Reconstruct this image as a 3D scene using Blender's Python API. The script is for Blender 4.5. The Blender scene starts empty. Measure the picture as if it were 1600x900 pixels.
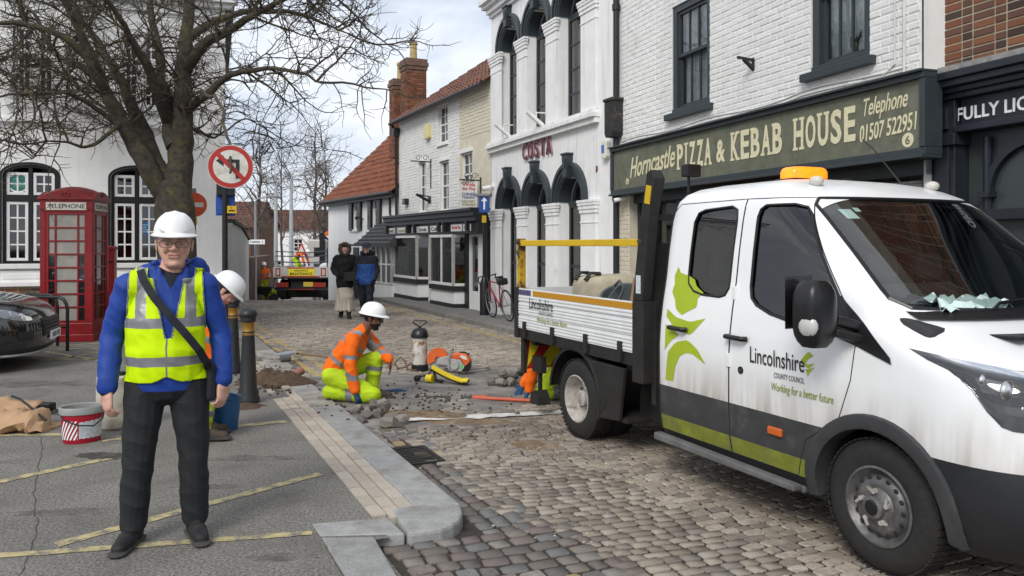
import bpy, bmesh, math, random
import numpy as np
from mathutils import Vector, Matrix, noise
random.seed(7)
R = math.radians
scene = bpy.context.scene
COL = scene.collection
# ------------------------------------------------------------------ camera
HZ = 1.65; F = 1250.0; HY = 380.0
cd = bpy.data.cameras.new('camera'); cam = bpy.data.objects.new('camera', cd); COL.objects.link(cam)
cam.location = (0, 0, HZ); cam.rotation_euler = (R(90), 0, 0)
cd.sensor_width = 36; cd.lens = 36*F/1600; cd.shift_y = (HY-450)/1600
cd.clip_start = 0.05; cd.clip_end = 3000
scene.camera = cam
# ------------------------------------------------------------------ sky + sun
SUN_EL, SUN_AZ = 40, 204          # azimuth measured clockwise from +Y
w = bpy.data.worlds.new('World'); scene.world = w; w.use_nodes = True
nt = w.node_tree; nt.nodes.clear()
N = nt.nodes.new; LK = nt.links.new
out = N('ShaderNodeOutputWorld'); sky = N('ShaderNodeTexSky'); sky.sky_type = 'NISHITA'; sky.sun_disc = False
sky.sun_elevation = R(SUN_EL); sky.sun_rotation = R(SUN_AZ); sky.air_density = 1.2; sky.dust_density = 2
b1 = N('ShaderNodeBackground'); b1.inputs[1].default_value = 0.12; LK(sky.outputs[0], b1.inputs[0])
tc = N('ShaderNodeTexCoord'); mp = N('ShaderNodeMapping'); mp.inputs['Scale'].default_value = (2.2, 2.2, 5.0)
mp.inputs['Location'].default_value = (0.35, 0.2, 0.5)
LK(tc.outputs['Generated'], mp.inputs[0])
n1 = N('ShaderNodeTexNoise'); n1.inputs['Scale'].default_value = 1.7; n1.inputs['Detail'].default_value = 9; n1.inputs['Roughness'].default_value = .56
n1.inputs['Distortion'].default_value = .35
LK(mp.outputs[0], n1.inputs['Vector'])
cr = N('ShaderNodeValToRGB'); e = cr.color_ramp.elements
e[0].position = .36; e[0].color = (.47, .53, .64, 1); e[1].position = .66; e[1].color = (.95, .96, .985, 1)
m_ = cr.color_ramp.elements.new(.5); m_.color = (.68, .73, .81, 1)
LK(n1.outputs[0], cr.inputs[0])
b2 = N('ShaderNodeBackground'); b2.inputs[1].default_value = 0.84; LK(cr.outputs[0], b2.inputs[0])
mx = N('ShaderNodeMixShader'); mx.inputs[0].default_value = .93
LK(b1.outputs[0], mx.inputs[1]); LK(b2.outputs[0], mx.inputs[2]); LK(mx.outputs[0], out.inputs[0])
sl = bpy.data.lights.new('sun', 'SUN'); sl.energy = 1.5; sl.angle = R(24); sl.color = (1, .965, .91)
so = bpy.data.objects.new('sun', sl); COL.objects.link(so)
az = R(SUN_AZ); sd = Vector((math.sin(az)*math.cos(R(SUN_EL)), math.cos(az)*math.cos(R(SUN_EL)), math.sin(R(SUN_EL))))
so.rotation_euler = (-sd).to_track_quat('-Z', 'Y').to_euler(); so.location = sd*60
vs = scene.view_settings; vs.view_transform = 'Standard'; vs.look = 'None'; vs.gamma = 1; vs.exposure = 0.62
try: vs.use_curve_mapping = False
except Exception: pass

# ------------------------------------------------------------------ materials
MATS = {}
def mat(name, col, rough=.65, metal=0, var=.15, scale=6, bump=0, bscale=60, spec=.4, streak=0, rnd=0, attr=False,
        emit=0, dirt=None, dscale=2.5, dlo=.52, dhi=.68, coat=0, zdirt=None, fine=None):
    if name in MATS: return MATS[name]
    m = bpy.data.materials.new(name); m.use_nodes = True; t = m.node_tree
    b = t.nodes['Principled BSDF']; n = t.nodes.new; l = t.links.new
    b.inputs['Roughness'].default_value = rough; b.inputs['Metallic'].default_value = metal
    b.inputs['Specular IOR Level'].default_value = spec; b.inputs['Coat Weight'].default_value = coat
    tcn = n('ShaderNodeTexCoord'); src = None
    rgb = n('ShaderNodeRGB'); rgb.outputs[0].default_value = (*col, 1); src = rgb.outputs[0]
    if attr:
        a = n('ShaderNodeAttribute'); a.attribute_name = 'col'; src = a.outputs['Color']
    def mul(src, fac):
        x = n('ShaderNodeMix'); x.data_type = 'RGBA'; x.blend_type = 'MULTIPLY'; x.inputs[0].default_value = 1
        l(src, x.inputs[6]); l(fac, x.inputs[7]); return x.outputs[2]
    if var:
        no = n('ShaderNodeTexNoise'); no.inputs['Scale'].default_value = scale; no.inputs['Detail'].default_value = 6; no.inputs['Roughness'].default_value = .62
        l(tcn.outputs['Object'], no.inputs['Vector'])
        mr = n('ShaderNodeMapRange'); mr.inputs[1].default_value = .3; mr.inputs[2].default_value = .7
        mr.inputs[3].default_value = 1-var; mr.inputs[4].default_value = 1+var*.6; l(no.outputs[0], mr.inputs[0])
        src = mul(src, mr.outputs[0])
    if fine:
        no = n('ShaderNodeTexNoise'); no.inputs['Scale'].default_value = fine[0]; no.inputs['Detail'].default_value = 3; l(tcn.outputs['Object'], no.inputs['Vector'])
        mr = n('ShaderNodeMapRange'); mr.inputs[1].default_value = .32; mr.inputs[2].default_value = .68; mr.inputs[3].default_value = 1-fine[1]; mr.inputs[4].default_value = 1+fine[1]; l(no.outputs[0], mr.inputs[0]); src = mul(src, mr.outputs[0])
    if streak:
        mpn = n('ShaderNodeMapping'); mpn.inputs['Scale'].default_value = (9, 9, .55); l(tcn.outputs['Object'], mpn.inputs[0])
        no = n('ShaderNodeTexNoise'); no.inputs['Scale'].default_value = 1.0; no.inputs['Detail'].default_value = 7; l(mpn.outputs[0], no.inputs['Vector'])
        mr = n('ShaderNodeMapRange'); mr.inputs[1].default_value = .52; mr.inputs[2].default_value = .75
        mr.inputs[3].default_value = 1; mr.inputs[4].default_value = 1-streak; l(no.outputs[0], mr.inputs[0])
        src = mul(src, mr.outputs[0])
    if rnd:
        oi = n('ShaderNodeObjectInfo'); mr = n('ShaderNodeMapRange'); mr.inputs[3].default_value = 1-rnd; mr.inputs[4].default_value = 1+rnd
        l(oi.outputs['Random'], mr.inputs[0]); src = mul(src, mr.outputs[0])
    if dirt:
        no = n('ShaderNodeTexNoise'); no.inputs['Scale'].default_value = dscale; no.inputs['Detail'].default_value = 8; no.inputs['Roughness'].default_value = .66
        l(tcn.outputs['Object'], no.inputs['Vector'])
        mr = n('ShaderNodeMapRange'); mr.inputs[1].default_value = dlo; mr.inputs[2].default_value = dhi; l(no.outputs[0], mr.inputs[0])
        x = n('ShaderNodeMix'); x.data_type = 'RGBA'; l(mr.outputs[0], x.inputs[0]); l(src, x.inputs[6]); x.inputs[7].default_value = (*dirt, 1); src = x.outputs[2]
    if zdirt:   # (z_low, z_high, colour, amount): splashed road dirt low on a vehicle
        sp = n('ShaderNodeSeparateXYZ'); l(tcn.outputs['Object'], sp.inputs[0])
        mr = n('ShaderNodeMapRange'); mr.inputs[1].default_value = zdirt[0]; mr.inputs[2].default_value = zdirt[1]; mr.inputs[3].default_value = zdirt[3]; mr.inputs[4].default_value = 0
        l(sp.outputs['Z'], mr.inputs[0])
        mpn = n('ShaderNodeMapping'); mpn.inputs['Scale'].default_value = (14, 14, 1.6); l(tcn.outputs['Object'], mpn.inputs[0])
        no = n('ShaderNodeTexNoise'); no.inputs['Scale'].default_value = 1.0; no.inputs['Detail'].default_value = 8; l(mpn.outputs[0], no.inputs['Vector'])
        mu = n('ShaderNodeMath'); mu.operation = 'MULTIPLY'; l(mr.outputs[0], mu.inputs[0])
        m2 = n('ShaderNodeMapRange'); m2.inputs[1].default_value = .3; m2.inputs[2].default_value = .72; m2.inputs[3].default_value = .25; m2.inputs[4].default_value = 1.3; l(no.outputs[0], m2.inputs[0]); l(m2.outputs[0], mu.inputs[1])
        x = n('ShaderNodeMix'); x.data_type = 'RGBA'; l(mu.outputs[0], x.inputs[0]); l(src, x.inputs[6]); x.inputs[7].default_value = (*zdirt[2], 1); src = x.outputs[2]
    l(src, b.inputs['Base Color'])
    if bump:
        no = n('ShaderNodeTexNoise'); no.inputs['Scale'].default_value = bscale; no.inputs['Detail'].default_value = 5
        l(tcn.outputs['Object'], no.inputs['Vector'])
        bp = n('ShaderNodeBump'); bp.inputs['Strength'].default_value = bump; bp.inputs['Distance'].default_value = .01
        l(no.outputs[0], bp.inputs['Height']); l(bp.outputs[0], b.inputs['Normal'])
    if emit:
        b.inputs['Emission Color'].default_value = (*col, 1); b.inputs['Emission Strength'].default_value = emit
    MATS[name] = m; return m

def glass(name, tint=(.75, .8, .8), refl=.10):
    if name in MATS: return MATS[name]
    m = bpy.data.materials.new(name); m.use_nodes = True; t = m.node_tree; t.nodes.clear(); n = t.nodes.new; l = t.links.new
    o = n('ShaderNodeOutputMaterial'); tr = n('ShaderNodeBsdfTransparent'); tr.inputs[0].default_value = (*tint, 1)
    g = n('ShaderNodeBsdfGlossy'); g.inputs['Roughness'].default_value = .02
    fr = n('ShaderNodeFresnel'); fr.inputs[0].default_value = 1.45
    ad = n('ShaderNodeMath'); ad.operation = 'ADD'; ad.inputs[1].default_value = refl; l(fr.outputs[0], ad.inputs[0])
    mxn = n('ShaderNodeMixShader'); l(ad.outputs[0], mxn.inputs[0]); l(tr.outputs[0], mxn.inputs[1]); l(g.outputs[0], mxn.inputs[2]); l(mxn.outputs[0], o.inputs[0])
    MATS[name] = m; return m

G_WIN = glass('window_glass', (.78, .82, .82), .10)
G_CAR = glass('tinted_glass', (.30, .33, .33), .06)
G_SCR = glass('windscreen_glass', (.80, .84, .84), .10)
DKGLASS = mat('dark_glass', (.012, .015, .017), .04, var=0, spec=.7)
BLACK = mat('black_paint', (.018, .019, .021), .45, var=.2)
SATIN = mat('satin_black', (.012, .012, .013), .35, var=.1)
RUBBER = mat('rubber', (.022, .021, .02), .85, var=.3, scale=20, bump=.2)
WHITE = mat('white_paint', (.78, .78, .76), .5, var=.05, streak=.12)
DKGREY = mat('dark_grey_paint', (.035, .045, .05), .45, var=.15, scale=12)
STEEL = mat('galvanised', (.35, .37, .39), .45, .6, var=.15)
GREYPL = mat('grey_plastic', (.22, .23, .24), .6, var=.1)
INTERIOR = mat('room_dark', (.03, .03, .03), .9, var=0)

# ------------------------------------------------------------------ mesh builder
class MB:
    def __init__(s): s.v = []; s.f = []; s.m = []; s.c = []; s.cur = None
    def add(s, vs, fs, mi=0, M=None):
        o = len(s.v)
        if M is not None: vs = [M @ Vector(p) for p in vs]
        s.v += [tuple(p) for p in vs]
        for q in fs: s.f.append([i+o for i in q]); s.m.append(mi); s.c.append(s.cur)
        return s
    def box(s, x0, x1, y0, y1, z0, z1, mi=0, M=None):
        vs = [(x0,y0,z0),(x1,y0,z0),(x1,y1,z0),(x0,y1,z0),(x0,y0,z1),(x1,y0,z1),(x1,y1,z1),(x0,y1,z1)]
        return s.add(vs, [(0,3,2,1),(4,5,6,7),(0,1,5,4),(1,2,6,5),(2,3,7,6),(3,0,4,7)], mi, M)
    def bar(s, p0, p1, wx, wz, mi=0, up=(0,0,1)):
        p0 = Vector(p0); p1 = Vector(p1); d = (p1-p0); L = d.length; d.normalize(); up = Vector(up)
        if abs(d.dot(up)) > .98: up = Vector((0,1,0))
        a = d.cross(up).normalized(); b = a.cross(d).normalized()
        M = Matrix((( a.x,d.x,b.x,p0.x),(a.y,d.y,b.y,p0.y),(a.z,d.z,b.z,p0.z),(0,0,0,1)))
        return s.box(-wx/2, wx/2, 0, L, -wz/2, wz/2, mi, M)
    def tube(s, pts, r, n=8, mi=0, cap=True, ab=(1,1), closed=False):
        pts = [Vector(p) for p in pts]; k = len(pts)
        rs = r if isinstance(r, (list, tuple)) else [r]*k
        vs = []; fs = []; ref = None
        for i, p in enumerate(pts):
            if closed: d = pts[(i+1) % k]-pts[i-1]
            else: d = (pts[min(i+1, k-1)]-pts[max(i-1, 0)])
            if d.length < 1e-9: d = Vector((0,0,1))
            d.normalize()
            if ref is None: ref = Vector((0,0,1)) if abs(d.z) < .9 else Vector((1,0,0))
            a = d.cross(ref)
            if a.length < 1e-6: a = d.orthogonal()
            a.normalize(); b = a.cross(d).normalized(); ref = b
            for j in range(n):
                t = 2*math.pi*j/n; vs.append(p + a*(math.cos(t)*rs[i]*ab[0]) + b*(math.sin(t)*rs[i]*ab[1]))
        for i in range(k if closed else k-1):
            i2 = (i+1) % k
            for j in range(n): fs.append((i*n+j, i*n+(j+1)%n, i2*n+(j+1)%n, i2*n+j))
        if cap and not closed:
            fs.append(tuple(reversed(range(n)))); fs.append(tuple(range((k-1)*n, k*n)))
        return s.add(vs, fs, mi)
    def cyl(s, p0, p1, r0, r1=None, n=14, mi=0): return s.tube([p0, p1], [r0, r0 if r1 is None else r1], n, mi)
    def lathe(s, prof, n=20, mi=0, M=None, sx=1, sy=1, cap=True):
        vs = []; fs = []; k = len(prof)
        for r, z in prof:
            for j in range(n):
                t = 2*math.pi*j/n; vs.append((r*math.cos(t)*sx, r*math.sin(t)*sy, z))
        for i in range(k-1):
            for j in range(n): fs.append((i*n+j, i*n+(j+1)%n, (i+1)*n+(j+1)%n, (i+1)*n+j))
        if cap and prof[0][0] > 1e-5: fs.append(tuple(reversed(range(n))))
        if cap and prof[-1][0] > 1e-5: fs.append(tuple(range((k-1)*n, k*n)))
        return s.add(vs, fs, mi, M)
    def prism(s, poly, y0, y1, mi=0, M=None):      # poly of (x,z), extruded along y
        k = len(poly); vs = [(p[0], y0, p[1]) for p in poly]+[(p[0], y1, p[1]) for p in poly]
        fs = [tuple(range(k)), tuple(reversed(range(k, 2*k)))]+[(i, i+k, (i+1)%k+k, (i+1)%k) for i in range(k)]
        return s.add(vs, fs, mi, M)
    def slab(s, poly, z0, z1, mi=0, M=None):       # poly of (x,y) CCW
        k = len(poly); vs = [(p[0], p[1], z0) for p in poly]+[(p[0], p[1], z1) for p in poly]
        fs = [tuple(reversed(range(k))), tuple(range(k, 2*k))]+[(i, (i+1)%k, (i+1)%k+k, i+k) for i in range(k)]
        return s.add(vs, fs, mi, M)
    def ball(s, c, r, nu=14, nv=9, mi=0, M=None):
        if not isinstance(r, (list, tuple)): r = (r, r, r)
        prof = [(math.sin(math.pi*i/nv), -math.cos(math.pi*i/nv)) for i in range(nv+1)]
        prof[0] = (1e-4, -1); prof[-1] = (1e-4, 1)
        MM = Matrix.Translation(c) @ Matrix.Diagonal((*r, 1))
        if M is not None: MM = M @ MM
        return s.lathe(prof, nu, mi, MM)
    def build(s, name, mats, parent=None, smooth=None, bevel=0, kind=None, loc=None):
        if not isinstance(mats, (list, tuple)): mats = [mats]
        me = bpy.data.meshes.new(name); me.from_pydata(s.v, [], s.f)
        for m in mats: me.materials.append(m)
        if len(mats) > 1: me.polygons.foreach_set('material_index', s.m)
        if any(c is not None for c in s.c):
            a = me.color_attributes.new('col', 'FLOAT_COLOR', 'CORNER'); arr = []
            for c, f in zip(s.c, s.f): arr += list((*(c or (.5,.5,.5)), 1))*len(f)
            a.data.foreach_set('color', arr)
        me.validate(); me.update()
        if smooth is not None: me.shade_smooth(); me.set_sharp_from_angle(angle=R(smooth))
        o = bpy.data.objects.new(name, me); COL.objects.link(o)
        if parent is not None: o.parent = parent
        if loc is not None: o.location = loc
        if bevel:
            b = o.modifiers.new('bevel', 'BEVEL'); b.width = bevel; b.segments = 2; b.limit_method = 'ANGLE'; b.angle_limit = R(35)
        if kind: o['kind'] = kind
        return o

def tag(o, label, cat, group=None):
    o['label'] = label; o['category'] = cat
    if group: o['group'] = group
    return o
def thing(name, label, cat, loc=(0,0,0), rz=0, group=None):
    o = bpy.data.objects.new(name, None); COL.objects.link(o); o.empty_display_size = .2
    o.location = loc; o.rotation_euler = (0, 0, rz); return tag(o, label, cat, group)
def struct(o): o['kind'] = 'structure'; return o
def copy_tree(o, parent=None):
    c = o.copy(); COL.objects.link(c); c.parent = parent
    for ch in list(o.children): copy_tree(ch, c)
    return c
def P(x, y, Y):                                    # point of the picture at depth Y
    return Vector(((x-800)/F*Y, Y, HZ-(y-HY)/F*Y))
def PG(x, y, z=0.0):                               # point of the picture lying on the ground at height z
    return P(x, y, (HZ-z)*F/(y-HY))

# ------------------------------------------------------------------ text
FONT_CACHE = {}
def text_mesh(sx, ext=.004, bold=0, shear=0, spacing=1.0):
    key = (sx, ext, bold, shear, spacing)
    if key in FONT_CACHE: return FONT_CACHE[key]
    cu = bpy.data.curves.new('lettering', 'FONT'); cu.body = sx; cu.size = 1; cu.extrude = ext; cu.offset = bold; cu.shear = shear
    cu.space_character = spacing; cu.resolution_u = 3
    ob = bpy.data.objects.new('lettering', cu); me = bpy.data.meshes.new_from_object(ob)
    bpy.data.objects.remove(ob); FONT_CACHE[key] = me; return me
def text_fit(sx, parent, x0, x1, z0, z1, y, m, name='lettering', bold=0, shear=0, depth=.004, slope=0, spacing=1.0, serif=False):
    """flat lettering in a facade frame: x along, z up, facing -y; fitted to a box"""
    src = text_mesh(sx, .5, bold, shear, spacing)
    n = len(src.vertices); a = np.empty(n*3); src.vertices.foreach_get('co', a); a = a.reshape(-1, 3)
    mn = a.min(0); mx2 = a.max(0)
    u = (a[:, 0]-mn[0])/(mx2[0]-mn[0]); v = (a[:, 1]-mn[1])/(mx2[1]-mn[1]); d = (a[:, 2]-mn[2])/(mx2[2]-mn[2]+1e-9)
    me = src.copy(); me.name = name
    co = np.stack([x0+u*(x1-x0), y-d*depth, z0+v*(z1-z0)+slope*(u*(x1-x0))], 1)
    me.vertices.foreach_set('co', co.ravel()); me.update(); me.materials.clear(); me.materials.append(m)
    o = bpy.data.objects.new(name, me); COL.objects.link(o); o.parent = parent; return o

# ------------------------------------------------------------------ street frame
SU = Vector((-.419, .908)); NU = Vector((.908, .419))
def SN(s, n): return (SU.x*s+NU.x*n, SU.y*s+NU.y*n)
def toSN(X, Y): return (SU.x*X+SU.y*Y, NU.x*X+NU.y*Y)
def sst(a, b, x):
    t = max(0, min(1, (x-a)/(b-a))); return t*t*(3-2*t)
def fall(Y): return 0 if Y < 24.5 else (-.0704*(min(Y, 62)-24.5))
def road_z(X, Y):
    s, n = toSN(X, Y)
    return -.10+.07*sst(6.8, 8.0, s)*(1-sst(2.4, 4.2, n))*(1-sst(11, 14, s)) + fall(Y) + .03*(1-sst(1.9, 3.0, n))*(1-sst(6.8, 8.0, s)) + .035*(1-sst(1.25, 1.9, n))*(1-sst(4.15, 4.6, s))

# facade frames -------------------------------------------------------
class Fac:
    def __init__(s, name, label, cat, p0, p1, z0=0, group=None):
        s.p0 = Vector(p0); s.p1 = Vector(p1); d = s.p1-s.p0; s.L = d.length; s.u = d/s.L; s.z0 = z0
        s.n = Vector((-s.u.y, s.u.x))           # into the building
        s.o = thing(name, label, cat, (p0[0], p0[1], z0), math.atan2(d.y, d.x), group)
    def px(s, x, y, off=0):                      # picture point on the facade plane (off = into the building)
        k = (x-800)/F; q = s.p0+s.n*off
        # ray (k*Y, Y): solve dot((kY-qx, Y-qy), n)=0
        Y = (q.x*s.n.x+q.y*s.n.y)/(k*s.n.x+s.n.y); X = k*Y
        lx = (X-q.x)*s.u.x+(Y-q.y)*s.u.y
        return lx, HZ-(y-HY)/F*Y-s.z0
    def w(s, lx, ly, lz=0): return Vector((s.p0.x+s.u.x*lx+s.n.x*ly, s.p0.y+s.u.y*lx+s.n.y*ly, s.z0+lz))

def arch_pts(cx, z, r, n=14, rz=None):
    rz = rz or r
    return [(cx-r*math.cos(math.pi*i/n), z+rz*math.sin(math.pi*i/n)) for i in range(n+1)]
def wall(mb, x0, x1, z0, z1, ops, depth=.18, y=0, mi=0, mr=None):
    """front wall sheet with openings (xa,xb,za,zb[,spring]) and reveals"""
    mr = mi if mr is None else mr
    xs = sorted({x0, x1, *[o[0] for o in ops], *[o[1] for o in ops]}); zs = sorted({z0, z1, *[o[2] for o in ops], *[o[3] for o in ops]})
    for a, b in zip(xs, xs[1:]):
        for c, d in zip(zs, zs[1:]):
            mx_, mz_ = (a+b)/2, (c+d)/2
            if mx_ < x0 or mx_ > x1 or mz_ < z0 or mz_ > z1: continue
            if any(o[0] < mx_ < o[1] and o[2] < mz_ < o[3] for o in ops): continue
            mb.add([(a,y,c),(b,y,c),(b,y,d),(a,y,d)], [(0,1,2,3)], mi)
    for o in ops:
        a, b, c, d = o[:4]; sp = o[4] if len(o) > 4 else d; Y2 = y+depth
        mb.add([(a,y,c),(a,y,sp),(a,Y2,sp),(a,Y2,c)], [(0,1,2,3)], mr)
        mb.add([(b,y,c),(b,Y2,c),(b,Y2,sp),(b,y,sp)], [(0,1,2,3)], mr)
        mb.add([(a,y,c),(a,Y2,c),(b,Y2,c),(b,y,c)], [(0,1,2,3)], mr)
        if len(o) > 4:
            ap = arch_pts((a+b)/2, sp, (b-a)/2, 14, d-sp); h = len(ap)//2
            mb.add([(a,y,d)]+[(p[0],y,p[1]) for p in ap[:h+1]], [tuple(reversed(range(h+2)))], mi)
            mb.add([(b,y,d)]+[(p[0],y,p[1]) for p in ap[h:]], [tuple(reversed(range(h+2)))], mi)
            for p, q in zip(ap, ap[1:]): mb.add([(p[0],y,p[1]),(q[0],y,q[1]),(q[0],Y2,q[1]),(p[0],Y2,p[1])], [(0,1,2,3)], mr)
        else:
            mb.add([(a,y,d),(b,y,d),(b,Y2,d),(a,Y2,d)], [(0,1,2,3)], mr)
def window(parent, x0, x1, z0, z1, y, nx, nz, fm, gm=None, fw=.05, bw=.022, name='window', mid=None, inset=.03, back=None, panes=True, arch=None):
    """frame with glazing bars (part) and its panes (sub-parts); optional room behind it"""
    gm = gm or G_WIN; b = MB(); t = .05
    b.box(x0, x0+fw, y, y+t, z0, z1); b.box(x1-fw, x1, y, y+t, z0, z1)
    b.box(x0+fw, x1-fw, y+.001, y+t, z0, z0+fw); b.box(x0+fw, x1-fw, y+.001, y+t, z1-fw, z1)
    ix0, ix1, iz0, iz1 = x0+fw, x1-fw, z0+fw, z1-fw
    xs = [ix0+(ix1-ix0)*i/nx for i in range(nx+1)]; zs = [iz0+(iz1-iz0)*i/nz for i in range(nz+1)]
    for x in xs[1:-1]: b.box(x-bw/2, x+bw/2, y+.012, y+.04, iz0, iz1)
    for i, z in enumerate(zs[1:-1]):
        h = bw*1.9 if mid == i+1 else bw
        b.box(ix0, ix1, y+(.004 if mid == i+1 else .014), y+.038, z-h/2, z+h/2)
    w_ = b.build(name, fm, parent)
    if panes:
        for i in range(nx):
            for j in range(nz):
                p = MB(); a0, a1, c0, c1 = xs[i], xs[i+1], zs[j], zs[j+1]; tl = random.uniform(-.003, .003)
                p.add([(a0,y+inset,c0),(a1,y+inset+tl,c0),(a1,y+inset+tl,c1),(a0,y+inset,c1)], [(0,1,2,3)]); p.build('pane', gm, w_)
    else:
        p = MB(); p.add([(ix0,y+inset,iz0),(ix1,y+inset,iz0),(ix1,y+inset,iz1),(ix0,y+inset,iz1)], [(0,1,2,3)]); p.build('pane', gm, w_)
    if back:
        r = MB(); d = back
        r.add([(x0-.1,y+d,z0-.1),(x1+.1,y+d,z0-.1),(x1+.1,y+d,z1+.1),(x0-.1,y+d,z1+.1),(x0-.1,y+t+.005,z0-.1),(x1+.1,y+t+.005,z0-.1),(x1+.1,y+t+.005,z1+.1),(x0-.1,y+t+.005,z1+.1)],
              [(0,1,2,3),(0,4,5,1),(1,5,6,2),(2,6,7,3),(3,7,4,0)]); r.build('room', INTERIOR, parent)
    return w_
# unit brick with chamfered front (front at y=0 .. -1 proud), x,z in -.5...5
def brick_mesh(name, m, ch=.06, chz=.12, jit=0):
    b = MB(); X = .5; j = lambda: random.uniform(-jit, jit)
    vs = [(-X,0,-X),(X,0,-X),(X,0,X),(-X,0,X)]+[(-X+ch+j(),-1,-X+chz+j()),(X-ch+j(),-1,-X+chz+j()),(X-ch+j(),-1,X-chz+j()),(-X+ch+j(),-1,X-chz+j())]
    b.add(vs, [(4,5,6,7),(0,1,5,4),(1,2,6,5),(2,3,7,6),(3,0,4,7)])
    o = b.build(name, m); me = o.data; bpy.data.objects.remove(o); return me
def brick_field(parent, cells, meshes, stuffmat, proud=.008, y=0, limit=300, camdist=None, name='brick', cols=None):
    """cells: (x0,x1,z0,z1); the largest in view are single objects, the rest one part"""
    if camdist: cells = sorted(cells, key=camdist)
    for c in cells[:limit]:
        o = bpy.data.objects.new(name, random.choice(meshes)); COL.objects.link(o); o.parent = parent
        o.location = ((c[0]+c[1])/2, y, (c[2]+c[3])/2); o.scale = (c[1]-c[0], proud*random.uniform(.55, 1.3), c[3]-c[2])
    rest = cells[limit:]
    if rest:
        b = MB()
        for c in rest:
            if cols: b.cur = random.choice(cols)
            me = random.choice(meshes); sx, sz, py = c[1]-c[0], c[3]-c[2], proud*random.uniform(.55, 1.3)
            b.add([((c[0]+c[1])/2+v.co.x*sx, y+v.co.y*py, (c[2]+c[3])/2+v.co.z*sz) for v in me.vertices], [tuple(p.vertices) for p in me.polygons])
        b.build(name+'_courses', stuffmat, parent, kind='stuff')
def brick_cells(x0, x1, z0, z1, holes, bl=.225, bh=.075, j=.008, flemish=False):
    out = []; r = 0; z = z0
    while z+bh*.6 < z1:
        x = x0-(bl/2 if r % 2 else 0)-(0 if not flemish else .03); k = r % 2
        zt = min(z+bh-j, z1)
        while x < x1:
            L = bl if not flemish or k % 2 == 0 else bl/2
            L *= 1
            a, b = max(x, x0), min(x+L-j, x1); k += 1
            if b-a > .02:
                segs = [(a, b)]
                for h in holes:
                    if zt > h[2] and z < h[3]:
                        ns = []
                        for p, q in segs:
                            if q <= h[0] or p >= h[1]: ns.append((p, q))
                            else:
                                if h[0]-p > .02: ns.append((p, h[0]))
                                if q-h[1] > .02: ns.append((h[1], q))
                        segs = ns
                out += [(p, q, z, zt) for p, q in segs]
            x += L
        z += bh; r += 1
    return out
# ================================================================== GROUND
ASPH = mat('asphalt', (.192, .181, .161), .9, var=.22, scale=1.6, bump=1.0, bscale=140, dirt=(.115, .106, .093), dscale=2.6, dlo=.53, dhi=.78, fine=(60, .5))
BED = mat('joint_grit', (.046, .038, .030), .95, var=.5, scale=14, bump=.5, bscale=90)
def grid(mb, s0, s1, n0, n1, ds, dn, zf, mi=0):
    ns = max(1, round((s1-s0)/ds)); nn = max(1, round((n1-n0)/dn)); vs = []
    for i in range(ns+1):
        for j in range(nn+1):
            X, Y = SN(s0+(s1-s0)*i/ns, n0+(n1-n0)*j/nn); vs.append((X, Y, zf(X, Y)))
    fs = [(i*(nn+1)+j, (i+1)*(nn+1)+j, (i+1)*(nn+1)+j+1, i*(nn+1)+j+1) for i in range(ns) for j in range(nn)]
    mb.add(vs, [tuple(reversed(f)) for f in fs], mi)
b = MB()
ys = [-300, 24.5, 62, 2500]
for a, c in zip(ys, ys[1:]): b.add([(-2000,a,-.19+fall(a)),(2000,a,-.19+fall(a)),(2000,c,-.19+fall(c)),(-2000,c,-.19+fall(c))], [(0,1,2,3)])
struct(b.build('ground', ASPH))
b = MB(); zf = lambda X, Y: fall(Y)
grid(b, -12, 4.36, -40, .9, 1, 1, zf); grid(b, 4.36, 8.14, -40, 1.25, 1, 1, zf); grid(b, 8.14, 40, -40, 1.25, .8, 1, zf); grid(b, 17.44, 40, 1.25, 1.8, .8, .3, zf); grid(b, 8.14, 17.44, 1.25, 1.545, .8, .3, lambda X, Y: fall(Y)-.03)
grid(b, -8, 4.45, .9, 1.185, .8, .3, lambda X, Y: -.03)
PLAZA = struct(b.build('plaza_paving', ASPH))
b = MB(); grid(b, -8, 30, .9, 6.6, .4, .3, lambda X, Y: road_z(X, Y)-.0075)
ROAD = struct(b.build('road', BED))
PAVE = mat('right_pavement_slabs', (.19, .18, .165), .85, var=.25, scale=4, bump=.3, bscale=80)
b = MB(); grid(b, 3, 27, 6.45, 9.0, .8, .6, lambda X, Y: fall(Y)); grid(b, -6, 3, 6.45, 9.0, .8, .6, lambda X, Y: 0)
RPAV = struct(b.build('right_pavement', PAVE))
GRAN = mat('granite', (.30, .30, .29), .75, var=.2, scale=9, bump=.5, bscale=160, rnd=.08, dirt=(.17, .15, .125), dscale=3.5, dlo=.5, dhi=.74, fine=(190,.28))
GRAND = mat('granite_dusty', (.34, .325, .295), .8, var=.25, scale=6, bump=.35, bscale=200, dirt=(.17, .12, .08), dscale=2.6, dlo=.5, dhi=.68)
KERBR = mat('kerb_concrete', (.20, .19, .17), .85, var=.25, scale=7, bump=.3, bscale=120, rnd=.1)
def stone(poly, z0, z1, m, name='kerb_stone', parent=PLAZA, bev=.012, seg=2):
    b = MB(); b.slab(poly, z0, z1); o = b.build(name, m, parent, bevel=bev); return o
G = .004
cuts = [4.72, 5.57, 6.86, 8.14]
for a, c in zip(cuts, cuts[1:]): stone([SN(a+G,1.545), SN(c-G,1.545), SN(c-G,1.82), SN(a+G,1.82)][::-1], -.25, .004+random.uniform(0,.003), GRAN)
cp = [PG(*q) for q in ((611,797),(643,792),(716,789.5),(721,795),(723,803),(719,813),(708,822),(690,829),(664,833.5),(638,837))]
stone([(p.x, p.y) for p in cp][::-1], -.25, .012, GRAN, bev=.02)
cp = [PG(*q) for q in ((487,819),(606,809.5),(633,835),(500,838.5))]
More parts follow.
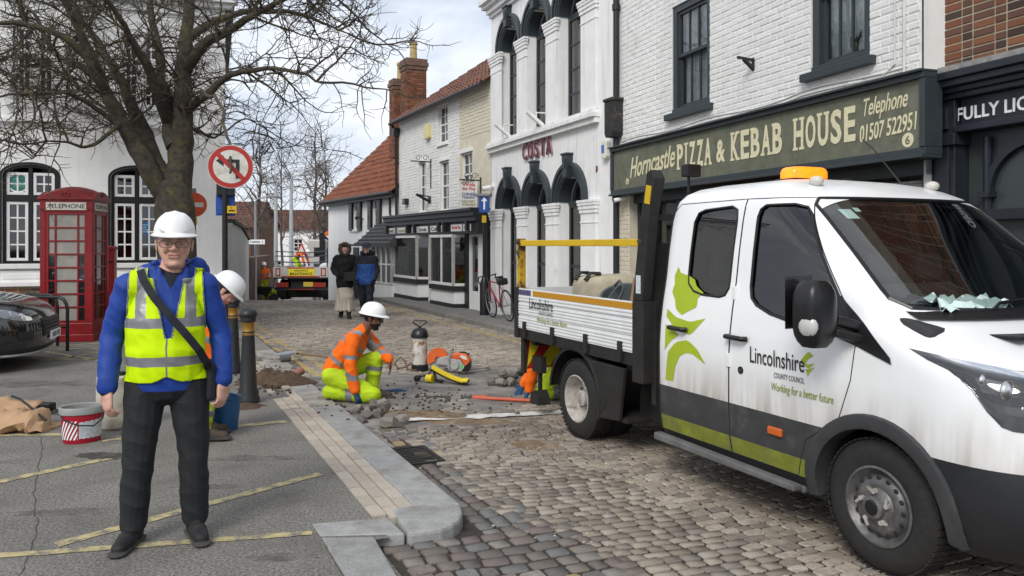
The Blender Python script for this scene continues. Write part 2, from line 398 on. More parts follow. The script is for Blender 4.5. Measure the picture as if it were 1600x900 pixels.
stone([(p.x, p.y) for p in cp][::-1], -.25, .006, GRAN)
cp = [PG(*q) for q in ((501,840),(585,838.8),(648,945),(568,945))]
stone([(p.x, p.y) for p in cp][::-1], -.25, .003, GRAN)
for a, c in ((1.6,2.4),(2.4,3.55)): stone([SN(a+G,.9), SN(c-G,.9), SN(c-G,1.185), SN(a+G,1.185)][::-1], -.25, .003, GRAN)
for i in range(10):
    a = 8.14+i*.93; c = a+.93
    stone([SN(a+G,1.545), SN(c-G,1.545), SN(c-G,1.83), SN(a+G,1.83)][::-1], -.25, .003+fall(SN(a,1.7)[1])-(.02 if i < 3 else 0), GRAND if i < 5 else KERBR)
for i in range(26):                                    # right kerb
    a = 3.0+i*.92; c = a+.92; f1 = 6.3+.12*min(1,(a-3)/10); 
    X, Y = SN(c, f1)
    if Y > 24.3: z1 = fall(Y)
    else: z1 = .003
    stone([SN(a+G,f1), SN(c-G,f1+.008), SN(c-G,f1+.16), SN(a+G,f1+.15)][::-1], -.3+min(0,z1), z1, KERBR, parent=RPAV)
# beige block strip
PAVM = mat('beige_block', (.43, .375, .31), .85, var=.2, scale=16, bump=.3, bscale=150, rnd=.13, dirt=(.2, .15, .11), dscale=5, dlo=.56, dhi=.7)
pm = []
for k in range(4):
    b = MB(); e_ = .02; j = lambda: random.uniform(-.01, .01)
    top = [(-.5+e_+j(), -.5+e_*2+j()), (.5-e_+j(), -.5+e_*2+j()), (.5-e_+j(), .5-e_*2+j()), (-.5+e_+j(), .5-e_*2+j())]
    b.add([(-.5,-.5,-.8),(.5,-.5,-.8),(.5,.5,-.8),(-.5,.5,-.8)]+[(x*1.02,y*1.04,-.08) for x, y in top]+[(x,y,0) for x, y in top],
          [(8,9,10,11),(4,5,9,8),(5,6,10,9),(6,7,11,10),(7,4,8,11),(0,1,5,4),(1,2,6,5),(2,3,7,6),(3,0,4,7)])
    o = b.build('paver', PAVM); pm.append(o.data); bpy.data.objects.remove(o)
ang = math.atan2(SU.y, SU.x)
def paver(s0, s1, n0, n1, z):
    X, Y = SN((s0+s1)/2, (n0+n1)/2); o = bpy.data.objects.new('paver', random.choice(pm)); COL.objects.link(o); o.parent = PLAZA
    o.location = (X, Y, z+random.uniform(-.002,.002)); o.rotation_euler = (random.uniform(-.01,.01), random.uniform(-.01,.01), ang); o.scale = (s1-s0-.005, n1-n0-.004, .06)
for r in range(3):
    s = 4.74-.055*r-random.uniform(0,.04)
    while s < 8.1:
        e2 = min(s+.205, 8.12); paver(s, e2, 1.25+r*.098, 1.25+(r+1)*.098, .003); s += .205
for r in range(3):
    s = 8.16+random.uniform(0,.08)
    while s < 11.6:
        if not (8.75 < s < 9.9 and random.random() < .55): paver(s, s+.2, 1.25+r*.098, 1.25+(r+1)*.098, -.006)
        s += .205
# setts -------------------------------------------------------------
SETT = mat('granite_setts', (.3,.28,.25), .72, attr=True, var=.3, scale=22, fine=(160,.25), bump=.45, bscale=140, spec=.35)
PALS = [(.335,.285,.228),(.285,.24,.19),(.36,.308,.248),(.25,.21,.168),(.315,.268,.215),(.385,.335,.275),(.21,.178,.146),(.265,.232,.195)]
PALD = [(.165,.142,.124),(.195,.165,.145),(.145,.135,.125),(.215,.185,.158),(.18,.175,.168),(.25,.228,.2),(.185,.15,.138)]
YEL = (.44,.325,.10)
def sett_verts(hs, hn, rnd):
    k = .2; j = lambda a: random.uniform(-a, a)*rnd
    top = []
    for sx, sy in ((-1,-1),(1,-1),(1,1),(-1,1)):
        cx, cy = sx*hs+j(.007), sy*hn+j(.009)
        if sx*sy > 0: top += [(cx, cy-sy*hn*k), (cx-sx*hs*k, cy)]
        else: top += [(cx-sx*hs*k, cy), (cx, cy-sy*hn*k)]
    z = [j(.0022) for _ in range(8)]
    ins = [(x*.93, y*.93, .002) for x, y in top]; mid = [(x, y, -.0045) for x, y in top]; bot = [(x*1.0, y*1.0, -.03) for x, y in top]
    fs = [tuple(range(8))]+[(8+i, 8+(i+1)%8, (i+1)%8, i) for i in range(8)]+[(16+i, 16+(i+1)%8, 8+(i+1)%8, 8+i) for i in range(8)]
    return ins+mid+bot, fs
setts = []     # (X,Y,rot,hs,hn,dark)
s = 2.0
while s < 26.5:
    ds = random.uniform(.078, .092)
    n = 1.98+random.uniform(0,.12) if s > 4.2 else .0
    if s <= 4.2: n = 2.25+random.uniform(0,.1)
    while n < 6.4:
        dn = random.uniform(.10, .165); cs, cn = s+ds/2, n+dn/2
        wob = .05*noise.noise((cs*.5, cn*.5, 3))
        X, Y = SN(cs+wob+.04*math.sin(cn*1.3), cn+wob*.5)
        hole = (7.75+.12*math.sin(cn*7) < cs < 10.15+.2*math.sin(cn*3)) and cn < 6.2
        hole = hole or (7.2 < cs < 7.75 and cn < 2.75+.15*math.sin(cs*9))
        if not hole: setts.append((X, Y, ang+random.uniform(-.05,.05), ds/2-.0066, dn/2-.0072, 0))
        n += dn
    s += ds
for r in range(4):                                      # gutter courses running along the kerb
    n0 = 1.84 + r*.115; s = 4.3 if r < 9 else 2
    while s < 24:
        L = random.uniform(.13, .2); X, Y = SN(s+L/2, n0+.05)
        if not (5.9 < s+L/2 < 6.55 and r < 3) and not (7.2 < s < 10.2) and n0 < 2.28:
            setts.append((X, Y, ang+random.uniform(-.06,.06), L/2-.01, .047, 1))
        s += L
s = 2.0
while s < 4.3:                                          # coarse dark setts before the kerb nose
    n = 1.2+random.uniform(0,.05); ds = .118
    while n < 2.3:
        dn = random.uniform(.10,.18); X, Y = SN(s+ds/2, n+dn/2); setts.append((X, Y, ang+random.uniform(-.12,.12), ds/2-.011, dn/2-.011, 1)); n += dn
    s += ds
def sett_col(q):
    X, Y = q[:2]; s_, n_ = toSN(X, Y)
    pal = PALD if q[5] else PALS; c = random.choice(pal); t = .75+.5*noise.noise((X*.6, Y*.6, 0)); c = tuple(v*max(.6,min(1.25,t+.25)) for v in c)
    ln = 2.16+.0*s_
    if (abs(n_-2.17) < .045 or abs(n_-2.05) < .05) and s_ < 11 and random.random() < .2: c = tuple(a*.5+b_*.5 for a, b_ in zip(c, YEL))
    if s_ > 10.2 and (abs(n_-2.2) < .05 or abs(n_-2.02) < .05) and random.random() < .75: c = tuple(a*.3+b_*.7 for a, b_ in zip(c, YEL))
    if (abs(n_-6.05) < .06) and s_ > 8: c = tuple(a*.35+b_*.65 for a, b_ in zip(c, YEL))
    return c
vis = lambda q: (q[1] > .5 and abs(q[0]/q[1]) < .66 and 1.75/q[1]*F+HY < 905)
setts.sort(key=lambda q: (0 if vis(q) and not (q[0] > 1.2+ (4.3-q[1])*.46+.3 and q[1] < 7) else 1, q[1]))
lib = {}
for d in (0, 1):
    lib[d] = []
    for pal_i, c in enumerate((PALD if d else PALS)*2):
        b = MB(); b.cur = c; vs_, fs_ = sett_verts(.5, .5, 0)
        vs_ = [(x+random.uniform(-.05,.05), y+random.uniform(-.06,.06), z) for x, y, z in vs_[:8]]*3
        b = MB(); b.cur = c
        vs_, fs_ = sett_verts(.5, .5, 6); b.add([(x, y, z) for x, y, z in vs_], fs_); o = b.build('sett', SETT); o.data.shade_smooth(); o.data.set_sharp_from_angle(angle=R(22)); lib[d].append(o.data); bpy.data.objects.remove(o)
for q in setts[:300]:
    o = bpy.data.objects.new('sett', random.choice(lib[q[5]])); COL.objects.link(o); o.parent = ROAD
    o.location = (q[0], q[1], road_z(q[0], q[1])+random.uniform(-.002,.003)); o.rotation_euler = (random.uniform(-.012,.012), random.uniform(-.012,.012), q[2]); o.scale = (2*q[3], 2*q[4], 1)
b = MB()
for q in setts[300:]:
    b.cur = sett_col(q); vs_, fs_ = sett_verts(q[3], q[4], 1.0)
    M = Matrix.Translation((q[0], q[1], road_z(q[0], q[1])+random.uniform(-.002,.003))) @ Matrix.Rotation(q[2]-0, 4, 'Z') @ Matrix.Rotation(random.uniform(-.014,.014), 4, 'X') @ Matrix.Rotation(random.uniform(-.014,.014), 4, 'Y')
    b.add(vs_, fs_, 0, M)
o = b.build('sett_field', SETT, ROAD, smooth=22, kind='stuff')
# tarmac patch, dust, stop line -------------------------------------
TARM = mat('old_tarmac', (.17, .16, .145), .92, var=.35, scale=5, bump=.7, bscale=60, dirt=(.33, .30, .265), dscale=2.2, dlo=.46, dhi=.72, fine=(90,.35))
b = MB()
def patch(mb, s0, s1, n0, n1, dz, amp, mi=0, ds=.12):
    grid(mb, s0, s1, n0, n1, ds, ds, lambda X, Y: road_z(X, Y)+dz+amp*noise.noise((X*2.3, Y*2.3, 1))+amp*.5*noise.noise((X*8, Y*8, 4)), mi)
patch(b, 7.0, 10.5, 1.84, 6.3, -.003, .006)
struct(b.build('tarmac_patch', TARM, smooth=60))
DIRT = mat('brown_soil', (.085, .055, .034), .95, var=.5, scale=14, bump=.9, bscale=60)
SAND = mat('sandy_dirt', (.20, .14, .085), .95, var=.45, scale=9, bump=.6, bscale=90, dirt=(.3, .25, .19), dscale=4)
def blob_sheet(name, c, rx, ry, rz, h, m, seed, edge=.25, nr=9, na=40, ztop=None, kind='stuff'):
    """low heap with a ragged edge lying on the ground"""
    b = MB(); vs = []; zf2 = ztop or road_z
    for i in range(nr+1):
        t = i/nr
        for j in range(na):
            a = 2*math.pi*j/na; k = 1+edge*noise.noise((math.cos(a)*1.6+seed, math.sin(a)*1.6, seed))+edge*.6*noise.noise((math.cos(a)*5+seed, math.sin(a)*5, 2))
            lx, ly = math.cos(a)*rx*t*k, math.sin(a)*ry*t*k
            X = c[0]+lx*math.cos(rz)-ly*math.sin(rz); Y = c[1]+lx*math.sin(rz)+ly*math.cos(rz)
            zz = h*(1-t)**1.25*(1+.5*noise.noise((X*6, Y*6, seed)))+.02*h/.1*max(0, noise.noise((X*22, Y*22, seed)))*(1-t*.5)
            vs.append((X, Y, zf2(X, Y)+zz*(1-t**6)+.006-.022*t**5))
    fs = [(i*na+j, i*na+(j+1)%na, (i+1)*na+(j+1)%na, (i+1)*na+j) for i in range(nr) for j in range(na)]
    b.add(vs, [tuple(reversed(f)) for f in fs]); o = b.build(name, m, kind=kind); o.data.shade_smooth(); return o
p = PG(690, 655, -.08); tag(blob_sheet('sandy_dirt', p, .8, .26, -.15, .012, SAND, 5.2), 'sandy dirt spread over the dug out strip beside the white line', 'dirt')
p = PG(840, 695, -.1); tag(blob_sheet('sand_spill', p, .28, .24, 0, .006, SAND, 9.1), 'small sand spill on the setts behind the truck', 'dirt')
CEM = mat('white_line_paint', (.66, .64, .60), .85, var=.3, scale=8, bump=.5, bscale=80, dirt=(.3, .27, .23), dscale=5, dlo=.5, dhi=.66)
b = MB(); L0 = PG(640, 664, -.1); L1 = PG(905, 643, -.1); nL = 46; vs = []
for i in range(nL+1):
    t = i/nL; c_ = L0.lerp(L1, t); wv = .085+.05*noise.noise((t*9, 1, 1)); o1 = .03*noise.noise((t*14, 5, 1)); o2 = .03*noise.noise((t*14, 9, 1))
    for dy in (-wv+o1, -wv*.3, wv*.3, wv+o2): vs.append((c_.x, c_.y+dy, road_z(c_.x, c_.y)+.0125+.003*noise.noise((c_.x*9, dy*30, 0))))
b.add(vs, [(i*4+j, (i+1)*4+j, (i+1)*4+j+1, i*4+j+1) for i in range(nL) for j in range(3)])
o = b.build('white_road_line', CEM, ROAD)
# yellow lines painted on the plaza ---------------------------------
YPAINT = mat('worn_yellow_paint', (.46, .385, .20), .85, var=.25, scale=14, bump=.3, bscale=120, dirt=(.17, .155, .13), dscale=11, dlo=.46, dhi=.6)
def yline(a, c, wpx, name='yellow_marking'):
    A = PG(*a); C_ = PG(*c); wv = wpx/2*A.y/F*5.2; b = MB(); d = (C_-A); d.z = 0; nrm = Vector((-d.y, d.x, 0)).normalized(); n_ = max(8, int(d.length/.06)); vs = []
    for i in range(n_+1):
        p = A+d*(i/n_); sd_ = p.x*3
        e1 = .012*noise.noise((sd_*6, 1, p.y*9)); e2 = .012*noise.noise((sd_*6, 7, p.y*9))
        for q in (-wv/2+e1, wv/2+e2): vs.append((p.x+nrm.x*q, p.y+nrm.y*q, .0042))
    b.add(vs, [(2*i, 2*i+2, 2*i+3, 2*i+1) for i in range(n_)]); b.build(name, YPAINT, PLAZA)
yline((-60,766),(196,711),8); yline((88,852),(500,741),9); yline((-40,872),(488,833),8)
yline((350,668),(448,659),7); yline((-20,681),(110,679),6); yline((160,690),(210,683),5)
for a, c in (((60,548),(170,566)),((60,566),(170,548)),((55,546),(160,545)),((55,562),(160,562)),((100,540),(165,536))): yline(a, c, 3)
CRACK = mat('crack_fill', (.06,.055,.048), .95, var=.3)
for ci, pts_ in enumerate((((62,640),(66,700),(52,770),(58,830),(30,905)), ((0,722),(60,728),(120,724)))):
    b = MB(); vs = []; pp = []
    for a, c in zip(pts_, pts_[1:]):
        for k in range(14): pp.append(PG(a[0]+(c[0]-a[0])*k/14, a[1]+(c[1]-a[1])*k/14))
    for i, p in enumerate(pp):
        ox = .02*noise.noise((p.x*9, p.y*9, ci)); oy = .02*noise.noise((p.x*6+5, p.y*6, ci)); hw_ = .0022*(1+noise.noise((i*.7, ci, 0))); vs += [(p.x+ox-hw_, p.y+oy-hw_*.4, .0026), (p.x+ox+hw_, p.y+oy+hw_*.4, .0026)]
    b.add(vs, [(2*i, 2*i+1, 2*i+3, 2*i+2) for i in range(len(pp)-1)]); b.build('crack', CRACK, PLAZA)
# mud and wet stain on the plaza
MUD = mat('mud_stain', (.05, .042, .035), .8, var=.4, scale=9, bump=.5, bscale=60, dirt=(.11,.1,.09), dscale=5)
STAIN = mat('damp_stain', (.105,.098,.087), .8, var=.3, scale=9, bump=.8, bscale=120, fine=(60,.5), dirt=(.17,.16,.143), dscale=6, dlo=.45, dhi=.62)
for q_, rx_, ry_, sd_ in (((380,716),.55,.12,1.3),((330,760),.4,.08,6.3),((100,800),.5,.10,4.1),((60,600),.9,.35,8.8),((440,870),.3,.08,2.2)):
    blob_sheet('damp_patch', PG(*q_), rx_, ry_, .1, 0.0, STAIN, sd_, edge=.7, ztop=lambda X, Y: -.0035)['kind'] = 'structure'
p = PG(165, 712); blob_sheet('mud_patch', p, .32, .13, -.1, .004, MUD, 3.1, edge=.5, ztop=lambda X, Y: 0.0)['kind'] = 'structure'
# ================================================================== BUILDINGS
RENDER_W = mat('white_render', (.83, .83, .815), .8, var=.07, scale=2.2, bump=.25, bscale=25, streak=.10)
RENDER_C = mat('white_render_fine', (.82, .82, .81), .7, var=.06, scale=3, bump=.2, bscale=24, streak=.22, dirt=(.56,.55,.51), dscale=3.2, dlo=.6, dhi=.8)
BRICKW = mat('painted_brick', (.79, .785, .765), .75, var=.14, scale=9, bump=.5, bscale=36, rnd=.06, streak=.14, dirt=(.5,.47,.42), dscale=2.6, dlo=.58, dhi=.78)
CREAM = mat('cream_render', (.66, .61, .49), .85, var=.14, scale=4, bump=.6, bscale=16, streak=.15)
MORTAR = mat('mortar', (.40, .345, .255), .95, var=.25, scale=12, bump=.4, bscale=80)
BR = [mat('brick_%s' % n_, c_, .88, var=.3, scale=14, bump=.5, bscale=80, rnd=.12) for n_, c_ in
      (('red', (.20,.078,.042)), ('orange', (.245,.105,.054)), ('brown', (.135,.068,.046)), ('dark', (.07,.044,.036)))]
PANT = mat('pantile_clay', (.215, .072, .038), .85, var=.45, scale=5, bump=.4, bscale=40, dirt=(.10,.055,.04), dscale=1.8, dlo=.5, dhi=.75)
PANT2 = mat('weathered_pantile', (.17, .075, .05), .9, var=.45, scale=6, bump=.4, bscale=40, dirt=(.085,.06,.05), dscale=2)
SLATE = mat('roof_slate', (.08, .082, .088), .8, var=.25, bump=.3)
SIGNG = mat('sign_olive', (.135, .142, .098), .6, var=.28, scale=6, dirt=(.165,.17,.14), dscale=5, dlo=.5, dhi=.75)
CRM = mat('sign_cream', (.70, .645, .43), .6, var=.12, scale=20)
WLET = mat('letter_white', (.82, .82, .82), .5, var=0)
PUBB = mat('pub_paint', (.018, .022, .030), .42, var=.2, scale=8)
PUBP = mat('pub_panel', (.045, .055, .056), .35, var=.25, scale=3)

def roof_tiles(parent, A, B, C, D, nc, nr, m, amp=.035, step=.03, name='roof_tiles', sub=4):
    """A,B eave left/right, C,D ridge right/left; rows of pantiles with rolls"""
    A, B, C, D = map(Vector, (A, B, C, D)); nrm = (B-A).cross(D-A).normalized(); b = MB(); vs = []; fs = []; W = nc*sub
    for r in range(nr):
        for e_ in (0, 1):
            t = (r+e_*1.06)/nr
            for i in range(W+1):
                u = i/W; base = A.lerp(B, u).lerp(D.lerp(C, u), min(t, 1.01)); h = amp*math.sin(2*math.pi*u*nc)+(step if e_ == 0 else 0)+.014*noise.noise((r*.7, u*nc*.5, 2))
                vs.append(base+nrm*h)
        o = r*2*(W+1)
        for i in range(W): fs.append((o+i, o+i+1, o+W+1+i+1, o+W+1+i))
    b.add(vs, fs); ob = b.build(name, m, parent, kind='stuff'); ob.data.shade_smooth(); return ob
def shell(fac, depth, h, m, x0=0, x1=None, zb=-.3, y0=.02, name='side_walls'):
    x1 = fac.L if x1 is None else x1; b = MB()
    b.add([(x0,y0,zb),(x1,y0,zb),(x1,depth,zb),(x0,depth,zb),(x0,y0,h),(x1,y0,h),(x1,depth,h),(x0,depth,h)], [(1,2,6,5),(2,3,7,6),(3,0,4,7),(4,5,6,7)])
    return b.build(name, m, fac.o)
def pipe(parent, pts, r=.045, m=None, name='downpipe', clips=0):
    b = MB(); b.tube(pts, r, 10)
    for i in range(clips):
        t = (i+.5)/clips; p = Vector(pts[0]).lerp(Vector(pts[-1]), t); b.cyl((p.x,p.y,p.z-.05), (p.x,p.y,p.z+.05), r*1.35, n=10)
    return b.build(name, m or BLACK, parent, smooth=40)

# ---- pale arched coffee house (right side, middle)
CO = Fac('arched_shop_building', 'white rendered two storey building with six charcoal arched openings', 'building', (-.49, 19.1), (1.82, 13.4))
LC = CO.L; bays = [(.42, 1.93), (1.93, 3.47), (3.47, 5.03)]; hw = .50
ops = []
for a, c in bays:
    m_ = (a+c)/2; ops += [(m_-hw, m_+hw, -.02, 2.43+hw*1.0, 2.43), (m_-hw, m_+hw, 4.02, 6.05+hw, 6.05)]
b = MB(); wall(b, 0, LC, -.05, 7.35, ops, .34); b.build('front_wall', RENDER_C, CO.o); shell(CO, 8, 7.35, RENDER_W)
pxs = [0.0]+[0]*0
def pier(xa, xb, z0, z1, nm='pier'):
    b = MB(); pr = .05
    b.box(xa, xb, -pr, -.002, z0, z1-.42)
    for i, (dz0, dz1, o_) in enumerate(((.42,.39,.012),(.39,.24,.0),(.24,.17,.02),(.17,.1,.035),(.1,.05,.05),(.05,0,.06))):
        b.box(xa-o_, xb+o_, -pr-o_, -.002, z1-dz0+(0), z1-dz1)
    b.build(nm, RENDER_C, CO.o, bevel=.006)
edges = [(.06, bays[0][0]+.3)]+[((bays[i][0]+bays[i][1])/2+hw+.015, (bays[i+1][0]+bays[i+1][1])/2-hw-.015) for i in range(2)]+[((bays[2][0]+bays[2][1])/2+hw+.015, 5.36)]
for xa, xb in edges:
    pier(xa, xb, -.03, 2.43); pier(xa, xb, 4.03, 6.05)
def arch_trim(a, c, zsp):
    m_ = (a+c)/2; b = MB(); ro, ri = .735, hw-.02
    for r0, r1, y0, y1 in ((ro, ro-.07, -.085, .0), (ro-.07, ri+.1, -.055, .0), (ri+.1, ri+.04, -.035, .1), (ri+.04, ri, -.015, .25)):
        A_ = arch_pts(m_, zsp+.0, r0, 20); B_ = arch_pts(m_, zsp+.0, r1, 20)
        for i in range(20):
            q = [A_[i], A_[i+1], B_[i+1], B_[i]]
            vs = [(p[0], y0, p[1]) for p in q]+[(p[0], y1, p[1]) for p in q]
            b.add(vs, [(0,1,2,3),(0,4,5,1),(3,2,6,7)])
    b.add([], [])
    b.build('arch_moulding', DKGREY, CO.o, smooth=30)
    k = MB(); k.prism([(m_-.075, zsp+ro-.3), (m_+.075, zsp+ro-.3), (m_+.115, zsp+ro+.13), (m_-.115, zsp+ro+.13)], -.135, 0.01)
    k.box(m_-.135, m_+.135, -.155, 0.01, zsp+ro+.13, zsp+ro+.17); k.box(m_-.05, m_+.05, -.155, -.135, zsp+ro-.12, zsp+ro+.06); k.build('keystone', DKGREY, CO.o, bevel=.008)
for a, c in bays:
    m_ = (a+c)/2
    arch_trim(a, c, 2.45); arch_trim(a, c, 6.07)
    window(CO.o, m_-hw, m_+hw, 4.02, 6.03, .20, 2, 4, DKGREY, fw=.05, bw=.035, back=.9)
    window(CO.o, m_-hw, m_+hw, 0.0, 2.41, .22, 1, 2, BLACK, fw=.07, bw=.06, back=1.2)
    for zs_ in (2.43, 6.05):                             # fanlight
        g = MB(); ap = arch_pts(m_, zs_, hw, 14); g.add([(p[0], .27, p[1]) for p in ap], [tuple(reversed(range(len(ap))))]); 
        f_ = MB(); f_.box(m_-hw, m_+hw, .2, .27, zs_-.03, zs_+.04); f_.box(m_-.02, m_+.02, .22, .265, zs_, zs_+hw*.98)
        w_ = f_.build('fanlight', DKGREY, CO.o); g.build('pane', G_WIN, w_)
        r_ = MB(); r_.add([(p[0], .9, p[1]) for p in ap], [tuple(reversed(range(len(ap))))]); r_.build('room', INTERIOR, CO.o)
    for sgn in (-1, 1):                                   # pale blinds / curtains, widened so their colour imitates sky reflection
        c_ = MB(); vs = []
        for i in range(9):
            x = m_+sgn*(hw-.04-.34*i/8); yy = .40+.018*math.sin(i*2.2); vs += [(x, yy, 4.1), (x, yy, 6.0)]
        c_.add(vs, [(2*i, 2*i+2, 2*i+3, 2*i+1) for i in range(8)]); c_.build('curtain', mat('pale_curtain', (.72,.72,.70), .9, var=.1), CO.o)
b = MB(); b.box(-.02, 5.42, -.16, -.002, 3.88, 3.96); b.box(-.01, 5.40, -.10, -.002, 3.78, 3.88); b.box(0, 5.38, -.13, -.002, 3.96, 4.02); b.build('sill_course', RENDER_C, CO.o, bevel=.006)
b = MB()
for i, (z0, z1, o_) in enumerate(((7.0,7.08,.06),(7.08,7.2,.13),(7.2,7.28,.22),(7.28,7.4,.3))): b.box(-.12 if i > 1 else -.03, LC+.001*i, -o_, -.002, z0, z1)
b.build('cornice', RENDER_C, CO.o, bevel=.008)
b = MB(); b.box(0, LC, 0.0, 8, 7.35, 7.5); b.build('roof', SLATE, CO.o)
b = MB(); b.box(-.01, LC, -.05, .0, -.05, .30)
# sign letters
sg = thing('shop_sign', 'dark red raised capital lettering on the white arched building', 'sign', CO.w(0,0,0), CO.o.rotation_euler.z)
x0, z0 = CO.px(819, 247); x1, z1 = CO.px(866, 209)
RED = mat('maroon', (.13, .022, .035), .4, var=.05); MARL = mat('maroon_pale', (.42, .3, .32), .4, var=0)
lx = x0; zb_ = 3.42; step = (x1-x0)/5
for i, ch in enumerate('COSTA'):
    text_fit(ch, sg, x0+step*i+.02, x0+step*(i+1)-.03, zb_, zb_+.36, -.012, MARL, name='letter_back', bold=.02, depth=.03)
    text_fit(ch, sg, x0+step*i+.035, x0+step*(i+1)-.04, zb_+.012, zb_+.352, -.045, RED, name='letter', bold=.0, depth=.02)
def alarm(fac, x, y, w_, h_, m, label, d=.09):
    lx, lz = fac.px(x, y); t = thing('alarm_box', label, 'alarm box', fac.w(lx, -.001, lz), fac.o.rotation_euler.z)
    b = MB(); b.prism([(-w_/2,-h_/2+.04),(-w_/2+.04,-h_/2),(w_/2-.04,-h_/2),(w_/2,-h_/2+.04),(w_/2,h_/2-.04),(w_/2-.04,h_/2),(-w_/2+.04,h_/2),(-w_/2,h_/2-.04)], -d, .01); b.build('cover', m, t, bevel=.015); return t
t = alarm(CO, 950, 234, .2, .32, mat('pale_plastic', (.72,.71,.62), .5, var=.05), 'pale alarm box with blue label high on the arched white building')
b = MB(); b.box(-.07, .03, -.093, -.0905, -.06, .08); b.build('sticker', mat('blue_sticker', (.1,.16,.5), .5, var=.3, scale=30), t)
def cctv(fac, x, y, label, s=1.0):
    lx, lz = fac.px(x, y); t = thing('security_camera', label, 'security camera', fac.w(lx, 0, lz), fac.o.rotation_euler.z)
    b = MB(); b.cyl((0,0.01,0), (0,-.04,0), .05*s, n=14); b.tube([(0,-.03,0),(0,-.1,-.02)], .02*s, 8); b.build('mount', WHITE, t, smooth=40)
    b = MB(); b.cyl((0,-.08,-.03), (-.05,-.26,-.07), .045*s, n=14); b.build('housing', WHITE, t, smooth=40); b = MB(); b.cyl((-.05,-.26,-.07), (-.052,-.266,-.0715), .035*s, n=14); b.build('lens', DKGLASS, t)
cctv(CO, 771, 291, 'small white bullet security camera on the far edge of the arched building', 1.3)
b = MB(); cx_, cz_ = CO.px(933, 264); tb = thing('wall_mark', 'small red brown broken bracket stub on white render', 'bracket', CO.w(cx_, 0, cz_), CO.o.rotation_euler.z)
b.prism([(-.02,-.06),(.03,-.02),(.02,.05),(-.01,.06)], -.02, .01); b.build('stub', mat('rust', (.16,.05,.03), .9), tb)
for (px_, py_, lb_) in ((803, 203, 'white angled flagpole bracket on the ledge next to the cream shop'), (855, 186, 'white angled flagpole bracket on the ledge above the raised red lettering')):                # flag pole holders
    lx, lz = CO.px(px_, py_); t = thing('flagpole_bracket', lb_, 'bracket', CO.w(lx, 0, 3.97), CO.o.rotation_euler.z, 'white flagpole brackets')
    b = MB(); b.cyl((0,-.1,.05), (-.06,-.42,.32), .045, n=10); b.tube([(0,-.02,.3),(0,-.24,.3),(0,-.24,.2)], .016, 6); b.tube([(0,-.1,.05),(0,-.02,.0)], .02, 6); b.build('socket', WHITE, t, smooth=40)
pl = thing('rainwater_pipe', 'black cast iron downpipe with mossy hopper between white buildings', 'downpipe', CO.w(LC-.03, 0, 0), CO.o.rotation_euler.z)
pipe(pl, [(0,-.07,0),(0,-.07,8)], .05, clips=5)
b = MB(); b.prism([(-.10,3.42),(.10,3.42),(.14,3.50),(.14,4.02),(-.14,4.02),(-.14,3.50)], -.22, -.02); b.box(-.16,.16,-.24,-.01,4.02,4.07)
b.build('hopper', mat('mossy_iron', (.03,.03,.03), .8, var=.3, dirt=(.12,.10,.06), dscale=9, dlo=.54, dhi=.68), pl, bevel=.01)

# ---- take-away building (painted brick)
PZ = Fac('takeaway_building', 'white painted brick building above the olive takeaway shop sign', 'building', (1.82, 13.4), (3.86, 7.53))
W1 = (1.66, 2.66, 3.56, 5.13); W2 = (4.68, 5.56, 3.56, 5.13); LP = PZ.L
BRB = mat('painted_brick_joint', (.72, .71, .69), .85, var=.12, scale=8, bump=.3, bscale=60)
b = MB(); wall(b, 0, LP, 3.0, 6.6, [W1, W2], .12); b.build('upper_wall', BRB, PZ.o); shell(PZ, 8, 6.6, RENDER_W)
bm_ = [brick_mesh('painted_brick', BRICKW, .05, .14, .03) for _ in range(6)]
cells = brick_cells(.03, LP-.02, 3.22, 6.4, [W1, W2], bl=.232, bh=.078, j=.009)
def pzd(c):
    p = PZ.w((c[0]+c[1])/2, 0, (c[2]+c[3])/2); u = 380-(p.z-HZ)/p.y*F; return (0 if u > -5 else 1000)+p.y
brick_field(PZ.o, cells, bm_, BRICKW, .0068, camdist=pzd)
b = MB(); b.box(-.0, LP, -.25, 8.2, 6.6, 6.75); b.build('roof', SLATE, PZ.o)
for (a, c, z0, z1), nx in ((W1, 3), (W2, 3)):
    b = MB(); t_ = .10
    for q in ((a, a+t_, z0, z1), (c-t_, c, z0, z1)): b.box(q[0], q[1], .02, .10, q[2], q[3])
    b.box(a+t_, c-t_, .021, .10, z1-t_, z1); b.build('sash_box', DKGREY, PZ.o, bevel=.004)
    b = MB(); b.box(a-.09, c+.09, -.09, .12, z0-.10, z0-.01); b.box(a, c, .0, .12, z0-.01, z0+.06); b.build('sill', DKGREY, PZ.o, bevel=.006)
    zm = (z0+z1)/2+.02
    window(PZ.o, a+t_, c-t_, zm, z1-t_, .045, nx, 1, DKGREY, fw=.045, bw=.022, name='upper_sash')
    window(PZ.o, a+t_, c-t_, z0+.06, zm+.04, .075, nx, 1, DKGREY, fw=.055, bw=.022, name='lower_sash', back=.9)
    for sgn in (-1, 1):
        c_ = MB(); vs = []; n_ = 26; wd = .37
        for i in range(n_+1):
            x = (a+c)/2+sgn*((c-a)/2-t_-wd*i/n_); yy = .17+.014*math.sin(i*1.55)+.006*math.sin(i*.7); vs += [(x, yy, z0+.05), (x+sgn*.02, yy, z1-.05)]
        c_.add(vs, [(2*i, 2*i+2, 2*i+3, 2*i+1) for i in range(n_)]); o = c_.build('net_curtain', mat('net_curtain', (.84,.87,.88), .95, var=.08), PZ.o); o.data.shade_smooth()
